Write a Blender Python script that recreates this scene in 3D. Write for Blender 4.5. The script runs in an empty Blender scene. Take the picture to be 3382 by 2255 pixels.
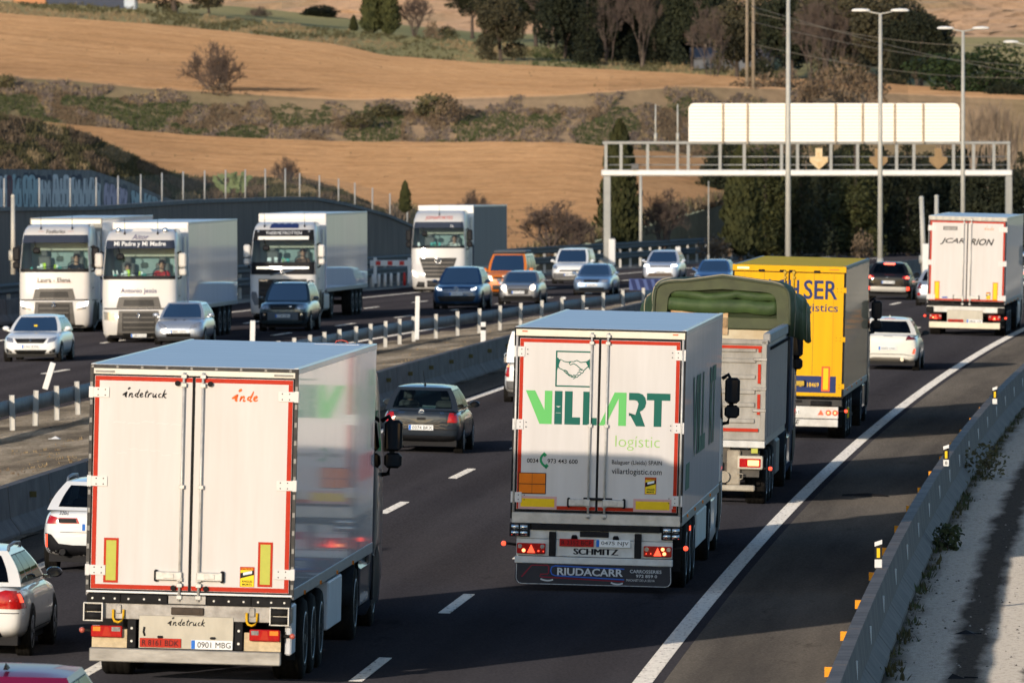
import bpy, bmesh, math, random
from mathutils import Vector, Matrix, Euler, noise
from mathutils.bvhtree import BVHTree
SC = bpy.context.scene
COL = SC.collection
R = math.radians
rnd = random.Random(7)

# ------------------------------------------------------------------ camera
FPX, PW, PH, VH, CAMZ = 32000.0, 3382.0, 2255.0, 400.0, 7.2
PITCH = math.atan((PH / 2 - VH) / FPX)
cam_data = bpy.data.cameras.new("camera")
cam = bpy.data.objects.new("camera", cam_data)
COL.objects.link(cam)
cam.location = (0, 0, CAMZ)
cam.rotation_euler = (math.pi / 2 - PITCH, 0, 0)
cam_data.sensor_fit = 'HORIZONTAL'
cam_data.sensor_width = 36.0
cam_data.lens = 36.0 * FPX / PW
cam_data.clip_start = 1.0
cam_data.clip_end = 8000.0
cam_data.dof.use_dof = True
cam_data.dof.focus_distance = 145.0
cam_data.dof.aperture_fstop = 7.5
SC.camera = cam

# ------------------------------------------------------------------ light
SUN_EL, SUN_AZ = 9.0, 21.5          # light travels towards +Y, turned SUN_AZ to the right
world = bpy.data.worlds.new("World")
SC.world = world
world.use_nodes = True
wn = world.node_tree
bg = wn.nodes["Background"]
sky = wn.nodes.new("ShaderNodeTexSky")
sky.sky_type = 'NISHITA'
sky.sun_disc = False
sky.sun_elevation = R(SUN_EL)
sky.sun_rotation = R(180 + SUN_AZ)
sky.air_density = 1.0
sky.dust_density = 1.0
sky.ozone_density = 3.2
wn.links.new(sky.outputs[0], bg.inputs[0])
bg.inputs[1].default_value = 0.15
sun_data = bpy.data.lights.new("sun", 'SUN')
sun = bpy.data.objects.new("sun", sun_data)
COL.objects.link(sun)
sun_data.energy = 2.2
sun_data.angle = R(0.53)
sun_data.color = (1.0, 0.86, 0.70)
sd = Vector((math.sin(R(SUN_AZ)) * math.cos(R(SUN_EL)), math.cos(R(SUN_AZ)) * math.cos(R(SUN_EL)), -math.sin(R(SUN_EL))))
sun.rotation_euler = sd.to_track_quat('-Z', 'Y').to_euler()
SC.view_settings.view_transform = 'Standard'
SC.view_settings.look = 'None'
SC.view_settings.exposure = 0.72
SC.view_settings.gamma = 1.0
SC.cycles.max_bounces = 6
SC.cycles.transparent_max_bounces = 12
SC.cycles.use_denoising = True

# ------------------------------------------------------------------ geometry of the place
def W(u, v, d):
    """world point seen at photo pixel (u, v) at distance d along the view axis"""
    up = -(v - PH / 2) / FPX
    Y = math.cos(PITCH) + up * math.sin(PITCH)
    Z = -math.sin(PITCH) + up * math.cos(PITCH)
    k = d / Y
    return Vector(((u - PW / 2) / FPX * k, d, CAMZ + Z * k))

def U2X(u, d):
    return (u - PW / 2) / FPX * d

def Xe(s):
    t = s - 124.0
    if s > 560:
        t0 = 436.0
        return Xe(560) + (0.0577 + 2 * 8.64e-5 * t0) * (s - 560)
    return 1.68 + 0.0577 * t + 8.64e-5 * t * t

def hd(s):
    return math.atan(0.0577 + 2 * 8.64e-5 * (min(s, 560) - 124.0))

def crest(s):
    if s < 300: return 0.0
    if s > 420: return 0.36 + (s - 420) * 0.006
    return 1.0 * ((s - 300) / 200.0) ** 2

def zroad(s, o):
    c = crest(s)
    if o > -13.0: return -0.024 * o - c
    if o > -19.0:
        t = (-13.0 - o) / 6.0
        return 0.312 * (1 - t) - 0.15 * t - c
    return -0.15 - c

def RP(s, o, dz=0.0):
    h = hd(s)
    return Vector((Xe(s) + o * math.cos(h), s - o * math.sin(h), zroad(s, o) + dz))

def oL(s):        # inner edge line of the far carriageway
    return -22.8 + 2.2 * max(0.0, min(1.0, (s - 245) / 135.0))

# ------------------------------------------------------------------ materials
MATS = {}
def M(name, rgb, rough=0.6, metal=0.0, var=0.0, scale=4.0, bump=0.0, bscale=None, coat=0.0, emit=None, estr=1.0, spec=0.28, rgb2=None, detail=4.0, stretch=None, spread=0.22):
    if name in MATS: return MATS[name]
    if any(q in name for q in ('ink', 'tape', 'marker', 'plate', 'stripe', 'sticker', 'hazard', 'pink', 'yellow', 'navy', 'plastic', 'rubber', 'tyre', 'frame')): spec = 0.08
    m = bpy.data.materials.new(name)
    m.use_nodes = True
    nt = m.node_tree
    b = nt.nodes["Principled BSDF"]
    b.inputs["Base Color"].default_value = (*rgb, 1)
    b.inputs["Roughness"].default_value = rough
    b.inputs["Metallic"].default_value = metal
    b.inputs["Specular IOR Level"].default_value = spec
    if coat:
        b.inputs["Coat Weight"].default_value = coat
        b.inputs["Coat Roughness"].default_value = 0.04
    if emit:
        b.inputs["Emission Color"].default_value = (*emit, 1)
        b.inputs["Emission Strength"].default_value = estr
    if var or rgb2 or bump:
        tc = nt.nodes.new("ShaderNodeTexCoord")
        vec = tc.outputs["Object"]
        if stretch:
            mp = nt.nodes.new("ShaderNodeMapping")
            mp.inputs["Scale"].default_value = stretch
            nt.links.new(vec, mp.inputs[0]); vec = mp.outputs[0]
        nz = nt.nodes.new("ShaderNodeTexNoise")
        nz.inputs["Scale"].default_value = scale
        nz.inputs["Detail"].default_value = detail
        nz.inputs["Roughness"].default_value = 0.6
        nt.links.new(vec, nz.inputs[0])
        if var or rgb2:
            cr = nt.nodes.new("ShaderNodeValToRGB")
            cr.color_ramp.elements[0].position = 0.5 - spread
            cr.color_ramp.elements[1].position = 0.5 + spread
            c2 = rgb2 if rgb2 else tuple(c * (1 - var) for c in rgb)
            cr.color_ramp.elements[0].color = (*c2, 1)
            cr.color_ramp.elements[1].color = (*rgb, 1)
            nt.links.new(nz.outputs[0], cr.inputs[0])
            nt.links.new(cr.outputs[0], b.inputs["Base Color"])
        if bump:
            bn = nt.nodes.new("ShaderNodeBump")
            bn.inputs["Strength"].default_value = bump
            bn.inputs["Distance"].default_value = 0.02
            if bscale:
                n2 = nt.nodes.new("ShaderNodeTexNoise")
                n2.inputs["Scale"].default_value = bscale
                n2.inputs["Detail"].default_value = 3
                nt.links.new(vec, n2.inputs[0])
                nt.links.new(n2.outputs[0], bn.inputs["Height"])
            else:
                nt.links.new(nz.outputs[0], bn.inputs["Height"])
            nt.links.new(bn.outputs[0], b.inputs["Normal"])
    MATS[name] = m
    return m

def glass_mat(name, tint, trans=0.72, rough=0.02, refl=0.8):
    m = bpy.data.materials.new(name); m.use_nodes = True
    nt = m.node_tree
    for n in list(nt.nodes): nt.nodes.remove(n)
    out = nt.nodes.new("ShaderNodeOutputMaterial")
    mix = nt.nodes.new("ShaderNodeMixShader")
    tr = nt.nodes.new("ShaderNodeBsdfTransparent"); tr.inputs[0].default_value = (*[c * trans for c in tint], 1)
    gl = nt.nodes.new("ShaderNodeBsdfGlossy"); gl.inputs["Roughness"].default_value = rough
    gl.inputs[0].default_value = (refl*0.93, refl*0.97, refl, 1)
    fr = nt.nodes.new("ShaderNodeFresnel"); fr.inputs[0].default_value = 1.5
    nt.links.new(fr.outputs[0], mix.inputs[0]); nt.links.new(tr.outputs[0], mix.inputs[1]); nt.links.new(gl.outputs[0], mix.inputs[2])
    nt.links.new(mix.outputs[0], out.inputs[0])
    MATS[name] = m
    return m

GL_TRUCK = glass_mat("truck_glass", (0.80, 0.94, 0.94), 0.95)
GL_CAR = glass_mat("car_glass", (0.55, 0.68, 0.70), 0.75, 0.02, 0.42)
GL_DARK = glass_mat("privacy_glass", (0.25, 0.28, 0.30), 0.4, 0.02, 0.5)
WHITE = M("white_paint", (0.66, 0.635, 0.61), 0.32, var=0.10, scale=1.3, coat=0.3)
WHITE_DIRTY = M("white_dirty", (0.72, 0.70, 0.65), 0.5, rgb2=(0.48, 0.45, 0.40), scale=3.0, detail=8)
PANEL = M("door_panel", (0.64, 0.605, 0.58), 0.55, rgb2=(0.53, 0.495, 0.46), scale=2.2, stretch=(2.2, 1, 0.22), detail=10, spread=0.34)
BLACK = M("black_plastic", (0.018, 0.018, 0.020), 0.5, var=0.3, scale=20)
RUBBER = M("rubber", (0.022, 0.021, 0.021), 0.75, var=0.4, scale=14)
TYRE = M("tyre", (0.009, 0.0085, 0.008), 0.95, rgb2=(0.020, 0.018, 0.016), scale=18)
RIM = M("rim_metal", (0.26, 0.26, 0.27), 0.4, 0.7, var=0.3, scale=10)
STEEL = M("galvanised_steel", (0.38, 0.365, 0.34), 0.5, 0.3, rgb2=(0.16, 0.145, 0.13), scale=5, detail=8)
CHROME = M("chrome", (0.75, 0.74, 0.72), 0.18, 1.0)
ROD = M("zinc_rod", (0.58, 0.56, 0.52), 0.35, 0.15, var=0.3, scale=12)
REDTAPE = M("red_tape", (0.48, 0.032, 0.012), 0.45, var=0.2, scale=9)
YEL = M("marker_yellow", (0.47, 0.47, 0.085), 0.4, var=0.1, scale=12)
YEL2 = M("marker_amber", (0.85, 0.55, 0.02), 0.4, var=0.1, scale=12)
CHASSIS = M("chassis_black", (0.025, 0.024, 0.024), 0.6, rgb2=(0.05, 0.045, 0.04), scale=6)
GREYP = M("grey_plastic", (0.16, 0.155, 0.15), 0.5, var=0.25, scale=8)
REDL = M("tail_lens", (0.50, 0.012, 0.012), 0.15, coat=0.6, var=0.35, scale=25)
REDLIT = M("tail_lens_lit", (0.6, 0.02, 0.015), 0.2, emit=(1.0, 0.07, 0.03), estr=1.6)
BRAKE = M("lamp_hot_spot", (0.8, 0.3, 0.1), 0.2, emit=(1.0, 0.32, 0.12), estr=2.2)
AMBER = M("amber_lens", (0.75, 0.22, 0.02), 0.2, coat=0.5)
CLEAR = M("clear_lens", (0.62, 0.62, 0.62), 0.12, 0.6, rgb2=(0.25, 0.25, 0.27), scale=20, coat=1.0)
LEDLIT = M("head_lamp_lit", (0.8, 0.8, 0.8), 0.2, emit=(0.95, 0.98, 1.0), estr=2.4)
WARMLIT = M("warm_head_lamp_lit", (0.8, 0.8, 0.8), 0.2, emit=(1.0, 0.78, 0.55), estr=1.6)
PLATE = M("plate_white", (0.78, 0.78, 0.76), 0.4)
PLRED = M("plate_red", (0.46, 0.028, 0.014), 0.4, var=0.15, scale=12)
PLBLUE = M("plate_blue", (0.03, 0.16, 0.55), 0.4)
INK = M("black_ink", (0.015, 0.015, 0.017), 0.5)
INTER = M("interior_dark", (0.030, 0.030, 0.033), 0.8, var=0.3, scale=6)
INTERL = M("interior_light", (0.34, 0.35, 0.33), 0.8, var=0.25, scale=3)
BEIGE = M("interior_beige", (0.52, 0.48, 0.40), 0.8, var=0.2, scale=3)

# ------------------------------------------------------------------ mesh builder
class MB:
    def __init__(s):
        s.v = []; s.f = []; s.m = []; s.sm = []; s.uv = None
    def add(s, vs, fs, m=0, smooth=False):
        o = len(s.v)
        s.v.extend([tuple(p) for p in vs])
        for f in fs:
            s.f.append([i + o for i in f]); s.m.append(m); s.sm.append(smooth)
        return s
    def box(s, x0, x1, y0, y1, z0, z1, m=0, b=0.0):
        if x0 > x1: x0, x1 = x1, x0
        if y0 > y1: y0, y1 = y1, y0
        if z0 > z1: z0, z1 = z1, z0
        if b <= 0:
            vs = [(x0,y0,z0),(x1,y0,z0),(x1,y1,z0),(x0,y1,z0),(x0,y0,z1),(x1,y0,z1),(x1,y1,z1),(x0,y1,z1)]
            return s.add(vs, [(0,3,2,1),(4,5,6,7),(0,1,5,4),(1,2,6,5),(2,3,7,6),(3,0,4,7)], m)
        b = min(b, (x1-x0)*0.45, (y1-y0)*0.45, (z1-z0)*0.45)
        pts = []
        for sx in (0, 1):
            for sy in (0, 1):
                for sz in (0, 1):
                    X = (x0, x1)[sx]; Y = (y0, y1)[sy]; Z = (z0, z1)[sz]
                    dx = b if not sx else -b; dy = b if not sy else -b; dz = b if not sz else -b
                    pts += [(X, Y+dy, Z+dz), (X+dx, Y, Z+dz), (X+dx, Y+dy, Z)]
        return s.hull(pts, m)
    def hull(s, pts, m=0, smooth=False):
        bm = bmesh.new()
        for p in pts: bm.verts.new(p)
        bmesh.ops.convex_hull(bm, input=bm.verts)
        bmesh.ops.dissolve_limit(bm, angle_limit=0.01, verts=bm.verts, edges=bm.edges)
        bm.verts.index_update()
        s.add([v.co.copy() for v in bm.verts], [[v.index for v in f.verts] for f in bm.faces], m, smooth)
        bm.free()
        return s
    def cyl(s, p0, p1, r0, r1=None, n=12, m=0, cap=True, smooth=True):
        if r1 is None: r1 = r0
        p0 = Vector(p0); p1 = Vector(p1); ax = (p1 - p0).normalized()
        t = Vector((0, 0, 1)) if abs(ax.z) < 0.9 else Vector((1, 0, 0))
        a = ax.cross(t).normalized(); b = ax.cross(a)
        vs = []
        for p, r in ((p0, r0), (p1, r1)):
            for i in range(n):
                th = 2 * math.pi * i / n
                vs.append(p + a * (r * math.cos(th)) + b * (r * math.sin(th)))
        s.add(vs, [(i, (i+1) % n, n + (i+1) % n, n + i) for i in range(n)], m, smooth)
        if cap: s.add(vs, [tuple(range(n))[::-1], tuple(range(n, 2*n))], m)
        return s
    def tube(s, pts, r, n=6, m=0, cap=True):
        pts = [Vector(p) for p in pts]
        rings = []
        for i, p in enumerate(pts):
            d = (pts[min(i+1, len(pts)-1)] - pts[max(i-1, 0)]).normalized()
            t = Vector((0, 0, 1)) if abs(d.z) < 0.9 else Vector((1, 0, 0))
            a = d.cross(t).normalized(); b = d.cross(a)
            rr = r[i] if isinstance(r, (list, tuple)) else r
            rings.append([p + a*(rr*math.cos(2*math.pi*k/n)) + b*(rr*math.sin(2*math.pi*k/n)) for k in range(n)])
        return s.loft(rings, m, True, cap)
    def loft(s, rings, m=0, closed=True, cap=True, smooth=True):
        n = len(rings[0]); vs = [p for r in rings for p in r]; fs = []
        for i in range(len(rings) - 1):
            for k in range(n if closed else n - 1):
                a = i*n + k; b = i*n + (k+1) % n
                fs.append((a, b, b + n, a + n))
        s.add(vs, fs, m, smooth)
        if cap and closed:
            s.add(rings[0], [tuple(range(n))[::-1]], m)
            s.add(rings[-1], [tuple(range(n))], m)
        return s
    def prism(s, pts, vec, m=0):
        n = len(pts); vec = Vector(vec)
        a = [Vector(p) for p in pts]; b = [p + vec for p in a]
        s.add(a + b, [tuple(range(n))[::-1], tuple(range(n, 2*n))] + [(i, (i+1) % n, n + (i+1) % n, n + i) for i in range(n)], m)
        return s
    def sphere(s, c, r, n=10, m=0, sc=(1,1,1)):
        rings = []
        for i in range(1, n):
            ph = math.pi * i / n
            rings.append([(c[0]+r*sc[0]*math.sin(ph)*math.cos(2*math.pi*k/(n+2)), c[1]+r*sc[1]*math.sin(ph)*math.sin(2*math.pi*k/(n+2)), c[2]-r*sc[2]*math.cos(ph)) for k in range(n+2)])
        return s.loft(rings, m)
    def text(s, body, c, right, up, width=None, height=None, m=0, shear=0.0, bold=0.0, align='C', out=0.0, bvh=None, xs=1.0, depth=0.004):
        vs, fs, (x0, x1, y0, y1) = text_shape(body, shear, bold)
        k = (width / (x1 - x0)) if width else (height / (y1 - y0))
        ky = (height / (y1 - y0)) if height else k
        ax = {'C': (x0 + x1) / 2, 'L': x0, 'R': x1}[align]; ay = (y0 + y1) / 2
        right = Vector(right); up = Vector(up); c = Vector(c)
        nrm = right.cross(up)
        s.add([c + right * ((p[0]-ax)*k) + up * ((p[1]-ay)*ky) + nrm * depth for p in vs], fs, m)
        return s
    def obj(s, name, mats, parent=None, recalc=True, loc=None, auto=None):
        if not isinstance(mats, (list, tuple)): mats = [mats]
        me = bpy.data.meshes.new(name)
        me.from_pydata(s.v, [], s.f)
        me.polygons.foreach_set("material_index", s.m)
        me.polygons.foreach_set("use_smooth", s.sm)
        for mt in mats: me.materials.append(mt)
        used = set(i for f in s.f for i in f)
        if len(used) < len(s.v) and s.uv is None:
            bm = bmesh.new(); bm.from_mesh(me)
            bmesh.ops.delete(bm, geom=[v for v in bm.verts if not v.link_faces], context='VERTS')
            bm.to_mesh(me); bm.free()
        if recalc:
            bm = bmesh.new(); bm.from_mesh(me)
            bmesh.ops.remove_doubles(bm, verts=bm.verts, dist=1e-5)
            bmesh.ops.recalc_face_normals(bm, faces=bm.faces)
            bm.to_mesh(me); bm.free()
        if s.uv is not None:
            ul = me.uv_layers.new(name="UVMap")
            for lp in me.loops: ul.data[lp.index].uv = s.uv[lp.vertex_index]
        me.update()
        o = bpy.data.objects.new(name, me)
        COL.objects.link(o)
        if parent: o.parent = parent
        if loc: o.location = loc
        return o

_TX = {}
def text_shape(body, shear=0.0, bold=0.0):
    key = (body, shear, bold)
    if key in _TX: return _TX[key]
    cu = bpy.data.curves.new("t", 'FONT')
    cu.body = body; cu.shear = shear; cu.offset = bold; cu.resolution_u = 3; cu.fill_mode = 'FRONT'
    o = bpy.data.objects.new("t", cu); COL.objects.link(o)
    dg = bpy.context.evaluated_depsgraph_get()
    me = bpy.data.meshes.new_from_object(o.evaluated_get(dg))
    vs = [(v.co.x, v.co.y) for v in me.vertices]; fs = [tuple(p.vertices) for p in me.polygons]
    bpy.data.objects.remove(o); bpy.data.curves.remove(cu); bpy.data.meshes.remove(me)
    xs = [v[0] for v in vs]; ys = [v[1] for v in vs]
    _TX[key] = (vs, fs, (min(xs), max(xs), min(ys), max(ys)))
    return _TX[key]

def thing(name, label, cat, loc=(0,0,0), rot=(0,0,0), group=None):
    o = bpy.data.objects.new(name, None); COL.objects.link(o)
    o.empty_display_size = 0.3
    o.location = loc; o.rotation_euler = rot
    o["label"] = label; o["category"] = cat
    if group: o["group"] = group
    return o
def tag(o, label, cat, group=None, kind=None):
    o["label"] = label; o["category"] = cat
    if group: o["group"] = group
    if kind: o["kind"] = kind
    return o
def struct(o, kind="structure"):
    o["kind"] = kind
    return o
def kids(o): return [c for c in o.children]
def dup(root, loc, rot=None, label=None, scale=None):
    r = root.copy(); COL.objects.link(r); r.location = loc
    if rot is not None: r.rotation_euler = rot
    if label: r["label"] = label
    if scale: r.scale = scale if isinstance(scale, (tuple, list)) else (scale,)*3
    for ch in kids(root):
        c = ch.copy(); COL.objects.link(c); c.parent = r
        for g in kids(ch):
            d = g.copy(); COL.objects.link(d); d.parent = c
    return r

def bvh_of(o):
    bpy.context.view_layer.update()
    dg = bpy.context.evaluated_depsgraph_get()
    return BVHTree.FromObject(o, dg)

def drop(bvh, p, axis, sgn, off):
    """move point p=(a,b) onto the surface, looking along the axis from outside"""
    if axis == 'y':
        org = Vector((p[0], sgn * 40, p[1])); d = Vector((0, -sgn, 0))
    else:
        org = Vector((sgn * 40, p[0], p[1])); d = Vector((-sgn, 0, 0))
    h = bvh.ray_cast(org, d)
    if h[0] is None:
        q = bvh.find_nearest(Vector((p[0], sgn * 0.0, p[1])) if axis == 'y' else Vector((0, p[0], p[1])))
        return None
    return h[0] - d * off

def decal(mb, bvh, poly, axis='y', sgn=1, off=0.008, seg=0.12, m=0):
    """a thin panel with outline poly laid on the body, following its curve"""
    bm = bmesh.new()
    vs = [bm.verts.new((p[0], p[1], 0)) for p in poly]
    try: bm.faces.new(vs)
    except ValueError:
        bm.free(); return
    bmesh.ops.triangulate(bm, faces=bm.faces[:])
    for _ in range(5):
        es = [e for e in bm.edges if e.calc_length() > seg]
        if not es: break
        bmesh.ops.subdivide_edges(bm, edges=es, cuts=1)
        bmesh.ops.triangulate(bm, faces=bm.faces[:])
    bm.verts.index_update()
    pts = {}; last = None
    for v in bm.verts:
        q = drop(bvh, (v.co.x, v.co.y), axis, sgn, off)
        pts[v.index] = q
    fs = [[v.index for v in f.verts] for f in bm.faces if all(pts[v.index] is not None for v in f.verts)]
    used = sorted({i for f in fs for i in f}); remap = {i: k for k, i in enumerate(used)}
    mb.add([pts[i] for i in used], [[remap[i] for i in f] for f in fs], m, True)
    bm.free()

def text_decal(mb, bvh, body, a, b, width, axis='y', sgn=1, flip=False, shear=0.0, bold=0.0, m=0, height=None, off=0.014):
    vs, fs, (x0, x1, y0, y1) = text_shape(body, shear, bold)
    k = width / (x1 - x0); ky = height / (y1 - y0) if height else k
    out = []
    for p in vs:
        dx = (p[0] - (x0 + x1) / 2) * k
        out.append(drop(bvh, (a - dx if flip else a + dx, b + (p[1] - (y0 + y1) / 2) * ky), axis, sgn, off))
    fs = [f for f in fs if all(out[i] is not None for i in f)]
    used = sorted({i for f in fs for i in f}); remap = {i: k2 for k2, i in enumerate(used)}
    mb.add([out[i] for i in used], [[remap[i] for i in f] for f in fs], m)

def rect(x0, x1, z0, z1): return [(x0, z0), (x1, z0), (x1, z1), (x0, z1)]
def mir(poly): return [(-a, b) for a, b in poly][::-1]
# ================================================================== ROADS AND GROUND
def uv_mat(name, build):
    m = bpy.data.materials.new(name); m.use_nodes = True
    build(m.node_tree, m.node_tree.nodes["Principled BSDF"]); MATS[name] = m
    return m

def ramp(nt, src, stops, interp='LINEAR'):
    cr = nt.nodes.new("ShaderNodeValToRGB"); cr.color_ramp.interpolation = interp
    e = cr.color_ramp.elements
    while len(e) < len(stops): e.new(0.5)
    for i, (p, c) in enumerate(stops):
        e[i].position = p; e[i].color = (*c, 1) if len(c) == 3 else c
    nt.links.new(src, cr.inputs[0])
    return cr.outputs[0]

def noise_node(nt, vec, scale, detail=4, stretch=None, rough=0.6):
    if stretch:
        mp = nt.nodes.new("ShaderNodeMapping"); mp.inputs["Scale"].default_value = stretch
        nt.links.new(vec, mp.inputs[0]); vec = mp.outputs[0]
    n = nt.nodes.new("ShaderNodeTexNoise"); n.inputs["Scale"].default_value = scale
    n.inputs["Detail"].default_value = detail; n.inputs["Roughness"].default_value = rough
    nt.links.new(vec, n.inputs[0])
    return n.outputs[0]

def mixc(nt, a, b, fac=None, mode='MIX', f=0.5):
    mx = nt.nodes.new("ShaderNodeMix"); mx.data_type = 'RGBA'; mx.blend_type = mode
    if fac is not None: nt.links.new(fac, mx.inputs[0])
    else: mx.inputs[0].default_value = f
    for s, i in ((a, 6), (b, 7)):
        if isinstance(s, tuple): mx.inputs[i].default_value = (*s, 1)
        else: nt.links.new(s, mx.inputs[i])
    return mx.outputs[2]

def bump_to(nt, b, h, strength, dist=0.02):
    bn = nt.nodes.new("ShaderNodeBump"); bn.inputs["Strength"].default_value = strength; bn.inputs["Distance"].default_value = dist
    nt.links.new(h, bn.inputs["Height"]); nt.links.new(bn.outputs[0], b.inputs["Normal"])

def b_asphalt(c1, c2, track):
    def f(nt, b):
        tc = nt.nodes.new("ShaderNodeTexCoord"); uv = tc.outputs["UV"]
        big = ramp(nt, noise_node(nt, uv, 0.5, 5, (1.2, 0.06, 1)), [(0.34, c2), (0.66, c1)])
        fine = ramp(nt, noise_node(nt, uv, 26.0, 3), [(0.25, (0.62,)*3), (0.75, (1.25,)*3)])
        col = mixc(nt, big, fine, mode='MULTIPLY', f=0.8)
        # polished wheel tracks along the lanes
        wv = nt.nodes.new("ShaderNodeTexWave"); wv.bands_direction = 'X'; wv.inputs["Scale"].default_value = 0.1745
        wv.inputs["Distortion"].default_value = 0.25; wv.inputs["Detail"].default_value = 1.0; wv.inputs["Detail Scale"].default_value = 0.3
        nt.links.new(uv, wv.inputs[0])
        tr = ramp(nt, wv.outputs[1], [(0.35, (1.0,)*3), (0.9, (track,)*3)])
        col = mixc(nt, col, tr, mode='MULTIPLY', f=1.0)
        st = ramp(nt, noise_node(nt, uv, 1.0, 6, (0.9, 0.12, 1), 0.7), [(0.30, (0.55,)*3), (0.40, (1.0,)*3), (0.66, (1.0,)*3), (0.76, (1.32,)*3)])
        col = mixc(nt, col, st, mode='MULTIPLY', f=0.85)
        nt.links.new(col, b.inputs["Base Color"])
        b.inputs["Roughness"].default_value = 0.8
        b.inputs["Diffuse Roughness"].default_value = 1.0
        b.inputs["Specular IOR Level"].default_value = 0.0
    return f

ASPH = uv_mat("asphalt", b_asphalt((0.0445, 0.0435, 0.0505), (0.034, 0.0335, 0.0405), 0.86))
ASPHL = uv_mat("asphalt_far_carriageway", b_asphalt((0.049, 0.047, 0.054), (0.038, 0.036, 0.043), 0.88))
SHLD = uv_mat("asphalt_shoulder", b_asphalt((0.120, 0.109, 0.097), (0.060, 0.056, 0.054), 0.93))

def b_paint(nt, b):
    tc = nt.nodes.new("ShaderNodeTexCoord"); uv = tc.outputs["UV"]
    col = ramp(nt, noise_node(nt, uv, 7.0, 8, (2.0, 0.5, 1)), [(0.33, (0.16, 0.15, 0.14)), (0.43, (0.50, 0.48, 0.45)), (0.8, (0.66, 0.64, 0.60))])
    nt.links.new(col, b.inputs["Base Color"]); b.inputs["Roughness"].default_value = 0.7
    b.inputs["Diffuse Roughness"].default_value = 1.0
    bump_to(nt, b, noise_node(nt, uv, 40.0, 2), 0.8, 0.02)
LINE = uv_mat("road_paint", b_paint)

def b_dirt(nt, b):
    tc = nt.nodes.new("ShaderNodeTexCoord"); uv = tc.outputs["UV"]
    col = ramp(nt, noise_node(nt, uv, 0.55, 8, (1.0, 0.25, 1)), [(0.32, (0.055, 0.046, 0.038)), (0.48, (0.15, 0.128, 0.10)), (0.62, (0.27, 0.235, 0.19))])
    fine = ramp(nt, noise_node(nt, uv, 14.0, 5), [(0.3, (0.55,)*3), (0.7, (1.2,)*3)])
    nt.links.new(mixc(nt, col, fine, mode='MULTIPLY', f=0.75), b.inputs["Base Color"])
    b.inputs["Roughness"].default_value = 0.95; b.inputs["Diffuse Roughness"].default_value = 1.0
    bump_to(nt, b, noise_node(nt, uv, 9.0, 5), 1.0, 0.06)
DIRT = uv_mat("median_dirt", b_dirt)

def b_verge(nt, b):
    tc = nt.nodes.new("ShaderNodeTexCoord"); uv = tc.outputs["UV"]
    sx = nt.nodes.new("ShaderNodeSeparateXYZ"); nt.links.new(uv, sx.inputs[0])
    n = noise_node(nt, uv, 1.1, 7, (1.6, 0.25, 1))
    ma = nt.nodes.new("ShaderNodeMath"); ma.operation = 'MULTIPLY_ADD'
    nt.links.new(n, ma.inputs[0]); ma.inputs[1].default_value = 0.55; nt.links.new(sx.outputs[0], ma.inputs[2])
    mr = nt.nodes.new("ShaderNodeMapRange"); mr.inputs[1].default_value = 2.5; mr.inputs[2].default_value = 6.5
    nt.links.new(ma.outputs[0], mr.inputs[0])
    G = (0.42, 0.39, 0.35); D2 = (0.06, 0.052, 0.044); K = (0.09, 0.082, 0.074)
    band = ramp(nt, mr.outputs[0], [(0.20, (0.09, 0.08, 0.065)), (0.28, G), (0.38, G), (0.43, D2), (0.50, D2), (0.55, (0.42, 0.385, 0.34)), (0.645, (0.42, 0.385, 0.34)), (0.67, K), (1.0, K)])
    sp = ramp(nt, noise_node(nt, uv, 11.0, 6, (1, 0.5, 1)), [(0.34, (0.55,)*3), (0.46, (1.0,)*3), (0.7, (1.10,)*3)])
    nt.links.new(mixc(nt, band, sp, mode='MULTIPLY', f=0.8), b.inputs["Base Color"])
    b.inputs["Roughness"].default_value = 0.95; b.inputs["Diffuse Roughness"].default_value = 1.0
    bump_to(nt, b, noise_node(nt, uv, 16.0, 5), 0.9, 0.04)
VERGE = uv_mat("verge_concrete_and_dirt", b_verge)

def srange(s0, s1, ds):
    n = max(1, int(round((s1 - s0) / ds)))
    return [s0 + (s1 - s0) * i / n for i in range(n + 1)]

# tiny transverse ridges added to brighten surfaces in low sun, steep side facing back
def ridged(s0, s1):
    out = []; s = s0
    while s < s1:
        ds = min(0.42, 0.11*(max(s, 110)/140.0)**2); h = ds*0.115
        out += [(s, -h*0.3), (s + h*1.05, h*0.7)]
        s += ds
    out.append((s1, 0.0))
    return out
SR = [(60.0, 0.0)] + ridged(97, 640) + [(700.0, 0.0), (860.0, 0.0)]
def strip(name, offs, ss, dz, mat, wob=0.0):
    mb = MB(); mb.uv = []
    n = len(offs)
    dz0 = dz
    for s in ss:
        dz = dz0
        if isinstance(s, tuple): dz = dz0 + s[1]*(1.0 if s[1] < 0 or wob == 0 else 1.6); s = s[0]
        for o in offs:
            oo = o(s) if callable(o) else o
            p = RP(s, oo, dz)
            if wob: p.z += wob * noise.noise((oo * 0.5, s * 0.25, 0.3))
            mb.v.append(tuple(p)); mb.uv.append((oo, s))
    for i in range(len(ss) - 1):
        for k in range(n - 1):
            a = i * n + k
            mb.f.append([a, a + 1, a + 1 + n, a + n]); mb.m.append(0); mb.sm.append(False)
    return struct(mb.obj(name, mat, recalc=False))

SS = srange(60, 300, 10) + srange(310, 860, 10)
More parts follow.
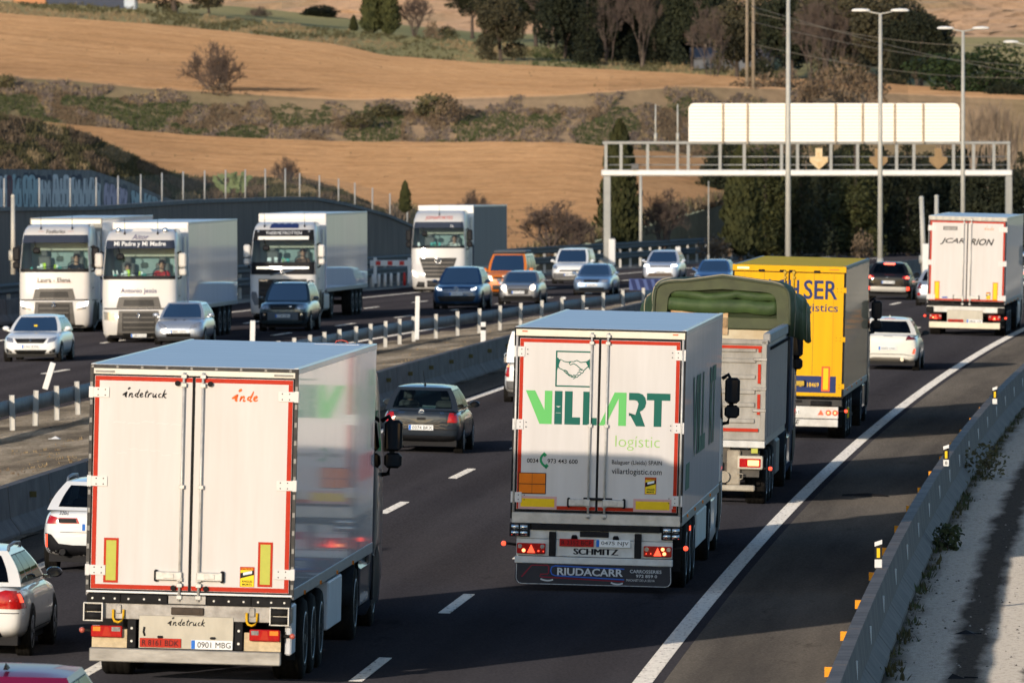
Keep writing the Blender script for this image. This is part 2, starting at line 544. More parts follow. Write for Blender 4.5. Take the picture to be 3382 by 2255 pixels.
# one ground sheet under everything, out to the horizon
gm = MB(); gm.uv = []
gofs = [-42.0, -37.0, -20.0, -13.0, 3.4, 8.0, 14.0, 60.0, 400.0, 3000.0]
for s in SS:
    for o in gofs:
        p = RP(s, max(-42, min(o, 14)))
        x = p.x if o <= 14 else p.x + (o - 14)
        gm.v.append((x, p.y, p.z - 0.10 - (0.0 if o < 20 else 0.5))); gm.uv.append((o, s))
for i in range(len(SS) - 1):
    for k in range(len(gofs) - 1):
        a = i * len(gofs) + k
        gm.f.append([a, a+1, a+1+len(gofs), a+len(gofs)]); gm.m.append(0); gm.sm.append(False)
struct(gm.obj("ground", DIRT, recalc=False))
strip("road", [-11.9, -6, 0.25], SR, 0.0, ASPH)
strip("hard_shoulder", [0.25, 3.0], SR, 0.0, SHLD)
strip("road_far_carriageway", [lambda s: oL(s) - 15.0, lambda s: oL(s) + 1.2], SR, 0.0, ASPHL)
strip("left_shoulder", [-12.3, -10.9], SR, 0.003, SHLD)
strip("median", [lambda s: oL(s) + 1.2, -18.0, -16.5, -15.0, -13.5, -11.9], SR, 0.012, DIRT, 0.06)
strip("verge", [3.0, 3.6, 4.2, 4.8, 5.4, 6.2, 9.0, 14.0], SR, 0.004, VERGE, 0.03)
strip("edge_line", [-0.14, 0.11], SR, 0.006, LINE)
strip("left_edge_line", [-10.75, -10.55], SR, 0.006, LINE)
strip("far_inner_edge_line", [lambda s: oL(s) - 0.12, lambda s: oL(s) + 0.12], SR, 0.006, LINE)
strip("far_outer_edge_line", [lambda s: oL(s) - 12.15, lambda s: oL(s) - 11.95], SR, 0.006, LINE)
def dashes(name, off, s0, per, ln, n):
    mb = MB(); mb.uv = []
    for k in range(n):
        a = s0 + per * k
        if a + ln < 98: continue
        rows_ = [q for q in SR if a <= q[0] <= a + ln]
        for j, (s, rz) in enumerate(rows_):
            oo = off(s) if callable(off) else off
            i0 = len(mb.v)
            for o in (oo - 0.085, oo + 0.085):
                mb.v.append(tuple(RP(s, o, 0.006 + rz))); mb.uv.append((o, s))
            if j: mb.f.append([i0-2, i0-1, i0+1, i0]); mb.m.append(0); mb.sm.append(False)
    struct(mb.obj(name, LINE, recalc=False))
dashes("lane_marking", -3.6, 139.8 - 17.2 * 4, 17.2, 5.5, 45)
dashes("lane_marking", -7.05, 172.9 - 17 * 6, 17.0, 5.2, 45)
dashes("lane_marking", lambda s: oL(s) - 4.1, 278.5 - 17 * 10, 17.0, 5.0, 45)
dashes("lane_marking", lambda s: oL(s) - 8.1, 283 - 17 * 10, 17.0, 5.0, 45)

# ------------------------------------------------------------------ terrain seen beyond the far carriageway
def lut(tab):
    def f(u):
        if u <= tab[0][0]: return tab[0][1]
        for (a, va), (b, vb) in zip(tab, tab[1:]):
            if u <= b: return va + (vb - va) * (u - a) / (b - a)
        return tab[-1][1]
    return f
_pv = []
s_ = 250.0
while s_ < 1300:
    p_ = RP(s_, -41.0)
    _pv.append((p_.x / p_.y * FPX + PW / 2, s_)); s_ += 5.0
s_verge = lut(_pv)                       # distance along the road of the verge seen in picture column u
v_wall = lut([(-400, 702), (0, 699), (288, 697), (625, 673), (1009, 661), (1130, 682), (1270, 720), (1360, 760), (1480, 820)])
def r0(u):
    s = min(s_verge(u), 680.0)
    p = RP(s, -41.0)
    if s >= 680.0: p.x = U2X(u, s)
    if u < 1480:
        p.z = max(p.z, CAMZ - (v_wall(u) - VH) * p.y / FPX)
    return p
vB2 = lut([(-400, 400), (0, 400), (270, 420), (528, 444), (830, 462), (1130, 473), (1850, 473), (2100, 497), (2300, 520), (2700, 560), (3382, 590), (3900, 600)])
vB3 = lut([(-400, 240), (0, 255), (240, 268), (480, 293), (720, 307), (1130, 331), (1514, 327), (1850, 317), (2260, 288), (2600, 296), (3382, 330), (3900, 350)])
vB4 = lut([(-400, 30), (0, 48), (480, 82), (800, 112), (1130, 154), (1274, 187), (1610, 214), (2260, 247), (2588, 265), (2900, 285), (3382, 300), (3900, 310)])
vB5 = lut([(-400, -10), (0, 10), (288, 19), (576, 43), (1009, 91), (1322, 120), (1562, 139), (1900, 165), (2600, 190), (3382, 200), (3900, 200)])
vB6 = lut([(-400, 10), (576, 30), (1009, 66), (1562, 110), (2200, 120), (2700, 110), (3382, 130), (3900, 140)])
vB7 = lut([(-400, -80), (700, -60), (900, -10), (1250, -70), (2600, -90), (3000, -60), (3382, -16), (3900, 60)])
def dB2(u): return 700.0 + 30.0 * max(0.0, min(1.0, (u - 2000) / 1000.0))
def dB3(u): return dB2(u) + 20
def dB4(u): return 955.0
def dB5(u): return dB4(u) + 55
def dB6(u): return 1260.0 + max(0, u - 2600) * 0.1
def dB7(u): return 2000.0
def on(vf, df):
    def f(u):
        d = df(u)
        return Vector((U2X(u, d), d, CAMZ - (vf(u) - VH) * d / FPX))
    return f
P2, P3, P4, P5, P6, P7 = on(vB2, dB2), on(vB3, dB3), on(vB4, dB4), on(vB5, dB5), on(vB6, dB6), on(vB7, dB7)
US = [-420 + 45 * i for i in range(95)]

def sheet(name, pa, pb, rows, mat, wob=0.3, furrow=0.0, us=US, ease=None):
    mb = MB(); n = len(us)
    for j in range(rows + 1):
        t = j / rows
        tt = ease(t) if ease else t
        for u in us:
            a = pa(u); b = pb(u); p = a.lerp(b, tt)
            e = math.sin(math.pi * t)
            p.z += wob * e * noise.noise((p.x * 0.03, p.y * 0.012, 1.7))
            if furrow and 0 < j < rows:
                hgt = furrow * (0.75 + 0.5 * noise.noise((p.x * 0.35, p.y * 0.9, 4.0)) + 0.35 * noise.noise((p.x * 0.02, p.y * 0.05, 9.0)))
                if j % 2: p.z += hgt
                else: p.z -= hgt * 0.35
                p.y += 0.25 * (b - a).length / rows * noise.noise((p.x * 0.5, j * 1.3, 2.0))
                if j % 2 == 0: p.y += (b.y - a.y) / rows * 0.72
            mb.v.append(tuple(p))
    for j in range(rows):
        for k in range(n - 1):
            a = j * n + k
            mb.f.append([a, a+1, a+1+n, a+n]); mb.m.append(0); mb.sm.append(False)
    return struct(mb.obj(name, mat, recalc=False))

def b_soil(c1, c2, c3):
    def f(nt, b):
        tc = nt.nodes.new("ShaderNodeTexCoord"); oc = tc.outputs["Object"]
        big = ramp(nt, noise_node(nt, oc, 0.05, 6, (0.6, 0.14, 1)), [(0.28, c3), (0.48, c2), (0.72, c1)])
        fine = ramp(nt, noise_node(nt, oc, 1.6, 6, (1, 0.4, 1)), [(0.25, (0.72,)*3), (0.75, (1.15,)*3)])
        ln = ramp(nt, noise_node(nt, oc, 0.55, 3, (0.025, 1.0, 1.0)), [(0.36, (0.80,)*3), (0.5, (1.0,)*3), (0.66, (1.08,)*3)])
        c_ = mixc(nt, mixc(nt, big, fine, mode='MULTIPLY', f=0.7), ln, mode='MULTIPLY', f=0.8)
        nt.links.new(c_, b.inputs["Base Color"])
        b.inputs["Roughness"].default_value = 1.0; b.inputs["Diffuse Roughness"].default_value = 1.0
        b.inputs["Specular IOR Level"].default_value = 0.1
    return f
SOIL = uv_mat("ploughed_soil", b_soil((0.405, 0.250, 0.135), (0.345, 0.208, 0.111), (0.26, 0.155, 0.086)))
BANKM = uv_mat("bank_soil", b_soil((0.27, 0.185, 0.115), (0.19, 0.14, 0.08), (0.11, 0.10, 0.05)))
GRASSM = uv_mat("rough_grass", b_soil((0.25, 0.20, 0.10), (0.17, 0.150, 0.065), (0.10, 0.105, 0.045)))
FARM = uv_mat("far_slopes", b_soil((0.46, 0.29, 0.17), (0.36, 0.23, 0.14), (0.20, 0.16, 0.09)))
zF = lut([(-400, 1.0), (900, 0.6), (1400, -0.6), (2000, -1.9)])
def r0f(u):
    p = r0(u)
    q = P2(u); z = q.z - (q.y - p.y)*0.047
    if u < 2750: p = Vector((p.x, p.y + 2.0, max(-7.0, z if u > 1560 else min(p.z - 0.3, z))))
    return p
def field_rows():
    mb = MB(); rows = 330; n = len(US); d0 = 515.0
    for j in range(rows + 1):
        for u in US:
            q = P2(u); d = d0 + (q.y - d0)*j/rows
            stp = (q.y - d0)/rows
            z = q.z - (q.y - d)*0.047
            x = U2X(u, d)
            if 0 < j < rows:
                z += 0.5*math.sin(math.pi*j/rows)*noise.noise((x*0.03, d*0.012, 1.7))
                h = 0.17*(0.75 + 0.5*noise.noise((x*0.35, d*0.9, 4.0)) + 0.35*noise.noise((x*0.02, d*0.05, 9.0)))
                if j % 2: z += h
                else:
                    z -= h*0.35; d += stp*0.72
                d += 0.25*stp*noise.noise((x*0.5, j*1.3, 2.0))
            mb.v.append((x, d, z))
    for j in range(rows):
        for k in range(n - 1):
            a = j*n + k; p = mb.v[a + 1]
            if p[0] > Xe(p[1]) - 41.6: continue
            mb.f.append([a, a+1, a+1+n, a+n]); mb.m.append(0); mb.sm.append(False)
    return struct(mb.obj("field", SOIL, recalc=False))
field_rows()
sheet("field_bank", P2, P3, 10, BANKM, 0.5)
sheet("field", P3, P4, 320, SOIL, 1.2, 0.17)
sheet("grass_slope", P4, P5, 12, GRASSM, 0.8)
sheet("hill", P5, P6, 16, GRASSM, 2.0)
sheet("hill", P6, P7, 60, FARM, 5.0, 0.25)
# the brush-covered mound on the left, above the painted wall
vM = lut([(-420, 350), (0, 385), (130, 410), (270, 445), (400, 505), (480, 545), (550, 578), (640, 596), (1006, 598), (1132, 640), (1260, 705), (1330, 735)])
vMb = lut([(-420, 560), (0, 568), (288, 572), (430, 610), (570, 662), (1009, 652), (1130, 674), (1270, 712), (1360, 745)])
def dM(u): return s_verge(u) + 85
def dMb(u): return s_verge(u) + 30
PM, PMb = on(vM, dM), on(vMb, dMb)
def PMback(u):
    p = PM(u).copy(); p.y += 70; p.z -= 7; return p
MU = [-420 + 30 * i for i in range(59)]
def PMf(u):
    p = r0(u); q = PMb(u); return Vector((p.x, p.y, p.z - 0.05)).lerp(Vector((q.x, q.y, p.z)), 0.96)
sheet("mound", PMb, PM, 14, BANKM, 0.6, us=MU)
sheet("mound_back", PM, PMback, 6, BANKM, 0.4, us=MU)
sheet("wall_top_verge", r0, PMf, 4, BANKM, 0.1, us=MU)
def PVb(u):
    p = r0(u).copy(); p.y += 12; p.z -= 0.5; return p
def PVc(u):
    p = r0f(u).copy(); p.y += 30; p.z -= 0.2; return p
def r0b(u):
    p = RP(min(s_verge(u), 680.0), -41.0); p.x = U2X(u, p.y) if p.y >= 680 else p.x; p.z -= 0.3; return p
sheet("verge_bank", r0b, r0f, 4, BANKM, 0.2, us=[1540 + 40*i for i in range(32)])
VU = [1250 + 30 * i for i in range(9)]
sheet("wall_top_verge", r0, PVb, 3, BANKM, 0.1, us=VU)
sheet("wall_top_verge_back", PVb, PVc, 3, BANKM, 0.1, us=VU)
# ================================================================== ROADSIDE
CONC = M("concrete", (0.235, 0.190, 0.158), 0.9, rgb2=(0.105, 0.087, 0.075), scale=2.2, detail=9, stretch=(1, 1, 0.35), bump=0.4, bscale=30)
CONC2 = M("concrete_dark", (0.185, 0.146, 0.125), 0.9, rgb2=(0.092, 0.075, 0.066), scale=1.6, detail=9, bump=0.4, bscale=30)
WALLM = M("wall_concrete", (0.230, 0.170, 0.132), 0.9, rgb2=(0.115, 0.087, 0.070), scale=1.3, detail=8, stretch=(2.2, 2.2, 0.25))
GALV = M("galvanised_rail", (0.17, 0.165, 0.16), 0.6, 0.0, rgb2=(0.09, 0.09, 0.09), scale=4, detail=6)
POSTM = M("post_galvanised", (0.48, 0.46, 0.42), 0.55, 0.15, rgb2=(0.42, 0.41, 0.38), scale=8)
POLEM = M("pole_grey", (0.50, 0.48, 0.42), 0.6, 0.15, var=0.15, scale=3)
ALU = M("bare_aluminium", (0.74, 0.70, 0.64), 0.5, 0.6, var=0.06, scale=2, stretch=(0.3, 1, 6))
GSTEEL = M("gantry_steel", (0.30, 0.30, 0.285), 0.45, 0.35, var=0.2, scale=3)
GOLD = M("bronze_arrow_back", (0.27, 0.175, 0.085), 0.5, 0.3, var=0.25, scale=4)  # golden low sunlight put into the colour of the arrow backs
WPLAST = M("white_plastic", (0.78, 0.76, 0.72), 0.5, var=0.12, scale=10)
SIGNRED = M("sign_red", (0.62, 0.04, 0.03), 0.5)
SIGNBLUE = M("sign_blue", (0.03, 0.08, 0.36), 0.5)
SIGNNAVY = M("sign_navy", (0.02, 0.03, 0.10), 0.5)
ORANGEP = M("marker_orange", (0.80, 0.32, 0.02), 0.45, var=0.15, scale=20)
DULLMARK = M("marker_dull", (0.11, 0.09, 0.035), 0.6)

# ---- concrete barriers, one object per segment
PROF = [(-0.30, 0), (-0.30, 0.08), (-0.13, 0.30), (-0.085, 0.80), (0.085, 0.80), (0.13, 0.30), (0.30, 0.08), (0.30, 0)]
def barrier_mesh(L, hz=1.0):
    mb = MB(); g = 0.035
    ys = [g, 0.05, L/2 - 0.02, L/2, L/2 + 0.02, L - 0.05, L - g]
    ins = [0.02, 0, 0, 0.012, 0, 0, 0.02]
    rings = []
    for y, q in zip(ys, ins):
        rings.append([(x * (1 - q * 2.5), y, z * hz * (1 - q * 0.35)) for x, z in PROF])
    mb.loft(rings, smooth=False)
    return mb
def seg_rot(s): return (0, 0, -hd(s))
bseg = barrier_mesh(8.2).obj("concrete_barrier", CONC)
refl = MB().box(0.100, 0.125, 4.07, 4.13, 0.38, 0.62, b=0.004).obj("reflector", WPLAST, bseg)
mk = MB().box(-0.235, -0.10, 2.0, 2.03, 0.54, 0.66).obj("marker_plate", ORANGEP, bseg)
mk2 = MB().box(-0.26, -0.10, 2.0, 2.03, 0.50, 0.66).obj("marker_plate", DULLMARK)
LBR = "grey concrete crash barrier segment with white reflector along the hard shoulder"
tag(bseg, LBR, "crash barrier", "barrier segments along the hard shoulder")
COL.objects.unlink(mk2)
k_ = 0; s_ = 99.0
while s_ < 330:
    if k_ == 0: b_ = bseg
    else:
        b_ = bseg.copy(); COL.objects.link(b_)
        c_ = refl.copy(); COL.objects.link(c_); c_.parent = b_
        c_ = (mk if k_ < 6 or k_ % 2 else mk).copy(); COL.objects.link(c_); c_.parent = b_
    p_ = RP(s_, 2.72); b_.location = p_; b_.rotation_euler = (-(zroad(s_ + 8, 2.72) - p_.z) / 8.2 * -1, 0, -hd(s_ + 4))
    s_ += 8.2; k_ += 1
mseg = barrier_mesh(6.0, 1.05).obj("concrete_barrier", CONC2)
tag(mseg, "long grey concrete barrier segment between the median dirt and the fast lane", "crash barrier", "barrier segments along the median")
mmk = MB().box(0.10, 0.22, 3.0, 3.03, 0.55, 0.65).obj("marker_plate", DULLMARK, mseg)
k_ = 0; s_ = 136.0
while s_ < 640:
    if k_ == 0: b_ = mseg
    else:
        b_ = mseg.copy(); COL.objects.link(b_)
        if s_ < 330:
            c_ = mmk.copy(); COL.objects.link(c_); c_.parent = b_
    p_ = RP(s_, -12.35); q_ = RP(s_ + 6, -12.35)
    b_.location = p_; b_.rotation_euler = (math.atan2(q_.z - p_.z, 6.0), 0, -math.atan2(q_.x - p_.x, q_.y - p_.y))
    s_ += 6.0; k_ += 1
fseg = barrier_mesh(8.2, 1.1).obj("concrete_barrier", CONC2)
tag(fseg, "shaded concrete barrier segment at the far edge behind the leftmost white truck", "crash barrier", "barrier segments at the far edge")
for k in range(5):
    b_ = fseg if k == 0 else fseg.copy()
    if k: COL.objects.link(b_)
    s_ = 318 + 8.2 * k
    b_.location = RP(s_, -38.0); b_.rotation_euler = (0, 0, -hd(s_ + 4))

# ---- delineator posts on the right barrier
def delineator(loc, label, num=None):
    t = thing("delineator_post", label, "delineator", loc, (0, 0, -0.05))
    m = MB(); m.box(-0.075, 0.075, -0.03, 0.03, 0.0, 0.20, b=0.01); m.prism([(-0.075, -0.03, 0.50), (0.075, -0.03, 0.56), (0.075, -0.03, 0.66), (-0.075, -0.03, 0.60)], (0, 0.06, 0))
    m.obj("post", WPLAST, t)
    MB().prism([(-0.075, -0.031, 0.20), (0.075, -0.031, 0.20), (0.075, -0.031, 0.56), (-0.075, -0.031, 0.50)], (0, 0.062, 0)).obj("black_band", BLACK, t)
    MB().box(-0.032, 0.032, -0.040, -0.031, 0.24, 0.46).obj("reflector", YEL2, t)
    if num:
        mb = MB(); mb.text(num, (0, -0.034, 0.10), (1, 0, 0), (0, 0, 1), height=0.10); mb.obj("number", INK, t)
    t.scale = (0.72, 0.72, 0.62)
delineator(RP(140.5, 2.66, 0.795), "white and black delineator with amber reflector, nearest the camera on the shoulder barrier")
delineator(RP(182.0, 2.84, 0.795), "delineator marked 8 with amber reflector beside the shoulder barrier", "8")
delineator(RP(222.0, 2.90, 0.795), "small far delineator with amber reflector where the shoulder barrier curves away")

# ---- guard rail with posts in the median
def rail_rings(ss, off, z0, face=1, h=0.30):
    rings = []
    for s in ss:
        oo = off(s) if callable(off) else off
        prof = [(0, z0 + h), (0.05, z0 + h*0.87), (0.05, z0 + h*0.67), (0, z0 + h*0.5), (0.05, z0 + h*0.33), (0.05, z0 + h*0.13), (0, z0), (-0.012, z0), (-0.012, z0 + h)]
        rings.append([RP(s, oo + face * x, z) for x, z in prof])
    return rings
oRail = lut([(190, -20.6), (292, -19.9), (318, -19.55), (340, -17.7), (372, -14.6), (410, -13.6)])
gr = thing("guard_rail", "steel guard rail with closely spaced posts on the dirt median", "guard rail", RP(200, oRail(200)))
def rel(mb, root):
    L = Vector(root.location); mb.v = [tuple(Vector(p) - L) for p in mb.v]; return mb
mb = MB(); mb.loft(rail_rings(srange(196, 376, 4), oRail, 0.44, -1, 0.36)); rel(mb, gr).obj("rail", GALV, gr)
s_ = 198.0
proto = None
while s_ < 374:
    p_ = RP(s_, oRail(s_) + 0.10) - Vector(gr.location)
    if proto is None:
        mb = MB(); mb.box(-0.06, 0.06, -0.02, 0.02, -0.2, 0.92, b=0.008); mb.box(-0.06, -0.05, -0.05, 0.05, -0.2, 0.92); mb.box(0.05, 0.06, -0.05, 0.05, -0.2, 0.92)
        proto = mb.obj("post", POSTM, gr); o_ = proto
    else:
        o_ = proto.copy(); COL.objects.link(o_)
    o_.location = p_; o_.rotation_euler = (R(rnd.uniform(-2, 2)), R(rnd.uniform(-2, 2)), -hd(s_)); s_ += 4.0
# outer guard rail, double, along the far edge
gr2 = thing("guard_rail", "dark double guard rail on stubby posts along the far edge of the oncoming lanes", "guard rail", RP(500, -38.6))
mb = MB(); mb.loft(rail_rings(srange(330, 760, 6), -38.6, 0.42, 1, 0.40)); mb.loft(rail_rings(srange(330, 760, 6), -38.6, 1.0, 1, 0.40)); rel(mb, gr2).obj("rail", M("rail_weathered", (0.055, 0.055, 0.06), 0.7, 0.0, var=0.3, scale=3), gr2)
proto = None
for k in range(86):
    s_ = 332 + k * 5.0
    if proto is None:
        mb = MB(); mb.box(-0.07, 0.07, -0.05, 0.05, -0.3, 1.34, b=0.01); proto = mb.obj("post", POSTM, gr2); o_ = proto
    else:
        o_ = proto.copy(); COL.objects.link(o_)
    o_.location = RP(s_, -38.75) - Vector(gr2.location); o_.rotation_euler = (0, 0, -hd(s_))

# leaning white markers standing by the median rail
def marker(u, v, d, h, label, lean=0.0, bands=False, w=0.14):
    t = thing("marker_post", label, "marker post", W(u, v, d), (0, lean, 0))
    m = MB(); m.box(-w/2, w/2, -0.03, 0.03, -0.15, h, b=0.01); m.obj("post", WPLAST, t)
    if bands:
        MB().box(-w/2-0.004, w/2+0.004, -0.034, 0.034, h*0.50, h*0.72).obj("black_band", BLACK, t)
marker(155, 1264, 219, 0.48, "white post leaning right on the guard rail beside the white hatchback", 0.30, w=0.13)
marker(834, 1116, 306, 0.55, "white marker post in front of the dark green off-roader", 0.02, w=0.16)
marker(1377, 1106, 312, 1.25, "tall white marker post in front of the dark blue car", 0.02)
marker(1596, 1118, 305, 0.52, "black and white banded marker behind the median barrier by the white van", 0.0, True, 0.16)
marker(1860, 1008, 372, 0.32, "short black and white banded marker behind the grey trailer roof", 0.05, True, 0.16)
marker(1936, 1008, 376, 0.20, "stubby pale marker stone at the end of the median rail", 0.0, False, 0.16)
marker(3058, 900, 420, 1.25, "pale marker post at the left edge of the far white trailer", 0.0, False, 0.3)
marker(2239, 872, 560, 1.0, "cream marker post standing behind the silver crossover", 0.0, False, 0.28)

# red and white board and bollards at the ramp nose
t = thing("barrier_board", "long red and white striped barrier board beside the white lorry with red lettering", "barrier board", W(1222, 930, 468))
w_ = 145 * 468 / FPX
MB().box(0, w_, -0.03, 0.03, 0.75, 1.03, b=0.01).obj("board", WPLAST, t)
for k in range(3): MB().box(w_*(0.13+0.27*k), w_*(0.24+0.27*k), -0.036, -0.03, 0.79, 0.99).obj("red_stripe", SIGNRED, t)
for x in (0.25, 1.9): MB().box(x-0.08, x+0.08, -0.02, 0.02, -0.1, 1.16, b=0.01).obj("post", WPLAST, t)
for k in range(7):
    col = SIGNRED if k == 5 else WPLAST
    o_ = MB().cyl((0,0,-0.1), (0,0,0.52), 0.075, 0.06, 10).box(-0.03,0.03,-0.078,-0.06,0.3,0.42).obj("bollard", col)
    o_.location = W(1232 + 20 * k + (4 if k > 3 else 0), 942 - k * 1.2, 462)
    if k == 5: tag(o_, "red bollard standing among the white ones below the striped board", "bollard")
    else: tag(o_, "short white bollard in the row below the striped board", "bollard", "white bollards below the board")
# blue chevron panel
t = thing("chevron_board", "low blue board with dark slanted bars between the carriageways", "sign board", W(2078, 958, 430), (0, 0, -0.1))
w_ = 118 * 430 / FPX
MB().box(0, w_, -0.02, 0.02, 0.0, 0.50, b=0.01).obj("board", M("chevron_pale", (0.035, 0.07, 0.22), 0.5), t)
for k in range(4):
    x = w_ * (0.12 + 0.22 * k)
    MB().prism([(x, -0.021, 0.02), (x+0.2, -0.021, 0.02), (x+0.06, -0.021, 0.48), (x-0.14, -0.021, 0.48)], (0, -0.006, 0)).obj("chevron", SIGNNAVY, t)

# ---- retaining wall, fence, painted wall
wt = thing("retaining_wall", "long grey concrete retaining wall rising behind the oncoming trucks", "wall", RP(420, -40.8))
rings = []; cop = []
for u in [-420 + 60 * i for i in range(33)]:
    p = r0(u); s = s_verge(u); b = RP(s, -41.0, -1.5)
    z = p.z + 0.02
    nrm = Vector((math.cos(hd(s)), -math.sin(hd(s)), 0))
    a = Vector((p.x, p.y, 0))
    rings.append([Vector((a.x, a.y, b.z)) + nrm*0.35, Vector((a.x, a.y, z)) + nrm*0.25, Vector((a.x, a.y, z)) - nrm*0.15, Vector((a.x, a.y, b.z)) - nrm*0.15])
    cop.append([Vector((a.x, a.y, z+0.003)) + nrm*0.32, Vector((a.x, a.y, z + 0.16)) + nrm*0.32, Vector((a.x, a.y, z + 0.16)) - nrm*0.2, Vector((a.x, a.y, z+0.003)) - nrm*0.2])
mb = MB(); mb.loft(rings, smooth=False); rel(mb, wt).obj("wall_face", WALLM, wt)
mb = MB(); mb.loft(cop, smooth=False); rel(mb, wt).obj("coping", M("coping", (0.22, 0.20, 0.18), 0.9, var=0.4, scale=2), wt)
fn = thing("fence", "wire mesh fence on thin posts along the top of the retaining wall", "fence", RP(420, -40.8, 4))
fus = [14, 130, 232, 318, 390, 465, 535, 605, 676, 745, 810, 876, 942, 990, 1055, 1118, 1172, 1230, 1288, 1345, 1400]
pts = []
for u in fus:
    p = r0(u); h = 96 * p.y / FPX * (1.0 if u < 980 else 0.82)
    q = p - Vector(fn.location); pts.append((q, h))
    MB().cyl(q + Vector((0,0,-0.1)), q + Vector((0,0,h+0.16)), 0.035, n=8).obj("post", POSTM, fn)
mesh_m = bpy.data.materials.new("chain_link"); mesh_m.use_nodes = True
nt = mesh_m.node_tree; out = nt.nodes["Material Output"]; pb = nt.nodes["Principled BSDF"]; pb.inputs["Base Color"].default_value = (0.2, 0.2, 0.19, 1)
mx = nt.nodes.new("ShaderNodeMixShader"); tr = nt.nodes.new("ShaderNodeBsdfTransparent"); mx.inputs[0].default_value = 0.14
nt.links.new(tr.outputs[0], mx.inputs[1]); nt.links.new(pb.outputs[0], mx.inputs[2]); nt.links.new(mx.outputs[0], out.inputs[0])
mb = MB()
for (a, ha), (b, hb) in zip(pts, pts[1:]): mb.add([a, b, b + Vector((0,0,hb+0.1)), a + Vector((0,0,ha+0.1))], [(0,1,2,3)])
mb.obj("wire_mesh", mesh_m, fn)
gw = thing("painted_wall", "low wall covered in faded blue and lilac graffiti below the brush mound", "wall", (0, 0, 0))
mb = MB()
gp = []
for u in range(-420, 760, 60):
    d = s_verge(u) + 22
    x = U2X(u, d)
    vt = lut([(-400, 560), (300, 566), (430, 606), (570, 668), (760, 690)])(u)
    zt = CAMZ - (vt - VH) * d / FPX + 0.05; zb = CAMZ - (705 - VH) * d / FPX - 0.3
    gp.append((x, d, zb, zt))
mb.loft([[Vector((x, d, zb)), Vector((x, d, zt)), Vector((x-0.1, d+0.3, zt)), Vector((x-0.1, d+0.3, zb))] for x, d, zb, zt in gp], smooth=False)
mb.obj("wall_face", M("painted_wall_base", (0.28, 0.25, 0.23), 0.9, rgb2=(0.10, 0.09, 0.085), scale=1.4, stretch=(1.5, 1.5, 0.5), detail=6), gw)
gcols = [M("graffiti_pale", (0.78, 0.72, 0.68), 0.8, var=0.3, scale=2), M("graffiti_blue", (0.46, 0.56, 0.56), 0.8, var=0.3, scale=2), M("graffiti_lilac", (0.66, 0.50, 0.60), 0.8, var=0.3, scale=2), M("graffiti_red", (0.16, 0.03, 0.04), 0.8), M("graffiti_dark", (0.04, 0.04, 0.06), 0.8)]
rg = random.Random(3)
def gpt(u, t, off):
    d = s_verge(u) + 22 - off
    vt = lut([(-400, 560), (300, 566), (430, 606), (570, 668), (760, 690)])(u)
    return Vector((U2X(u, d), d, CAMZ - ((vt + 4) + (692 - vt) * (1 - t) - VH) * d / FPX))
def blob(u0, u1, t0, t1, off, n=14):
    pp = []
    for i in range(n):
        a = 2*math.pi*i/n; k = 1 + 0.22*math.sin(3*a + u0)
        c, s = math.cos(a), math.sin(a)
        e = 0.55
        cx = math.copysign(abs(c)**e, c)*k*0.5; cy = math.copysign(abs(s)**e, s)*0.5
        pp.append(gpt((u0+u1)/2 + cx*(u1-u0), max(0.02, min(0.98, (t0+t1)/2 + cy*(t1-t0))), off))
    return pp
for (ua, ub, ci) in ((-60, 18, 0), (20, 34, 3), (40, 130, 1), (132, 230, 0), (234, 336, 0), (344, 412, 2), (434, 548, 1)):
    m0 = MB(); m1 = MB(); u = ua
    while u < ub:
        w = rg.uniform(13, 24); 
        m1.add(blob(u - 2, u + w + 2, 0.02, rg.uniform(0.85, 1.0), 0.006), [tuple(range(14))])
        m0.add(blob(u, u + w, 0.06, rg.uniform(0.78, 0.95), 0.014), [tuple(range(14))])
        for q in range(2): m1.add(blob(u + w*0.3 + q*5, u + w*0.3 + q*5 + rg.uniform(2, 4), 0.15 + 0.4*q, 0.45 + 0.4*q, 0.02), [tuple(range(14))])
        u += w + rg.uniform(-2, 3)
    m1.obj("graffiti_outline", gcols[4], gw); m0.obj("graffiti_fill", gcols[ci if rg.random() < 0.8 else 0], gw)

# ---- lamp posts
def lamp(s, u, vtop, label):
    d = s; x = U2X(u, d); zt = CAMZ - (vtop - VH) * d / FPX; zb = zroad(s, -14.5)
    t = thing("street_lamp", label, "street lamp", (x, d, zb), group="double arm lamps in the median")
    H = zt - zb
    MB().cyl((0,0,-0.3), (0,0,H-0.1), 0.14, 0.085, 14).cyl((0,0,0),(0,0,0.9),0.17,0.16,14).obj("pole", POLEM, t)
    MB().tube([(-0.62,0,H+0.02),(-0.3,0,H-0.06),(0,0,H-0.1),(0.3,0,H-0.06),(0.62,0,H+0.02)], 0.035, 8).obj("arm", POLEM, t)
    for sx in (-1, 1):
        mb = MB()
        rings = []
        for f, hh, ww in ((0, 0.05, 0.06), (0.12, 0.09, 0.13), (0.45, 0.12, 0.16), (0.8, 0.10, 0.13), (0.92, 0.03, 0.05)):
            xx = sx*(0.52 + f); rings.append([(xx, ww*math.cos(a*math.pi/4), H + 0.05 + hh*math.sin(a*math.pi/4)*(1.0 if math.sin(a*math.pi/4) > 0 else 0.5)) for a in range(8)])
        mb.loft(rings); mb.obj("lamp_head", WPLAST, t)
lamp(430, 2603, -40, "tall street lamp pole in front of the gantry whose top leaves the picture")
lamp(483, 2907, 40, "double armed street lamp rising through the middle of the gantry sign")
lamp(533, 3180, 98, "double armed street lamp right of the gantry sign behind the far white trailer")
lamp(583, 3392, 143, "double armed street lamp cut by the right edge of the picture")
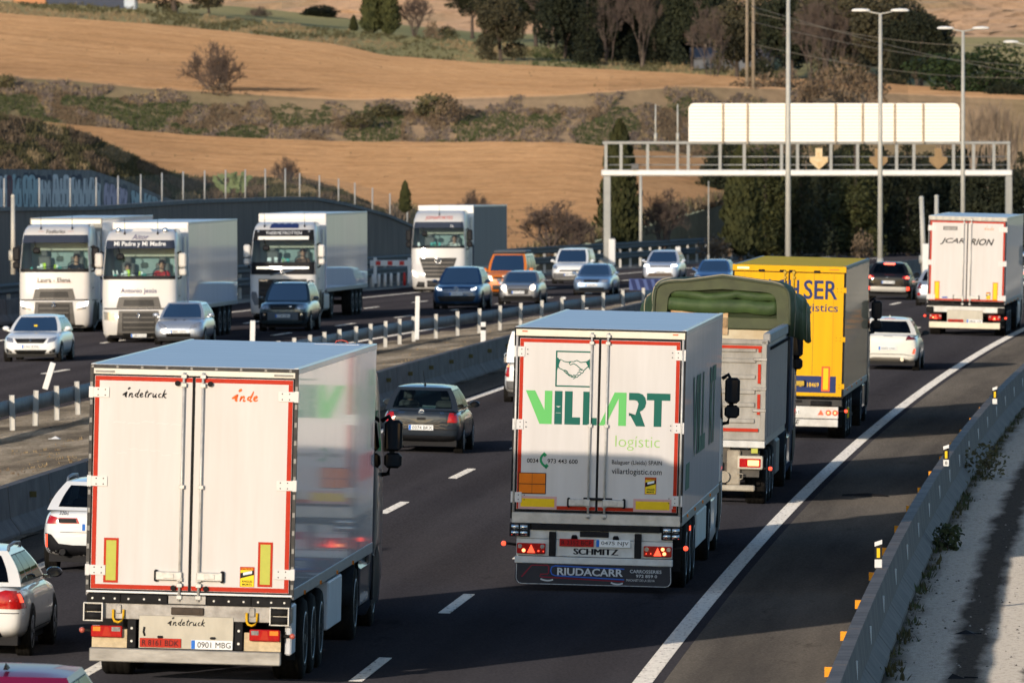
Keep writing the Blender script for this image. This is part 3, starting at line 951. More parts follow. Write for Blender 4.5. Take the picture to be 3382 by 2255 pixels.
def pole(u, vb, vt, d, r, label, name="pole", mat=None, lean=0.0):
    b = W(u, vb, d); t = W(u, vt, d)
    mb = MB(); mb.cyl((0,0,-0.5), (lean, 0, (t - b).z), r, r*0.8, 10); mb.cyl((0,0,0), (0,0,0.35), r*1.8, r*1.8, 8); mb.sphere((lean, 0, (t-b).z), r*0.9, 6)
    o = mb.obj(name, mat or POLEM); o.location = b
    return tag(o, label, "pole")
pole(3052, 870, 655, 430, 0.13, "short thick bare pole left of the far white trailer", lean=-0.12)
pole(3093, 870, 650, 436, 0.12, "short bare pole partly hidden by the roof of the far white trailer")
pole(43, 860, 648, 345, 0.09, "pale slender pole at the left edge beside the first truck mirror")
pole(2116, 845, 572, 590, 0.11, "thin grey pole beside the slim cypress under the gantry")
pole(2340, 860, 600, 600, 0.04, "hair thin pole between the trees under the gantry")
# power line: two timber poles and sagging cables
WOODP = M("timber_pole", (0.28, 0.22, 0.155), 0.9, var=0.3, scale=3)
pole(2467, 345, -60, 735, 0.14, "left timber pole of the power line pair above the gantry sign", "utility_pole", WOODP)
pole(2488, 340, -60, 735, 0.15, "right timber pole of the power line pair above the gantry sign", "utility_pole", WOODP)
for k, (va, vb_, um) in enumerate(((20, 300, 0), (72, 232, 0), (145, 250, 0), (40, 130, 0))):
    a = W(2478, va, 735); b = W(3700, vb_, 640 + 30*k); mb = MB(); pts_ = []
    for i in range(15):
        f = i/14; p = a.lerp(b, f); p.z -= 1.4*math.sin(math.pi*f)*(0.4+0.2*k); pts_.append(p)
    o = mb.tube(pts_, 0.022, 5).obj("power_cable", M("cable", (0.16, 0.14, 0.11), 0.6))
    tag(o, ["steep power cable running down to the right from the timber poles", "middle power cable crossing in front of the double lamp heads", "lower power cable crossing the dark round trees", "shallow power cable near the top of the picture"][k], "cable")

# ---- sign gantry
GD = 560.0
gt = thing("sign_gantry", "steel gantry over the oncoming lanes carrying a wide blank sign back", "gantry", (U2X(2003, GD), GD, zroad(560, -37)))
gx = lambda u: U2X(u, GD) - gt.location.x
gz = lambda v: CAMZ - (v - VH) * GD / FPX - gt.location.z
MB().box(gx(1993), gx(2017), -0.2, 0.2, -0.5, gz(582), b=0.03).box(gx(1993)-0.25, gx(2017)+0.25, -0.45, 0.45, -0.5, 0.6, b=0.05).obj("leg", GSTEEL, gt)
MB().box(gx(3320), gx(3343), -0.2, 0.2, -0.5, gz(582), b=0.03).obj("leg", GSTEEL, gt)
MB().box(gx(1986), gx(3343), -0.22, 0.22, gz(581), gz(561), b=0.06).obj("lower_beam", M("gantry_beam", (0.78, 0.75, 0.70), 0.45, 0.2, var=0.15, scale=2), gt)
MB().box(gx(1990), gx(3338), -0.10, 0.10, gz(477), gz(467), b=0.03).box(gx(1990), gx(3338), 0.5, 0.62, gz(477), gz(469), b=0.03).obj("upper_beam", GSTEEL, gt)
for u in (2001, 2051, 2139, 2237, 2273, 2378, 2458, 2581, 2634, 2744, 2832, 2961, 3018, 3149, 3215, 3282, 3331):
    MB().box(gx(u-5), gx(u+5), -0.07, 0.07, gz(561), gz(477)).obj("upright", GSTEEL, gt)
for v in (518, 545): MB().cyl((gx(2000), 0.3, gz(v)), (gx(3335), 0.3, gz(v)), 0.035, n=6).obj("hand_rail", GSTEEL, gt)
MB().box(gx(2085), gx(2110), -0.3, 0.3, gz(561), gz(541), b=0.03).obj("control_box", GREYP, gt)
x0, x1, z0, z1 = gx(2274), gx(3168), gz(468), gz(342)
rr = 0.32
out_ = [(x0, z0), (x1, z0), (x1, z1 - rr)] + [(x1 - rr + rr*math.cos(a), z1 - rr + rr*math.sin(a)) for a in (0.4, 0.8, 1.2)] + [(x1 - rr, z1), (x0 + rr, z1)] + [(x0 + rr - rr*math.sin(a), z1 - rr + rr*math.cos(a)) for a in (0.4, 0.8, 1.2)] + [(x0, z1 - rr)]
sp = MB().prism([(x, -0.24, z) for x, z in out_], (0, 0.06, 0)).obj("sign_panel", ALU, gt)
mb = MB()
for i in range(1, 12):
    z = z0 + (z1 - z0) * i / 12
    mb.box(x0 + 0.05, x1 - 0.05, -0.262, -0.24, z - 0.02, z + 0.02)
mb.obj("slat_rib", M("slat_rib_metal", (0.50, 0.41, 0.29), 0.5, 0.4), sp)
mb = MB()
for u in (2387, 2468, 2596, 2759, 2848, 2954, 3048): mb.box(gx(u) - 0.06, gx(u) + 0.06, -0.33, -0.263, z0 - 0.1, z1 - 0.02)
mb.obj("stiffener", M("stiffener", (0.22, 0.17, 0.12), 0.6, 0.1, rgb2=(0.5, 0.4, 0.28), scale=6), sp)
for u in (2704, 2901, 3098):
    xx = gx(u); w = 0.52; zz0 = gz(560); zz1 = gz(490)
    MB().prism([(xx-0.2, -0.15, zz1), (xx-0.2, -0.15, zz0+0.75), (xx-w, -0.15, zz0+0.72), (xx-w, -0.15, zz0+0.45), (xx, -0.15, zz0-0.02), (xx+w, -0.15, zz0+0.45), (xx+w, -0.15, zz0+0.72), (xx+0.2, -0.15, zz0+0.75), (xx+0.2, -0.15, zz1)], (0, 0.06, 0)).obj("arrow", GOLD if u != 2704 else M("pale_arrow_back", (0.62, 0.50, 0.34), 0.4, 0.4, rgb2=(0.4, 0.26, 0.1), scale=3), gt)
for u in (2165, 2238): MB().cyl((gx(u), 0, gz(467)), (gx(u), 0, gz(345)), 0.055, 0.04, n=8).cyl((gx(u), 0, gz(467)), (gx(u), 0, gz(440)), 0.09, n=8).obj("antenna_mast", POLEM, gt)
MB().box(gx(2010), gx(2032), -0.5, -0.1, 0.2, 1.75, b=0.04).obj("cabinet", WPLAST, gt)

# ---- shed in the shade of the trees
hs = thing("farm_shed", "low farm shed with pale walls half hidden behind the bare trees", "shed", W(2290, 250, 975))
k = 975 / FPX
MB().box(0, 250*k, 0, 6, -1, 55*k).obj("wall", M("shed_wall", (0.16, 0.17, 0.19), 0.8, var=0.2, scale=1), hs)
MB().prism([(-0.3, -0.4, 55*k), (250*k+0.3, -0.4, 55*k), (250*k+0.3, 3, 88*k), (-0.3, 3, 88*k)], (0, 0.02, 0.12)).prism([(-0.3, 6.4, 55*k), (250*k+0.3, 6.4, 55*k), (250*k+0.3, 3, 88*k), (-0.3, 3, 88*k)], (0, 0.02, 0.12)).obj("roof", M("shed_roof", (0.12, 0.115, 0.12), 0.8, var=0.2, scale=1), hs)
hs = thing("farm_house", "low dark farm house with an orange gable end at the top left corner", "house", W(150, 26, 1020))
k = 1020 / FPX
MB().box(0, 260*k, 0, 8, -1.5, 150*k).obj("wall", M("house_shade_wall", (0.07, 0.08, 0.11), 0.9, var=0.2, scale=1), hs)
MB().box(-3.4, 0.02, -0.2, 7, -1, 2.6).obj("gable", M("house_gable", (0.55, 0.25, 0.12), 0.9, var=0.2, scale=1), hs)
MB().box(260*k, 300*k, -0.3, 4, -1.2, 1.4, b=0.2).obj("water_tank", M("tank", (0.5, 0.55, 0.6), 0.5), hs)
# ================================================================== PLANTS
def leaf_mat(name, c1, c2, rough=0.75):
    m = bpy.data.materials.new(name); m.use_nodes = True
    nt = m.node_tree; b = nt.nodes["Principled BSDF"]
    tc = nt.nodes.new("ShaderNodeTexCoord")
    oi = nt.nodes.new("ShaderNodeObjectInfo")
    n = noise_node(nt, tc.outputs["Object"], 0.9, 5)
    col = ramp(nt, n, [(0.3, c2), (0.7, c1)])
    hv = nt.nodes.new("ShaderNodeHueSaturation"); nt.links.new(col, hv.inputs["Color"])
    mr = nt.nodes.new("ShaderNodeMapRange"); mr.inputs[3].default_value = 0.75; mr.inputs[4].default_value = 1.2
    nt.links.new(oi.outputs["Random"], mr.inputs[0]); nt.links.new(mr.outputs[0], hv.inputs["Value"])
    nt.links.new(hv.outputs[0], b.inputs["Base Color"]); b.inputs["Roughness"].default_value = rough
    b.inputs["Specular IOR Level"].default_value = 0.2
    MATS[name] = m; return m
L_DARK = leaf_mat("conifer_foliage", (0.033, 0.0363, 0.0165), (0.0121, 0.0165, 0.0099))
L_CYP = leaf_mat("cypress_foliage", (0.0638, 0.0638, 0.0195), (0.0255, 0.0315, 0.0135))
L_OAK = leaf_mat("oak_foliage", (0.0975, 0.0825, 0.0435), (0.045, 0.042, 0.024))
L_GREEN = leaf_mat("green_foliage", (0.078, 0.092, 0.034), (0.042, 0.054, 0.021))
L_BROWN = leaf_mat("dry_brush", (0.208, 0.1456, 0.0884), (0.0988, 0.0707, 0.0468))
L_GREY = leaf_mat("grey_brush", (0.2184, 0.1664, 0.1352), (0.1248, 0.0988, 0.0832))
L_PINE = leaf_mat("pine_foliage", (0.040, 0.060, 0.018), (0.018, 0.030, 0.012))
L_STRAW = leaf_mat("straw_grass", (0.36, 0.26, 0.14), (0.22, 0.16, 0.085))
L_OLIVE = leaf_mat("olive_brush", (0.1242, 0.1058, 0.046), (0.0644, 0.0589, 0.0294))
BARK = M("bark", (0.10, 0.075, 0.058), 0.9, var=0.45, scale=3)
BARKL = M("pale_bark", (0.22, 0.175, 0.13), 0.9, var=0.35, scale=3)
TWIG = M("twigs", (0.135, 0.100, 0.082), 0.9, var=0.35, scale=0.8)
TWIGL = M("pale_twigs", (0.34, 0.26, 0.19), 0.9, var=0.35, scale=0.8)

def quad(mb, c, sz, rg, up=0.0, m=0):
    n = Vector((rg.gauss(0, 1), rg.gauss(0, 1), rg.gauss(0, 1) + up)).normalized()
    t = n.orthogonal().normalized(); a = rg.uniform(0, 6.28)
    b = n.cross(t); t, b = t*math.cos(a) + b*math.sin(a), b*math.cos(a) - t*math.sin(a)
    w = sz * rg.uniform(0.6, 1.2); h = sz * rg.uniform(0.6, 1.3)
    mb.add([c - t*w*0.5, c + b*h*0.35, c + t*w*0.5, c - b*h*0.35], [(0, 1, 2, 3)], m)

def crown_blobs(blobs, n, leaf, seed, hollow=0.35, mats=1):
    """leaf clumps scattered through a set of ellipsoid boughs"""
    rg = random.Random(seed); mb = MB()
    wts = [b[3]*b[4]*b[5] for b in blobs]; tot = sum(wts)
    for b, w in zip(blobs, wts):
        for _ in range(int(n * w / tot)):
            while True:
                p = Vector((rg.uniform(-1, 1), rg.uniform(-1, 1), rg.uniform(-1, 1)))
                if hollow < p.length < 1.0: break
            p *= 1.0 + 0.22 * noise.noise(p * 2.3 + Vector((seed, b[0], b[2])))
            c = Vector((b[0] + p.x*b[3], b[1] + p.y*b[4], b[2] + p.z*b[5]))
            if noise.noise(c * 1.1 + Vector((seed*3.1, 0, 0))) < -0.28: continue
            quad(mb, c, leaf, rg)
    return mb

def round_tree_mesh(seed, n=2600, leaf=0.42, squat=1.0):
    rg = random.Random(seed); bl = [(0, 0, 5.2*squat, 2.3, 2.3, 2.6*squat)]
    for k in range(11):
        a = rg.uniform(0, 6.28); r = rg.uniform(1.2, 2.7); z = rg.uniform(1.1, 7.4)*squat
        q = rg.uniform(0.9, 1.6); bl.append((r*math.cos(a), r*math.sin(a), z, q, q, q*0.85))
    return crown_blobs(bl, n, leaf, seed)
def trunk_mesh(h, r, seed, limbs=5, spread=2.0):
    rg = random.Random(seed); mb = MB()
    top = Vector((rg.uniform(-.3,.3), rg.uniform(-.3,.3), h))
    mb.tube([(0,0,-0.4), (0,0,0.1), tuple(top*0.5), tuple(top)], [r*1.4, r, r*0.8, r*0.45], 8)
    for k in range(limbs):
        a = 6.28*k/limbs + rg.uniform(-.4,.4); z0 = h*rg.uniform(0.4, 0.85)
        p0 = top*(z0/h); p1 = p0 + Vector((spread*math.cos(a)*0.5, spread*math.sin(a)*0.5, h*0.22)); p2 = p0 + Vector((spread*math.cos(a), spread*math.sin(a), h*0.5))
        mb.tube([p0, p1, p2], [r*0.45, r*0.3, r*0.12], 6)
    return mb
def cypress_mesh(seed, n=2200, H=9.0, Rr=1.25, leaf=0.30):
    rg = random.Random(seed); mb = MB()
    while n > 0:
        z = rg.random()**0.9
        r = Rr * min(1.0, (z/0.12)**0.6) * (1 - z**2.4)**0.8 * (1 + 0.22*noise.noise((z*6, seed, 1.0)))
        a = rg.uniform(0, 6.28); f = rg.uniform(0.5, 1.05) * (1 + 0.25*noise.noise((math.cos(a)*2, math.sin(a)*2, z*7 + seed)))
        c = Vector((r*f*math.cos(a), r*f*math.sin(a), 0.25 + z*H)); n -= 1
        t = Vector((-math.sin(a), math.cos(a), 0)); up = Vector((math.cos(a)*0.25, math.sin(a)*0.25, 1)).normalized()
        s = leaf*rg.uniform(0.6, 1.2); t.rotate(Euler((0, 0, rg.uniform(-1, 1))))
        mb.add([c - t*s*0.45, c + up*s*1.1, c + t*s*0.45, c - up*s*0.6], [(0, 1, 2, 3)])
    return mb
def conifer_mesh(seed, n=3200, H=13.0, Rr=3.2, leaf=0.42):
    """ragged dark evergreen: boughs of needle clumps, thinner towards the top"""
    rg = random.Random(seed); bl = []
    for k in range(26):
        z = rg.random()**0.9; r = Rr*(1 - z)**0.7*rg.uniform(0.15, 0.85); a = rg.uniform(0, 6.28); q = (0.55 + 1.05*(1 - z))*rg.uniform(0.75, 1.25)
        bl.append((r*math.cos(a), r*math.sin(a), 1.0 + z*(H - 1.6), q, q, q*rg.uniform(0.7, 1.5)))
    bl.append((0, 0, H*0.45, Rr*0.5, Rr*0.5, H*0.45)); bl.append((0, 0, H*0.93, 0.4, 0.4, 0.9))
    return crown_blobs(bl, n, leaf, seed, 0.2)
def bare_mesh(seed, H=6.0, spread=0.55, levels=5, r0_=0.09, first=4, twig=0.011):
    rg = random.Random(seed); mb = MB()
    def grow(p, d, L, r, lv):
        q = p + d*L; mid = p + d*L*0.5 + Vector((rg.uniform(-1,1), rg.uniform(-1,1), rg.uniform(-.5,.5)))*L*0.06
        if lv <= 1:
            t = d.orthogonal().normalized(); t.rotate(Euler((0,0,rg.uniform(0,6))))
            w = max(twig, r*0.8)
            mb.add([p - t*w, p + t*w, q], [(0, 1, 2)])
            mb.add([p - d.cross(t)*w, p + d.cross(t)*w, q], [(0, 1, 2)])
        else:
            mb.tube([p, mid, q], [r, r*0.85, r*0.65], 5 if lv > 3 else 4, cap=False)
        if lv == 0: return
        for k in range(3 if lv > 2 else 4):
            a = rg.uniform(0, 6.28); t = d.orthogonal().normalized(); t.rotate(Matrix.Rotation(a, 3, d).to_quaternion())
            nd = (d + t*rg.uniform(0.35, 0.95)*spread*1.6 + Vector((0,0,0.12))).normalized()
            f = rg.uniform(0.45, 1.0)
            grow(p + d*L*f, nd, L*rg.uniform(0.55, 0.8), r*0.6, lv - 1)
    for k in range(first):
        a = 6.28*k/first + rg.uniform(-.5,.5)
        grow(Vector((0.1*math.cos(a), 0.1*math.sin(a), -0.1)), Vector((math.cos(a)*spread*0.6, math.sin(a)*spread*0.6, 1)).normalized(), H*0.36, r0_, levels - 1)
    return mb

PDIM = {}
def protos(name, label, cat, crown, cmat, trunk=None, tmat=None):
    t = thing(name, label, cat)
    o = crown.obj("crown", cmat, t, recalc=False)
    xs = sorted(v[0] for v in crown.v); zs = sorted(v[2] for v in crown.v); n = len(xs)
    PDIM[name + cmat.name + str(n)] = (zs[int(n*0.995)], xs[int(n*0.985)] - xs[int(n*0.015)]); t["_k"] = name + cmat.name + str(n)
    if trunk: trunk.obj("trunk", tmat, t)
    return t
PT = {}
def plant(kind, u, v, d, h, label, wid=None, group=None, rot=None):
    """one plant standing on the ground seen at (u, v); h is its height in photo pixels"""
    spec = PT[kind]
    H = h * d / FPX; k = H / spec["H"]
    kw = (wid * d / FPX) / spec["W"] if wid else k
    loc = W(u, v, d); ez = rnd.uniform(0, 6.28) if rot is None else rot
    if not spec["used"]:
        o = spec["o"]; spec["used"] = True; o.location = loc; o.rotation_euler = (0, 0, ez); o.scale = (kw, kw, k); o["label"] = label
    else:
        o = dup(spec["o"], loc, (0, 0, ez), label, (kw, kw, k))
    if group: o["group"] = group
    elif "group" in o: del o["group"]
    return o
def reg(kind, H, Wd, *a):
    o = protos(*a); H, Wd = PDIM[o["_k"]]; del o["_k"]
    PT[kind] = {"o": o, "H": H, "W": Wd, "used": False}
reg("oak", 8.6, 6.6, "broadleaf_tree", "", "tree", round_tree_mesh(1, 14000, 0.27), L_OAK, trunk_mesh(4.6, 0.22, 1), BARK)
reg("oak2", 8.6, 6.6, "broadleaf_tree", "", "tree", round_tree_mesh(2, 12000, 0.29), L_DARK, trunk_mesh(4.6, 0.22, 2), BARK)
reg("green", 8.6, 6.6, "broadleaf_tree", "", "tree", round_tree_mesh(5, 9000, 0.27), L_PINE, trunk_mesh(4.6, 0.24, 5), BARK)
reg("conifer", 13.4, 6.4, "conifer_tree", "", "tree", conifer_mesh(3, 7500, leaf=0.34), L_DARK, trunk_mesh(11.5, 0.22, 3, 0), BARK)
reg("conifer2", 13.4, 6.4, "conifer_tree", "", "tree", conifer_mesh(4, 7500, leaf=0.34), L_CYP, trunk_mesh(11.5, 0.22, 4, 0), BARK)
reg("cypress", 9.25, 2.5, "cypress_tree", "", "tree", cypress_mesh(6, 3600), L_CYP, trunk_mesh(3, 0.14, 6, 0), BARK)
reg("cypress2", 9.25, 2.5, "cypress_tree", "", "tree", cypress_mesh(7, 3600), L_CYP, trunk_mesh(3, 0.14, 7, 0), BARK)
reg("bare", 6.6, 5.0, "bare_tree", "", "tree", bare_mesh(8, 6.4, 0.50, 7, 0.055, 3, 0.013), TWIG, trunk_mesh(1.4, 0.09, 8, 3, 0.5), BARK)
reg("bare2", 7.4, 4.0, "bare_tree", "", "tree", bare_mesh(9, 7.2, 0.38, 7, 0.06, 3, 0.013), TWIG, trunk_mesh(1.8, 0.10, 9, 3, 0.4), BARKL)
reg("poplar", 9.5, 2.6, "bare_tree", "", "tree", bare_mesh(10, 9.0, 0.17, 6, 0.11, 3), TWIGL, trunk_mesh(2.2, 0.14, 10, 2, 0.25), BARKL)
reg("bushtree", 5.0, 4.2, "bare_bush", "", "bush", bare_mesh(11, 4.9, 0.62, 6, 0.06, 9, 0.016), TWIG, trunk_mesh(0.9, 0.10, 11, 4, 0.4), BARK)
reg("shrub", 2.0, 2.6, "shrub", "", "bush", crown_blobs([(0,0,0.9,1.0,1.0,0.8),(0.7,0.2,0.6,0.7,0.7,0.6),(-0.6,-0.2,0.7,0.75,0.75,0.65),(0.1,-0.6,0.9,0.6,0.6,0.7)], 900, 0.22, 12), L_OLIVE, trunk_mesh(0.7, 0.05, 12, 4, 0.4), BARK)
reg("dryshrub", 2.0, 2.6, "shrub", "", "bush", crown_blobs([(0,0,0.8,0.9,0.9,0.8),(0.7,0.2,0.6,0.7,0.7,0.6),(-0.7,-0.1,0.6,0.75,0.75,0.6)], 900, 0.20, 13, 0.1), L_BROWN, trunk_mesh(0.7, 0.05, 13, 4, 0.4), BARK)

# upper edge of the fields and beyond, left to right
plant("oak", 578, 52, 1020, 190, "old tree with twin trunk on the grass crest at the top left", 260)
plant("oak2", 690, 40, 1060, 80, "dark tree right of the old twin trunk tree at the top", 130)
plant("oak2", 330, 18, 1030, 60, "dark hedge tree in front of the farm house", 220)
plant("bushtree", 858, 80, 1080, 58, "small grey leafless shrub on the pale far slope at the top", 66)
plant("oak2", 1060, 90, 1110, 70, "dark wood edge tree left of the pair of cypresses", 150)
plant("cypress", 1168, 108, 1040, 58, "tiny dark cypress left of the tall pair", 26)
plant("cypress2", 1226, 116, 1012, 215, "left tall broad cypress of the pair on the crest", 62)
plant("cypress", 1284, 120, 1012, 215, "right tall broad cypress of the pair on the crest", 66)
plant("bushtree", 1370, 126, 1014, 150, "brown leafless tree right of the cypress pair", 95)
plant("dryshrub", 1432, 138, 1010, 70, "pale dry shrub on the crest beside the leafless tree", 60)
plant("shrub", 1478, 134, 1020, 48, "low dark shrub on the crest left of the big round tree", 66)
plant("oak2", 1560, 118, 1060, 200, "dark tree hanging above the left shoulder of the big round tree", 150)
plant("oak", 1655, 222, 962, 235, "big round olive coloured tree at the edge of the upper field", 190)
plant("oak2", 1770, 150, 1030, 210, "dark tree behind the big round tree and the twin pale trunks", 190)
plant("bare2", 1812, 146, 1000, 215, "bare tree with pale trunk on the green bank", 140)
plant("bare", 1838, 148, 1003, 205, "bare tree with reddish trunk on the green bank", 150)
plant("shrub", 1880, 140, 1005, 60, "dark shrub right of the pale trunks", 80)
for i, (u, v, h, w, k, lab) in enumerate((
    (1940, 236, 270, 150, "conifer", "dark conifer at the left end of the wood above the upper field"),
    (2005, 240, 300, 140, "bare", "reddish bare tree in front of the dark wood, left one"),
    (2060, 238, 310, 170, "conifer", "dark conifer behind the reddish bare tree in the wood"),
    (2120, 244, 310, 130, "bare2", "reddish bare tree in front of the dark wood, middle one"),
    (2160, 240, 320, 180, "conifer", "broad dark conifer in the middle of the wood"),
    (2225, 246, 300, 150, "conifer", "dark conifer near the right end of the wood"),
    (2285, 246, 320, 170, "oak2", "dark rounded tree closing the wood on the right"),
    (2355, 254, 240, 110, "poplar", "pale bare tree left of the timber poles"),
    (2420, 258, 230, 150, "bare", "grey bare tree behind the timber poles"),
    (2530, 262, 250, 160, "bare2", "grey bare tree between the timber poles and the first lamp"))):
    plant(k, u, v, 968 + (i % 3) * 14, h, lab, w)
for i in range(22):
    u = 1870 + 23*i + rnd.uniform(-8, 8)
    plant(("oak2", "conifer", "oak2", "oak2")[i % 4], u, 242 + (i % 3)*2, 985 + (i*7) % 40, rnd.uniform(250, 330), "dense dark tree massed in the wood behind the reddish bare trees", rnd.uniform(130, 200), "dense dark trees of the wood above the upper field")
for i in range(14):
    u = 2400 + 72*i + rnd.uniform(-15, 15)
    plant(("oak2", "conifer", "oak2")[i % 3], u, 868, 672 + (i*5) % 24, rnd.uniform(330, 410), "dense dark tree in the belt behind the gantry legs", rnd.uniform(170, 230), "dense dark trees in the belt behind the gantry")
for i, (u, v, h, w, k, lab, d) in enumerate((
    (2620, 300, 330, 240, "oak2", "dark tree behind the first lamp pole", 900),
    (2690, 320, 330, 190, "bare", "bare russet tree right of the first lamp pole", 870),
    (2760, 330, 330, 190, "bare2", "bare tree in front of the large dark tree", 865),
    (2810, 330, 345, 300, "oak", "brownish leafy tree left of the double lamp", 880),
    (2950, 340, 350, 330, "oak", "huge dark leafy tree behind the double lamp", 860),
    (3030, 345, 300, 190, "oak2", "dark tree at the right shoulder of the huge leafy tree", 850),
    (3200, 430, 280, 300, "green", "wide dark green umbrella shaped tree on the right slope", 800),
    (3320, 440, 170, 130, "oak2", "small dark tree at the foot of the umbrella shaped tree", 790))):
    plant(k, u, v, d, h, lab, w)
for i in range(9):
    u = 2350 + 85*i + rnd.uniform(-15, 15)
    plant(("bare", "oak", "bare2", "oak2", "bare")[i % 5], u, 300 + i*4, 930 + (i*11) % 40, rnd.uniform(270, 340), "tangled tree in the grove behind the power line", rnd.uniform(150, 230), "tangled trees of the grove behind the power line")
for i, u in enumerate((2450, 2520, 2600, 2680, 2740, 2800, 2860)):
    plant("dryshrub", u, 345 - (i % 2)*8, 735 + 6*(i % 3), 80 + 18*(i % 3) + (30 if i > 3 else 0), "brown hedge bush behind the gantry sign", 130, "brown hedge bushes behind the gantry sign")
# bank and field
plant("bushtree", 718, 372, 722, 228, "solitary leafless bush standing on the bank between the two fields", 175)
plant("dryshrub", 720, 366, 720, 90, "brown scrub around the foot of the solitary leafless bush", 190)
plant("shrub", 1430, 392, 712, 82, "olive bush rising over the top of the bank in mid picture", 150)
plant("dryshrub", 1475, 396, 708, 84, "russet bush beside the olive bush on the bank", 100)
plant("shrub", 1270, 404, 712, 62, "low olive bush on the bank left of the taller one", 120)
plant("shrub", 1190, 420, 706, 50, "small olive bush on the bank above the lower field", 110)
plant("shrub", 20, 305, 715, 60, "dark bush at the left end of the bank", 60)
plant("cypress", 2046, 842, 596, 445, "slim dark cypress standing by the left gantry leg", 128, rot=1)
plant("cypress2", 1338, 705, 492, 108, "small lone cypress behind the wire fence", 36)
plant("bushtree", 1815, 836, 560, 170, "pale leafless shrub left of the gantry leg", 220)
plant("bushtree", 1900, 838, 572, 130, "thin leafless shrub beside the gantry leg", 150)
plant("bushtree", 2190, 838, 600, 210, "leafless shrub right of the slim cypress", 150)
plant("bushtree", 1560, 760, 560, 130, "wispy leafless sapling on the lower field behind the white lorry", 90)
plant("bushtree", 950, 640, 520, 120, "wispy leafless sapling behind the fence", 90)
# dark trees under and right of the gantry
for i, (u, v, h, w, k, d, lab) in enumerate((
    (2448, 850, 370, 115, "cypress2", 628, "tall cypress with a ragged left edge under the gantry sign"),
    (2530, 850, 400, 170, "conifer2", 640, "bushy conifer left of the first lamp pole"),
    (2640, 856, 400, 200, "conifer", 640, "dark conifer right behind the first lamp pole"),
    (2740, 856, 395, 200, "conifer", 652, "dark conifer in mid gantry"),
    (2830, 860, 390, 160, "conifer2", 646, "olive tinted conifer left of the double lamp pole"),
    (2905, 860, 330, 200, "oak2", 660, "dense dark tree behind the double lamp pole"),
    (3000, 862, 385, 210, "conifer", 652, "dark conifer left of the far white trailer"),
    (3080, 862, 330, 170, "oak2", 660, "dense dark tree behind the two bare poles"),
    (3150, 862, 360, 200, "conifer", 664, "dark conifer behind the roof of the far white trailer"),
    (3270, 870, 330, 220, "oak2", 650, "dense dark tree at the right gantry leg"),
    (3375, 880, 360, 190, "conifer", 660, "dark conifer at the right edge of the picture"))):
    plant(k, u, v, d, h, lab, w)
for i, (u, v, h, w) in enumerate(((3215, 640, 300, 70), (3262, 650, 310, 80), (3305, 655, 330, 80), (3350, 660, 300, 80), (3130, 620, 180, 80))):
    plant("poplar", u, v, 676, h, "pale bare poplar above the right gantry leg", w, "pale bare poplars at the right")
plant("dryshrub", 2360, 858, 610, 80, "dry pale shrub at the foot of the tall cypress", 150)
plant("dryshrub", 2850, 862, 600, 100, "dry pale shrub left of the black crossover", 90)

# undergrowth: too many stems to count
def tufts(name, mats, pts, label, cat, seed):
    rg = random.Random(seed); mb = MB()
    for p, sz, mi in pts:
        for k in range(rg.randint(5, 7)):
            a = rg.uniform(0, 6.28); r = sz*rg.uniform(0.15, 0.6)
            b0 = p + Vector((rg.uniform(-.4,.4)*sz, rg.uniform(-.4,.4)*sz, -0.05)); tip = b0 + Vector((r*math.cos(a), r*math.sin(a), sz*rg.uniform(0.5, 1.1)))
            w = sz*rg.uniform(0.05, 0.13); t = Vector((-math.sin(a), math.cos(a), 0))
            mid = b0.lerp(tip, 0.55) + Vector((0, 0, 0.1*sz))
            mb.add([b0 - t*w*0.4, b0 + t*w*0.4, mid + t*w, tip, mid - t*w], [(0, 1, 2, 3, 4)], mi)
    o = mb.obj(name, mats, recalc=False)
    return tag(o, label, cat, kind="stuff")
rg = random.Random(21); pts = []
for k in range(21000):
    u = rg.uniform(-300, 2700); t = rg.random()
    p = P2(u).lerp(P3(u), t)
    n1 = noise.noise((u*0.0045, t*1.6, 3.0)); n2 = noise.noise((u*0.012, t*3, 8.0))
    if t > 0.72 and n2 + (t - 0.72)*1.2 > 0.12 - 0.1*rg.random(): continue
    if t < 0.72 and n2 < -0.42: continue
    if n1 + 0.35*n2 > 0.06 and t < 0.85: mi = 0
    elif n2 > 0.0: mi = 1
    else: mi = 2 if rg.random() < 0.7 else 3
    pts.append((p, rg.uniform(0.12, 0.30) * (1.2 if mi else 0.9), mi))
tufts("undergrowth", [L_GREEN, L_BROWN, L_GREY, L_STRAW], pts, "green and russet undergrowth covering the bank between the two fields", "undergrowth", 22)
pts = []
for k in range(13000):
    u = rg.uniform(-350, 1300); t = rg.random()**0.8
    p = PMb(u).lerp(PM(u), t); 
    if u > 620 and rg.random() < 0.25: continue
    n1 = noise.noise((u*0.009, t*2.2, 5.0))
    pts.append((p, rg.uniform(0.16, 0.42), 0 if n1 > 0.05 else (1 if n1 > -0.25 else 2)))
tufts("brush", [L_BROWN, L_OLIVE, L_STRAW], pts, "dry brown brush covering the mound above the painted wall", "brush", 23)
pts = []
for k in range(1500):
    u = rg.uniform(1300, 2700); p = r0f(u) if u > 1480 else r0(u); q = P2(u); p = p.lerp(q, 0.02 + 0.10*rg.random())
    pts.append((p, rg.uniform(0.3, 0.9), rg.choice((0, 0, 1, 2))))
tufts("brush", [L_BROWN, L_OLIVE, L_STRAW], pts, "low dry scrub at the foot of the lower field behind the rails", "brush", 24)
pts = []
for k in range(4200):
    u = rg.uniform(-300, 2600); t = rg.random(); p = P4(u).lerp(P5(u), t)
    g = noise.noise((u*0.006, t*2, 1.0)); pts.append((p, rg.uniform(0.2, 0.5), 0 if (1760 < u < 1980) else (1 if g > 0.0 else 2)))
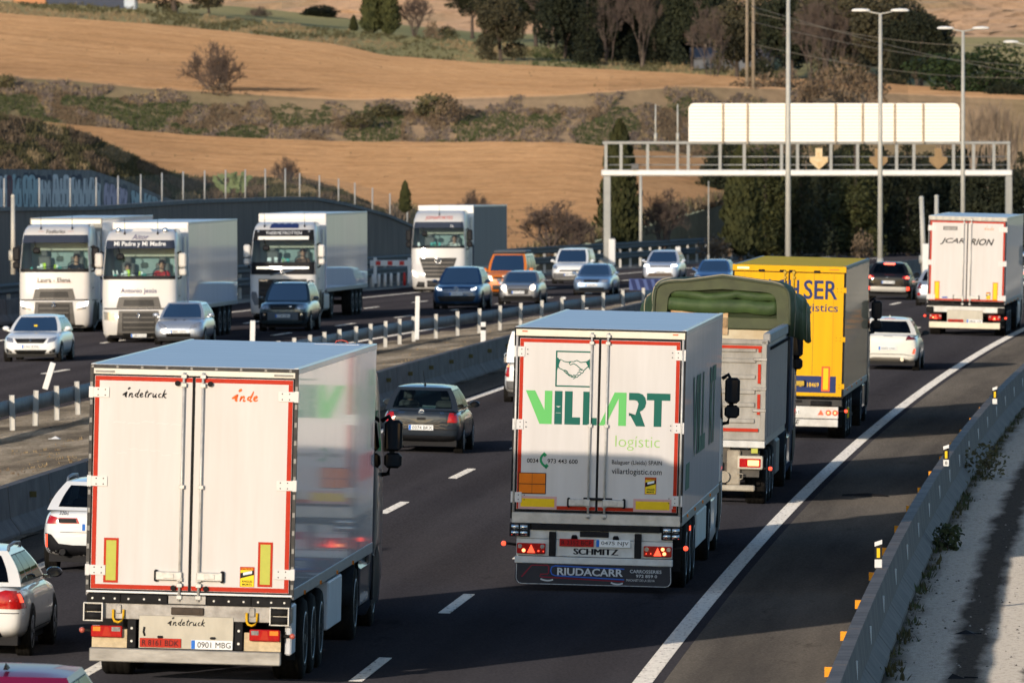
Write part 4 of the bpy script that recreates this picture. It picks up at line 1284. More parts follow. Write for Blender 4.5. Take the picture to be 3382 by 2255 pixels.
tufts("rough_grass", [L_GREEN, L_OLIVE, L_STRAW], pts, "rough green grass strip along the top of the upper field", "grass", 25)
pts = []
for k in range(900):
    s = rg.uniform(98, 300)**1.0; p = RP(s, 3.05 + abs(rg.gauss(0, 0.10)), 0.0)
    if noise.noise((s*0.35, 2, 2)) < -0.05: continue
    pts.append((p, rg.uniform(0.05, 0.22), rg.choice((0, 1, 1))))
tufts("weeds", [L_GREEN, L_OLIVE], pts, "straggling weeds along the foot of the shoulder barrier", "weeds", 26)
pts = []
for k in range(5200):
    s = rg.uniform(190, 360); o = rg.uniform(-19.5, -13.2); p = RP(s, o, 0.02)
    if noise.noise((s*0.15, o*0.9, 2)) < 0.0 and o > -18.6: continue
    pts.append((p, rg.uniform(0.05, 0.15), rg.choice((0, 1))))
tufts("weeds", [L_STRAW, L_BROWN], pts, "sparse dead weeds scattered over the dirt median", "weeds", 27)
pmb = MB()
for k in range(1900):
    s = 98 + 150*rg.random()**1.6; o = 3.05 + abs(rg.gauss(0, 0.12)) if rg.random() < 0.45 else rg.uniform(3.2, 5.0)
    c = RP(s, o, 0.008); r = rg.uniform(0.006, 0.026)
    pmb.add([c + Vector((r*rg.uniform(.6,1.3)*x, r*rg.uniform(.6,1.3)*y, r*z)) for x, y, z in ((1,0,.2),(0,1,.2),(-1,0,.2),(0,-1,.2),(0,0,1.0),(0,0,-.6))], [(0,1,4),(1,2,4),(2,3,4),(3,0,4),(1,0,5),(2,1,5),(3,2,5),(0,3,5)], 0 if rg.random() < 0.6 else 1)
tag(pmb.obj("gravel", [M("stone_dark", (0.07, 0.06, 0.05), 0.9), M("stone_pale", (0.32, 0.29, 0.25), 0.9)], recalc=False), "loose stones and dark crumbs scattered over the concrete verge", "gravel", kind="stuff")
pts = []
for k in range(420):
    u = rg.uniform(-300, 2300); up_ = rg.random() < 0.5
    t = rg.random(); t = t*t if rg.random() < 0.5 else 1 - t*t
    if up_: p = P3(u).lerp(P4(u), t)
    else:
        q = P2(u); d = 600 + (q.y - 600)*t
        p = Vector((U2X(u, d), d, q.z - (q.y - d)*0.047))
    pts.append((p, rg.uniform(0.10, 0.24), rg.choice((0, 1, 1, 1, 2))))
tufts("weeds", [L_GREEN, L_STRAW, L_BROWN], pts, "stray weeds and stubble standing in the two ploughed fields", "weeds", 28)
# prickly pear by the fence
pp = thing("prickly_pear", "pale green prickly pear cactus growing behind the wire fence", "cactus", W(772, 634, 470))
mb = MB(); rg = random.Random(5); k = 470 / FPX
def pad(c, sz, ax, lv):
    n = Vector((rg.uniform(-1, 1), -1.2, rg.uniform(-.3, .3))).normalized(); tt = ax.cross(n).normalized()
    rings = []
    for th in (-0.025, 0.025):
        rings.append([c + ax*(sz*0.5 + sz*0.55*math.sin(2*math.pi*i/10)) + tt*(sz*0.36*math.cos(2*math.pi*i/10)) + n*th for i in range(10)])
    mb.loft(rings)
    if lv:
        for q in range(rg.randint(1, 3)):
            na = (ax + tt*rg.uniform(-0.9, 0.9)).normalized(); pad(c + ax*sz*rg.uniform(0.75, 1.0) + tt*sz*rg.uniform(-.3,.3), sz*rg.uniform(0.75, 0.95), na, lv-1)
for q in range(5): pad(Vector((rg.uniform(-.6, .6), rg.uniform(-.3, .3), -0.05)), 0.34, Vector((rg.uniform(-.6,.6), 0, 1)).normalized(), 3)
mb.obj("pads", M("cactus", (0.20, 0.24, 0.10), 0.7, var=0.4, scale=2), pp)
# weeds and litter beside the shoulder
for (s, o, h, lab) in ((164, 3.25, 0.55, "dark leafy weed clump beside the shoulder barrier"), (196, 3.3, 0.9, "wiry dark bush against the far part of the shoulder barrier")):
    t = thing("weed_clump", lab, "weed", RP(s, o))
    crown_blobs([(0,0,h*0.45,h*0.5,h*0.5,h*0.45)], 260, 0.10, int(s), 0.0).obj("leaves", L_GREEN if s < 180 else L_OLIVE, t, recalc=False)
    trunk_mesh(h*0.4, 0.012, int(s), 3, 0.1).obj("stem", BARK, t)
o_ = MB().hull([(-0.45,-0.06,0),(0.4,-0.05,0),(0.5,0.05,0),(-0.4,0.06,0),(-0.4,0,0.05),(0.1,0.02,0.07),(0.45,0,0.03)]).box(-0.2,0.15,-0.11,-0.05,0,0.02).obj("tyre_strip", RUBBER)
o_.location = RP(186.5, 1.15, 0.004); tag(o_, "black strip of torn tyre lying on the hard shoulder", "debris")
o_ = MB().hull([(-0.16,-0.05,0),(0.15,-0.05,0),(0.2,0.05,0),(-0.1,0.07,0),(0.02,0,0.06)]).box(0.1,0.24,-0.02,0.02,0,0.02).obj("debris", BLACK)
o_.location = RP(137.5, 3.95, 0.03); tag(o_, "small dark scrap lying on the concrete verge", "debris")
o_ = MB().hull([(-0.12,-0.04,0),(0.12,-0.04,0),(0.1,0.05,0),(-0.1,0.05,0),(-0.05,0,0.07)]).cyl((0.1,0,0.02),(0.28,0.03,0.015),0.012,n=6).obj("debris", BLACK)
o_.location = RP(126.5, 3.98, 0.03); tag(o_, "dark scrap with a tail lying on the verge nearest the camera", "debris")
o_ = MB().hull([(-0.2,-0.1,0),(0.15,-0.12,0),(0.2,0.1,0),(-0.1,0.12,0),(0.0,0,0.1)]).box(-0.25,-0.1,-0.03,0.03,0,0.015).obj("litter", WPLAST); o_.scale = (0.6, 0.6, 0.6)
o_.location = W(183, 1449, 205); tag(o_, "white scrap of litter on the dirt median", "litter")
# ================================================================== VEHICLE PARTS
_WH = {}
def wheel(root, x, y, r, w, side, rim=RIM, dish=0.03, style=0):
    """side = +1 for the outer face towards +x"""
    key = (round(r, 3), round(w, 3), rim.name, style)
    if key not in _WH:
        mb = MB(); prof = [(-w/2, r*0.62), (-w/2, r*0.93), (-w*0.40, r), (-w*0.26, r), (-w*0.24, r*0.985), (-w*0.20, r), (-w*0.03, r), (0, r*0.985), (w*0.03, r), (w*0.20, r), (w*0.24, r*0.985), (w*0.26, r), (w*0.40, r), (w/2, r*0.93), (w/2, r*0.62)]
        n = 28
        mb.loft([[(px, pr*math.cos(2*math.pi*k/n), pr*math.sin(2*math.pi*k/n)) for k in range(n)] for px, pr in prof], cap=True)
        tm = mb.obj("tyre_tmp", TYRE); me = tm.data; bpy.data.objects.remove(tm)
        mb = MB(); n = 24
        rp = [(w*0.36, r*0.64), (w*0.50+0.004, r*0.66), (w*0.50+0.006, r*0.60), (w*0.34, r*0.54), (w*0.30, r*0.30), (w*0.46, r*0.26), (w*0.50, r*0.12), (w*0.50, 0.002)]
        mb.loft([[(px, pr*math.cos(2*math.pi*k/n), pr*math.sin(2*math.pi*k/n)) for k in range(n)] for px, pr in rp], cap=False)
        if style:   # five open spokes
            for k in range(style):
                a = 2*math.pi*k/style; c, s = math.cos(a), math.sin(a); pw = r*0.09
                mb.hull([(w*0.44, r*q*c - e*pw*s, r*q*s + e*pw*c) for q in (0.12, 0.62) for e in (-1, 1)] + [(w*0.53, r*q*c - e*pw*s*0.8, r*q*s + e*pw*c*0.8) for q in (0.12, 0.62) for e in (-1, 1)])
        else:
            for k in range(10):
                a = 2*math.pi*k/10; mb.cyl((w*0.38, r*0.42*math.cos(a), r*0.42*math.sin(a)), (w*0.40, r*0.42*math.cos(a), r*0.42*math.sin(a)), r*0.05, n=6)
        rm = mb.obj("rim_tmp", rim); rme = rm.data; bpy.data.objects.remove(rm)
        _WH[key] = (me, rme)
    me, rme = _WH[key]
    o = bpy.data.objects.new("wheel", me); COL.objects.link(o); o.parent = root; o.location = (x, y, r)
    o.rotation_euler = (0, 0, 0 if side > 0 else math.pi)
    q = bpy.data.objects.new("rim", rme); COL.objects.link(q); q.parent = o
    return o

def plate(root, name, cx, cz, y, w, h, body, mat=PLATE, eu=True, front=False, tilt=0.0):
    """number plate with its characters; front plates face +y"""
    s = 1 if front else -1
    m = MB(); m.box(cx-w/2, cx+w/2, y, y + s*0.012, cz-h/2, cz+h/2, b=0.004); p = m.obj(name, mat, root)
    rt = (-1, 0, 0) if front else (1, 0, 0)
    yy = y + s*0.0135
    x0 = w*0.055 if eu else 0.0
    if eu:
        a = -s*(-w/2) if front else -w/2
        bx0 = (cx + w/2 - w*0.095) if front else (cx - w/2 + 0.003)
        MB().box(bx0, bx0 + w*0.09, y + s*0.012, y + s*0.0145, cz-h/2+0.004, cz+h/2-0.004).obj("country_band", PLBLUE, p)
    t = MB(); t.text(body, (cx + (x0 if not front else -x0), yy, cz), rt, (0, 0, 1), width=w*(0.80 if eu else 0.88), height=h*0.62)
    t.obj("characters", INK, p)
    return p

def tail_light(root, x0, x1, z0, z1, y, kind=0, lit=()):
    o = MB().box(x0, x1, y - 0.05, y + 0.03, z0, z1, b=0.012).obj("tail_light", REDL, root)
    w = x1 - x0; h = z1 - z0; yy = y - 0.051
    if kind == 0:
        MB().box(x0 + w*0.06, x0 + w*0.30, yy - 0.004, yy + 0.01, z0 + h*0.52, z0 + h*0.90).obj("lens", AMBER if x0 < 0 else CLEAR, o)
        MB().box(x1 - w*0.34, x1 - w*0.06, yy - 0.004, yy + 0.01, z0 + h*0.52, z0 + h*0.90).obj("lens", CLEAR if x0 < 0 else AMBER, o)
        MB().prism([(x0 + w*0.36, yy - 0.003, z0 + h*0.1), (x0 + w*0.64, yy - 0.003, z0 + h*0.1), (x0 + w*0.56, yy - 0.003, z0 + h*0.9), (x0 + w*0.44, yy - 0.003, z0 + h*0.9)], (0, 0.006, 0)).obj("reflector", REDTAPE, o)
    else:
        for xx in (x0 + w*0.11, x1 - w*0.11):
            MB().cyl((xx, yy + 0.01, z0 + h*0.70), (xx, yy - 0.006, z0 + h*0.70), h*0.20, n=14).obj("lens", CLEAR, o)
        MB().prism([(x0 + w*0.36, yy - 0.003, z0 + h*0.08), (x0 + w*0.64, yy - 0.003, z0 + h*0.08), (x0 + w*0.5, yy - 0.003, z0 + h*0.88)], (0, 0.006, 0)).obj("reflector", REDLIT, o)
    for (fx, fz, fr) in lit:
        MB().cyl((x0 + w*fx, yy + 0.01, z0 + h*fz), (x0 + w*fx, yy - 0.008, z0 + h*fz), h*fr, n=14).obj("lit_bulb", BRAKE if fr > 0.1 else REDLIT, o)
    return o

def ribbon(mb, pts, w, y, m=0):
    """flat stroke of width w through pts=(x,z), on the plane y"""
    P = [Vector((p[0], p[1])) for p in pts]; L = []; Rr = []
    for i, p in enumerate(P):
        d = (P[min(i+1, len(P)-1)] - P[max(i-1, 0)])
        if d.length < 1e-9: d = Vector((1, 0))
        d.normalize(); n = Vector((-d.y, d.x)); ww = w[i] if isinstance(w, (list, tuple)) else w
        L.append(p + n*ww/2); Rr.append(p - n*ww/2)
    for i in range(len(P)-1):
        mb.add([(Rr[i].x, y, Rr[i].y), (Rr[i+1].x, y, Rr[i+1].y), (L[i+1].x, y, L[i+1].y), (L[i].x, y, L[i].y)], [(0, 1, 2, 3)], m)

def bez(*p, n=7):
    out = []
    for i in range(n + 1):
        t = i/n; q = list(p)
        while len(q) > 1: q = [(a[0]+(b[0]-a[0])*t, a[1]+(b[1]-a[1])*t) for a, b in zip(q, q[1:])]
        out.append(q[0])
    return out
# brush script letters, one unit = x-height; each entry: width, strokes
SCRIPT = {
 'i': (0.75, [bez((-0.5,0.45),(0.1,0.75),(0.35,1.15)), bez((0.35,1.15),(0.15,0.5),(0.05,0.0),(0.5,0.12)), bez((0.42,1.65),(0.62,1.95),(0.9,2.0))]),
 'n': (1.0, [bez((0.15,0.95),(0.1,0.5),(0.05,0.0)), bez((0.05,0.1),(0.4,1.1),(0.75,1.0),(0.65,0.4)), bez((0.65,0.4),(0.6,0.0),(0.75,0.0),(1.0,0.2))]),
 'd': (1.0, [bez((0.75,0.85),(0.1,1.0),(0.0,0.0),(0.6,0.25)), bez((0.60,0.25),(0.8,1.0),(0.95,1.75)), bez((0.6,0.3),(0.6,0.0),(0.9,0.05),(1.0,0.2))]),
 'e': (0.85, [bez((0.1,0.5),(0.6,0.5),(0.75,0.95),(0.35,0.95)), bez((0.35,0.95),(0.0,0.8),(-0.05,0.0),(0.5,0.02),(0.85,0.3))]),
 't': (0.7, [bez((0.5,1.6),(0.25,0.7),(0.1,0.0),(0.6,0.1)), bez((0.05,1.05),(0.4,1.1),(0.8,1.2))]),
 'r': (0.85, [bez((0.15,0.95),(0.1,0.4),(0.05,0.0)), bez((0.08,0.3),(0.3,1.0),(0.6,1.05),(0.85,0.85))]),
 'u': (1.0, [bez((0.1,0.95),(0.0,0.0),(0.35,-0.15),(0.65,0.7)), bez((0.75,0.95),(0.6,0.3),(0.6,-0.1),(1.0,0.2))]),
 'c': (0.8, [bez((0.7,0.85),(0.3,1.15),(-0.1,0.4),(0.2,-0.1),(0.8,0.2))]),
 'k': (0.9, [bez((0.4,1.8),(0.2,0.8),(0.05,0.0)), bez((0.9,1.0),(0.5,0.8),(0.15,0.55)), bez((0.2,0.55),(0.5,0.45),(0.6,0.0),(1.0,0.05))]),
}
def script_text(mb, body, cx, cz, y, width, th=0.16, m=0):
    tot = sum(SCRIPT[c][0] for c in body) + 0.12*(len(body)-1); k = width/tot; x = cx - width/2
    for i, c in enumerate(body):
        w, st = SCRIPT[c]
        for s in st:
            n = len(s); ws = [k*th*(1.5 if i == 0 else 1.0)*(0.55 + 0.9*math.sin(math.pi*(j+0.6)/(n+0.2))) for j in range(n)]
            ribbon(mb, [(x + p[0]*k + p[1]*k*0.18, cz + (p[1]-0.5)*k) for p in s], ws, y, m)
        x += (w + 0.12)*k

SIDE_GLOSS = M("trailer_side_gloss", (0.74, 0.72, 0.73), 0.15, 0.0, coat=0.6, bump=0.55, scale=1.0, bscale=0.55, stretch=(1, 3.4, 0.08), var=0.06)
SIDE_MATT = M("trailer_side_ribbed", (0.70, 0.64, 0.68), 0.32, 0.0, coat=0.5, rgb2=(0.46, 0.45, 0.47), scale=1.0, stretch=(1, 5.0, 0.12), bump=0.15)
SIDE_CURT = M("trailer_curtain_pale", (0.90, 0.82, 0.86), 0.35, coat=1.0, rgb2=(0.74, 0.67, 0.71), scale=1.0, stretch=(1, 6.0, 0.15), bump=0.25)
SIDE_DARK = M("trailer_curtain_dark", (0.12, 0.12, 0.14), 0.55, rgb2=(0.075, 0.075, 0.09), scale=1.0, stretch=(1, 6.0, 0.15), bump=0.25)
ROOFM = M("trailer_roof", (0.64, 0.65, 0.66), 0.4, rgb2=(0.54, 0.55, 0.57), scale=1.2, stretch=(0.5, 3, 1), detail=7)

def trailer_base(root, Wd=2.6, H=4.0, z0=1.17, L=13.6, side=SIDE_MATT, roof=ROOFM, edge=WHITE, y0=0.06):
    hw = Wd/2
    MB().box(-hw, hw, y0, L, z0, H, 0, b=0.02).obj("trailer_box", [side], root)
    MB().box(-hw + 0.05, hw - 0.05, y0, L - 0.02, H - 0.008, H + 0.004).obj("roof_sheet", roof, root)
    m = MB()
    for s in (-1, 1): m.box(s*(hw + 0.006), s*(hw - 0.06), y0, L, H - 0.07, H + 0.012, b=0.01)
    m.obj("roof_rail", edge, root)
    m = MB()
    for s in (-1, 1): m.box(s*(hw + 0.008), s*(hw - 0.04), y0, L, z0 - 0.06, z0 + 0.09, b=0.01)
    m.obj("side_rail", M("side_rail", (0.24, 0.235, 0.24), 0.45, 0.1, var=0.2, scale=3), root)
    m = MB()
    for s in (-1, 1): m.box(s*0.42, s*0.55, 0.25, L - 1.0, 0.82, z0 - 0.01)
    m.box(-1.1, 1.1, 4.9, 5.0, 0.75, 1.1); m.obj("chassis", CHASSIS, root)
    for yy in (2.3, 3.6, 4.9): MB().cyl((-1.0, yy, 0.52), (1.0, yy, 0.52), 0.08, n=8).obj("axle", CHASSIS, root)
    for yy in (2.3, 3.6, 4.9):
        for s in (-1, 1): wheel(root, s*(hw - 0.21), yy, 0.52, 0.385, s)
    for s in (-1, 1):
        MB().box(s*(hw-0.06), s*(hw-0.42), 1.25, 1.27, 0.30, 1.1).obj("mudflap", RUBBER, root)
        MB().box(s*0.85, s*1.0, 10.2, 10.35, 0.35, 1.1, b=0.01).box(s*0.78, s*1.08, 10.1, 10.45, 0.30, 0.36).obj("landing_leg", CHASSIS, root)
    for yy in (1.6, 4.2, 7.0, 9.8):
        MB().box(hw + 0.009, hw + 0.03, yy, yy + 0.10, 1.12, 1.17).obj("side_marker_lamp", AMBER, root)

def doors(root, hw, zt, zb, tape=True, tape_w=0.055, panel=PANEL):
    """twin rear doors with black seal and red contour tape; returns the two door objects"""
    MB().box(-hw + 0.015, hw - 0.015, 0.015, 0.07, zb - 0.04, zt + 0.04).obj("door_seal", RUBBER, root)
    out = []
    for s in (-1, 1):
        d = MB().box(s*0.018, s*(hw - 0.055), 0.0, 0.05, zb, zt, b=0.004).obj("rear_door", panel, root)
        if tape:
            x0, x1 = s*0.02, s*(hw - 0.06); m = MB(); t = tape_w
            m.box(x0, x1, -0.003, 0.0, zt - t - 0.005, zt - 0.005); m.box(x0, x1, -0.003, 0.0, zb + 0.005, zb + t + 0.005)
            m.box(x1 - s*t, x1, -0.003, 0.0, zb + t + 0.006, zt - t - 0.006); m.obj("contour_tape", REDTAPE, d)
        out.append(d)
    return out
def hinges(doors_, hw, zs, L=0.24, h=0.125, mat=WHITE):
    for s, d in zip((-1, 1), doors_):
        for z in zs:
            m = MB(); m.box(s*(hw + 0.012), s*(hw - L), -0.016, -0.004, z - h/2, z + h/2, b=0.003); m.box(s*(hw + 0.015), s*(hw - 0.04), -0.02, 0.05, z - h/2 - 0.008, z + h/2 + 0.008, b=0.004)
            for a in (0.10, 0.19):
                for b in (-0.035, 0.035): m.cyl((s*(hw - a), -0.016, z + b), (s*(hw - a), -0.02, z + b), 0.009, n=6, m=1)
            m.obj("hinge", [mat, INK], d)
def lock_rods(doors_, xs, zt, zb, hz, mat=ROD, dark=False, hw_=0.0):
    for s, x, d in zip((-1, 1), xs, doors_):
        m = MB(); m.cyl((x, -0.045, zb), (x, -0.045, zt), 0.016, n=8)
        for z in (zt - 0.05, zt - 0.16, (zt + zb)/2, zb + 0.05, zb + 0.2, hz - 0.04): m.box(x - 0.035, x + 0.035, -0.062, -0.002, z - 0.025, z + 0.025, b=0.005)
        m.obj("lock_rod", mat, d)
        m = MB(); x1 = x + s*0.30
        m.box(x - s*0.03, x1, -0.068, -0.005, hz - 0.055, hz + 0.055, b=0.012); m.box(x + s*0.07, x + s*0.20, -0.078, -0.068, hz - 0.03, hz + 0.03, b=0.004)
        m.obj("door_handle", mat, d)
        MB().box(x1 - s*0.03, x1 + s*0.02, -0.062, -0.005, hz - 0.075, hz + 0.075, b=0.015).obj("handle_grip", BLACK, d)

def side_lamp(root, x, z, s, lit):
    o = MB().tube([(s*(abs(x) - 0.20), 0.1, z - 0.02), (s*(abs(x) - 0.08), 0.06, z), (s*(abs(x)-0.02), 0.06, z)], 0.022, 6).obj("lamp_arm", RUBBER, root)
    MB().sphere((x, 0.05, z), 0.038, 8).obj("outline_lamp", REDLIT if lit else M("dim_red_lens", (0.45, 0.10, 0.07), 0.3, coat=0.5), root)

# ------------------------------------------------------------------ lorry cab
def cab_body(root, yf, st):
    """cab with its front at y=yf; returns a BVH of the painted shell for laying panels on"""
    zw0, zw1 = st["ws"]
    R_ = st["rings"]; rings = []; meta = []
    A = [0, 18, 36, 54, 72, 90]
    for (z, dy, hw, r) in R_:
        y = yf - dy; ring = [(-hw, yf - st.get("depth", 2.25), z), (-hw, yf - 1.2, z)]
        for a in A: ring.append((-hw + r - r*math.cos(R(a)), y - r + r*math.sin(R(a)), z))
        for f in (-0.5, 0, 0.5): ring.append((f*(hw - r), y + 0.05*(1 - f*f*2), z))
        for a in A[::-1]: ring.append((hw - r + r*math.cos(R(a)), y - r + r*math.sin(R(a)), z))
        ring += [(hw, yf - 1.2, z), (hw, yf - st.get("depth", 2.25), z)]
        rings.append(ring)
    n = len(rings[0]); mb = MB(); gl = MB()
    vs = [p for r_ in rings for p in r_]; fs = []; gf = []
    for i in range(len(rings) - 1):
        zc = (R_[i][0] + R_[i+1][0])/2
        for k in range(n - 1):
            q = (i*n + k, i*n + k + 1, (i+1)*n + k + 1, (i+1)*n + k)
            if zw0 < zc < zw1 and 4 <= k <= n - 6: gf.append(q)
            else: fs.append(q)
        fs.append((i*n + n - 1, i*n, (i+1)*n, (i+1)*n + n - 1))
    mb.add(vs, fs, 0, True); mb.add(rings[-1], [tuple(range(n))], 0); mb.add(rings[0], [tuple(range(n))[::-1]], 0)
    cab = mb.obj("cab", st["paint"], root)
    full = MB(); full.add(vs, fs + gf, 0, True); full.add(rings[-1], [tuple(range(n))], 0)
    tmp = full.obj("tmp", WHITE); bv = bvh_of(tmp); bpy.data.objects.remove(tmp)
    gl.add(vs, gf, 0, True); g = gl.obj("windscreen", GL_TRUCK, root)
    return cab, bv

def mirrors(root, yf, hw, z0, z1, mat, out=0.02, w=0.25):
    for s in (-1, 1):
        x0, x1 = s*(hw + out), s*(hw + out + w)
        m = MB(); m.box(x0, x1, yf - 0.62, yf - 0.42, z0 + (z1 - z0)*0.36, z1, b=0.05); m.box(x0, x1, yf - 0.62, yf - 0.44, z0, z0 + (z1 - z0)*0.32, b=0.05)
        o = m.obj("mirror", mat, root)
        m = MB(); m.box(x0 + s*0.03, x1 - s*0.03, yf - 0.632, yf - 0.62, z0 + (z1-z0)*0.40, z1 - 0.04); m.box(x0 + s*0.03, x1 - s*0.03, yf - 0.632, yf - 0.62, z0 + 0.03, z0 + (z1-z0)*0.28)
        m.obj("mirror_glass", M("mirror_glass", (0.02, 0.022, 0.026), 0.03), o)
        m = MB(); m.tube([(s*(hw - 0.03), yf - 0.5, z1 - 0.02), (x0 + s*0.05, yf - 0.52, z1 + 0.05), (x0 + s*0.10, yf - 0.52, z1 - 0.05)], 0.035, 6); m.tube([(s*(hw - 0.03), yf - 0.5, z0 - 0.10), (x0 + s*0.06, yf - 0.52, z0 - 0.08), (x0 + s*0.09, yf - 0.52, z0 + 0.05)], 0.035, 6)
        m.box(x0 + s*0.07, x0 + s*0.15, yf - 0.56, yf - 0.48, z0 + (z1-z0)*0.28, z0 + (z1-z0)*0.40); m.obj("mirror_arm", BLACK, o)

def tractor(root, yf, st, detail=True):
    """two axle tractor unit, front at yf (vehicle drives towards +y)"""
    cab, bv = cab_body(root, yf, st)
    hw = 1.25; zw0, zw1 = st["ws"]
    # frame, tanks, wheels, catwalk
    m = MB(); m.box(-0.45, 0.45, yf - 6.0, yf - 0.3, 0.62, 0.95); m.cyl((0, yf - 4.9, 1.0), (0, yf - 4.9, 1.16), 0.5, n=14); m.obj("frame", CHASSIS, root)
    for s in (-1, 1):
        wheel(root, s*1.05, yf - 1.38, 0.51, 0.34, s); wheel(root, s*0.95, yf - 5.05, 0.51, 0.58, s)
        m = MB(); m.box(s*1.24, s*0.6, yf - 4.3, yf - 2.35, 0.36, 1.02, b=0.08); m.obj("side_skirt", st.get("skirt", WHITE), root)
        m = MB(); pts = [(0.62*math.cos(R(a)), 0.62*math.sin(R(a))) for a in range(0, 181, 20)]
        m.loft([[(s*0.66, yf - 5.05 + a, 0.51 + b), (s*1.24, yf - 5.05 + a, 0.51 + b), (s*1.24, yf - 5.05 + a*1.04, 0.51 + b*1.04), (s*0.66, yf - 5.05 + a*1.04, 0.51 + b*1.04)] for a, b in pts]); m.obj("fender", BLACK, root)
        m = MB(); m.box(s*1.235, s*1.262, yf - 1.95, yf - 0.80, 0.38, 1.02, b=0.01); pts = []
        MB().box(s*1.24, s*1.275, yf - 2.25, yf - 2.0, 0.42, 1.05, b=0.02).obj("step", BLACK, root)
        m = MB(); decal(m, bv, [(yf - 1.95, zw0 + 0.12), (yf - 0.62, zw0 + 0.02), (yf - 0.72, zw1 - 0.35), (yf - 1.0, zw1 - 0.12), (yf - 1.95, zw1 - 0.12)], 'x', s, 0.01, 0.3); m.obj("side_window", GL_DARK, root)
        m = MB()
        for a, b in (((yf - 2.02, 1.15), (yf - 2.0, zw1 - 0.05)), ((yf - 0.58, 1.15), (yf - 0.56, zw0 + 0.02))): decal(m, bv, [(a[0]-0.01, a[1]), (a[0]+0.01, a[1]), (b[0]+0.01, b[1]), (b[0]-0.01, b[1])], 'x', s, 0.006, 0.4)
        decal(m, bv, rect(yf - 2.02, yf - 0.58, 1.13, 1.155), 'x', s, 0.006, 0.3); decal(m, bv, rect(yf - 0.9, yf - 0.7, 1.55, 1.60), 'x', s, 0.012, 0.3); m.obj("door_seam", INK, root)
        m = MB(); decal(m, bv, [(yf - 1.38 + 0.62*math.cos(R(a)), max(0.32, 0.51 + 0.62*math.sin(R(a)))) for a in range(-18, 199, 18)], 'x', s, 0.012, 0.3); m.obj("wheel_arch", INK, root)
    # wind deflectors behind the cab
    for s in (-1, 1): MB().box(s*1.245, s*1.20, yf - 2.75, yf - 2.26, 0.95, st["rings"][-3][0] - 0.1, b=0.01).obj("side_deflector", st["paint"], root)
    # inside
    m = MB(); m.box(-1.08, 1.08, yf - 2.05, yf - 2.0, zw0 - 0.5, zw1 + 0.1, 1); m.box(-1.1, 1.1, yf - 1.95, yf - 0.45, zw0 - 0.62, zw0 - 0.55, 0)
    m.box(-1.08, 1.08, yf - 0.78, yf - 0.32, zw0 - 0.40, zw0 - 0.08, 0, b=0.05); m.box(-1.05, 1.05, yf - 2.0, yf - 1.55, zw1 - 0.28, zw1 + 0.1, 2)
    m.obj("cabin_lining", [INTER, M("cab_back_wall", (0.34, 0.42, 0.42), 0.8, var=0.35, scale=2), BEIGE], root)
    for s in (-1, 1): m = MB(); m.box(s*0.35, s*0.80, yf - 1.75, yf - 1.60, zw0 - 0.5, zw0 + 0.42, b=0.05); m.box(s*0.35, s*0.80, yf - 1.75, yf - 1.2, zw0 - 0.6, zw0 - 0.38, b=0.05); m.box(s*0.46, s*0.69, yf - 1.74, yf - 1.63, zw0 + 0.42, zw0 + 0.62, b=0.04); m.obj("seat", GREYP, root)
    m = MB(); c = Vector((-0.57, yf - 0.98, zw0 + 0.05)); m.tube([c + Vector((0.22*math.cos(a*math.pi/8), 0.10*math.sin(a*math.pi/8), 0.20*math.sin(a*math.pi/8))) for a in range(17)], 0.018, 6); m.obj("steering_wheel", BLACK, root)
    rr_ = random.Random(int(yf*100) + len(st["paint"].name) + int(zw0*1000)); m = MB()
    for k in range(7):
        x = rr_.uniform(-0.2, 0.95); h = rr_.uniform(0.05, 0.2); m.box(x, x + rr_.uniform(0.06, 0.22), yf - 0.62, yf - 0.5, zw0 - 0.10, zw0 + h, rr_.randint(0, 2), b=0.01)
    m.obj("dashboard_clutter", [PLATE, M("hi_vis", (0.55, 0.75, 0.06), 0.7), M("teal_thing", (0.08, 0.38, 0.34), 0.6)], root)
    # front panels
    F = lambda poly, name, mat, off=0.012, par=root: (lambda mm: (decal(mm, bv, poly, 'y', 1, off, 0.10), mm.obj(name, mat, par, recalc=False))[1])(MB())
    for (poly, name, mat, off) in st["panels"]: F(poly, name, mat, off)
    for (poly, mat) in st["lamps"]:
        for pl in (poly, mir(poly)):
            o = F(pl, "headlight", mat, 0.016)
    for (body, x, z, w, kw) in st.get("texts", ()):
        mt = kw.pop("mat"); off = kw.pop("off", 0.02); m = MB(); text_decal(m, bv, body, -x, z, w, flip=True, off=off, **kw); m.obj("lettering", mt, root, recalc=False)
    mirrors(root, yf, hw, *st["mir"])
    m = MB()
    for x in (-0.55, 0.15): m.tube([(x + 0.45, yf - 0.02 - 0.03, zw0 + 0.03), (x - 0.15, yf - 0.10, zw0 + 0.10)], 0.016, 5)
    m.obj("wiper", BLACK, root)
    if st.get("visor_cam", True):
        p_ = drop(bv, (0.62, zw1 - 0.25), 'y', 1, 0.12)
        MB().box(p_.x - 0.13, p_.x + 0.13, p_.y - 0.05, p_.y + 0.05, p_.z - 0.12, p_.z + 0.08, b=0.05).tube([(p_.x, p_.y, p_.z), (p_.x + 0.1, p_.y - 0.15, zw1 + 0.05)], 0.02, 5).obj("kerb_mirror", BLACK, root)
    for x in st.get("antennas", ()):
        p_ = drop(bv, (x, st["rings"][-3][0] - 0.02), 'y', 1, 0.0)
        MB().cyl((p_.x, p_.y - 0.02, p_.z), (p_.x, p_.y - 0.06, p_.z + 0.10), 0.04, 0.02, 8).cyl((p_.x, p_.y - 0.06, p_.z + 0.08), (p_.x + 0.03, p_.y - 0.22, p_.z + 0.55), 0.010, 0.006, 5).obj("aerial", BLACK, root)
    return cab, bv

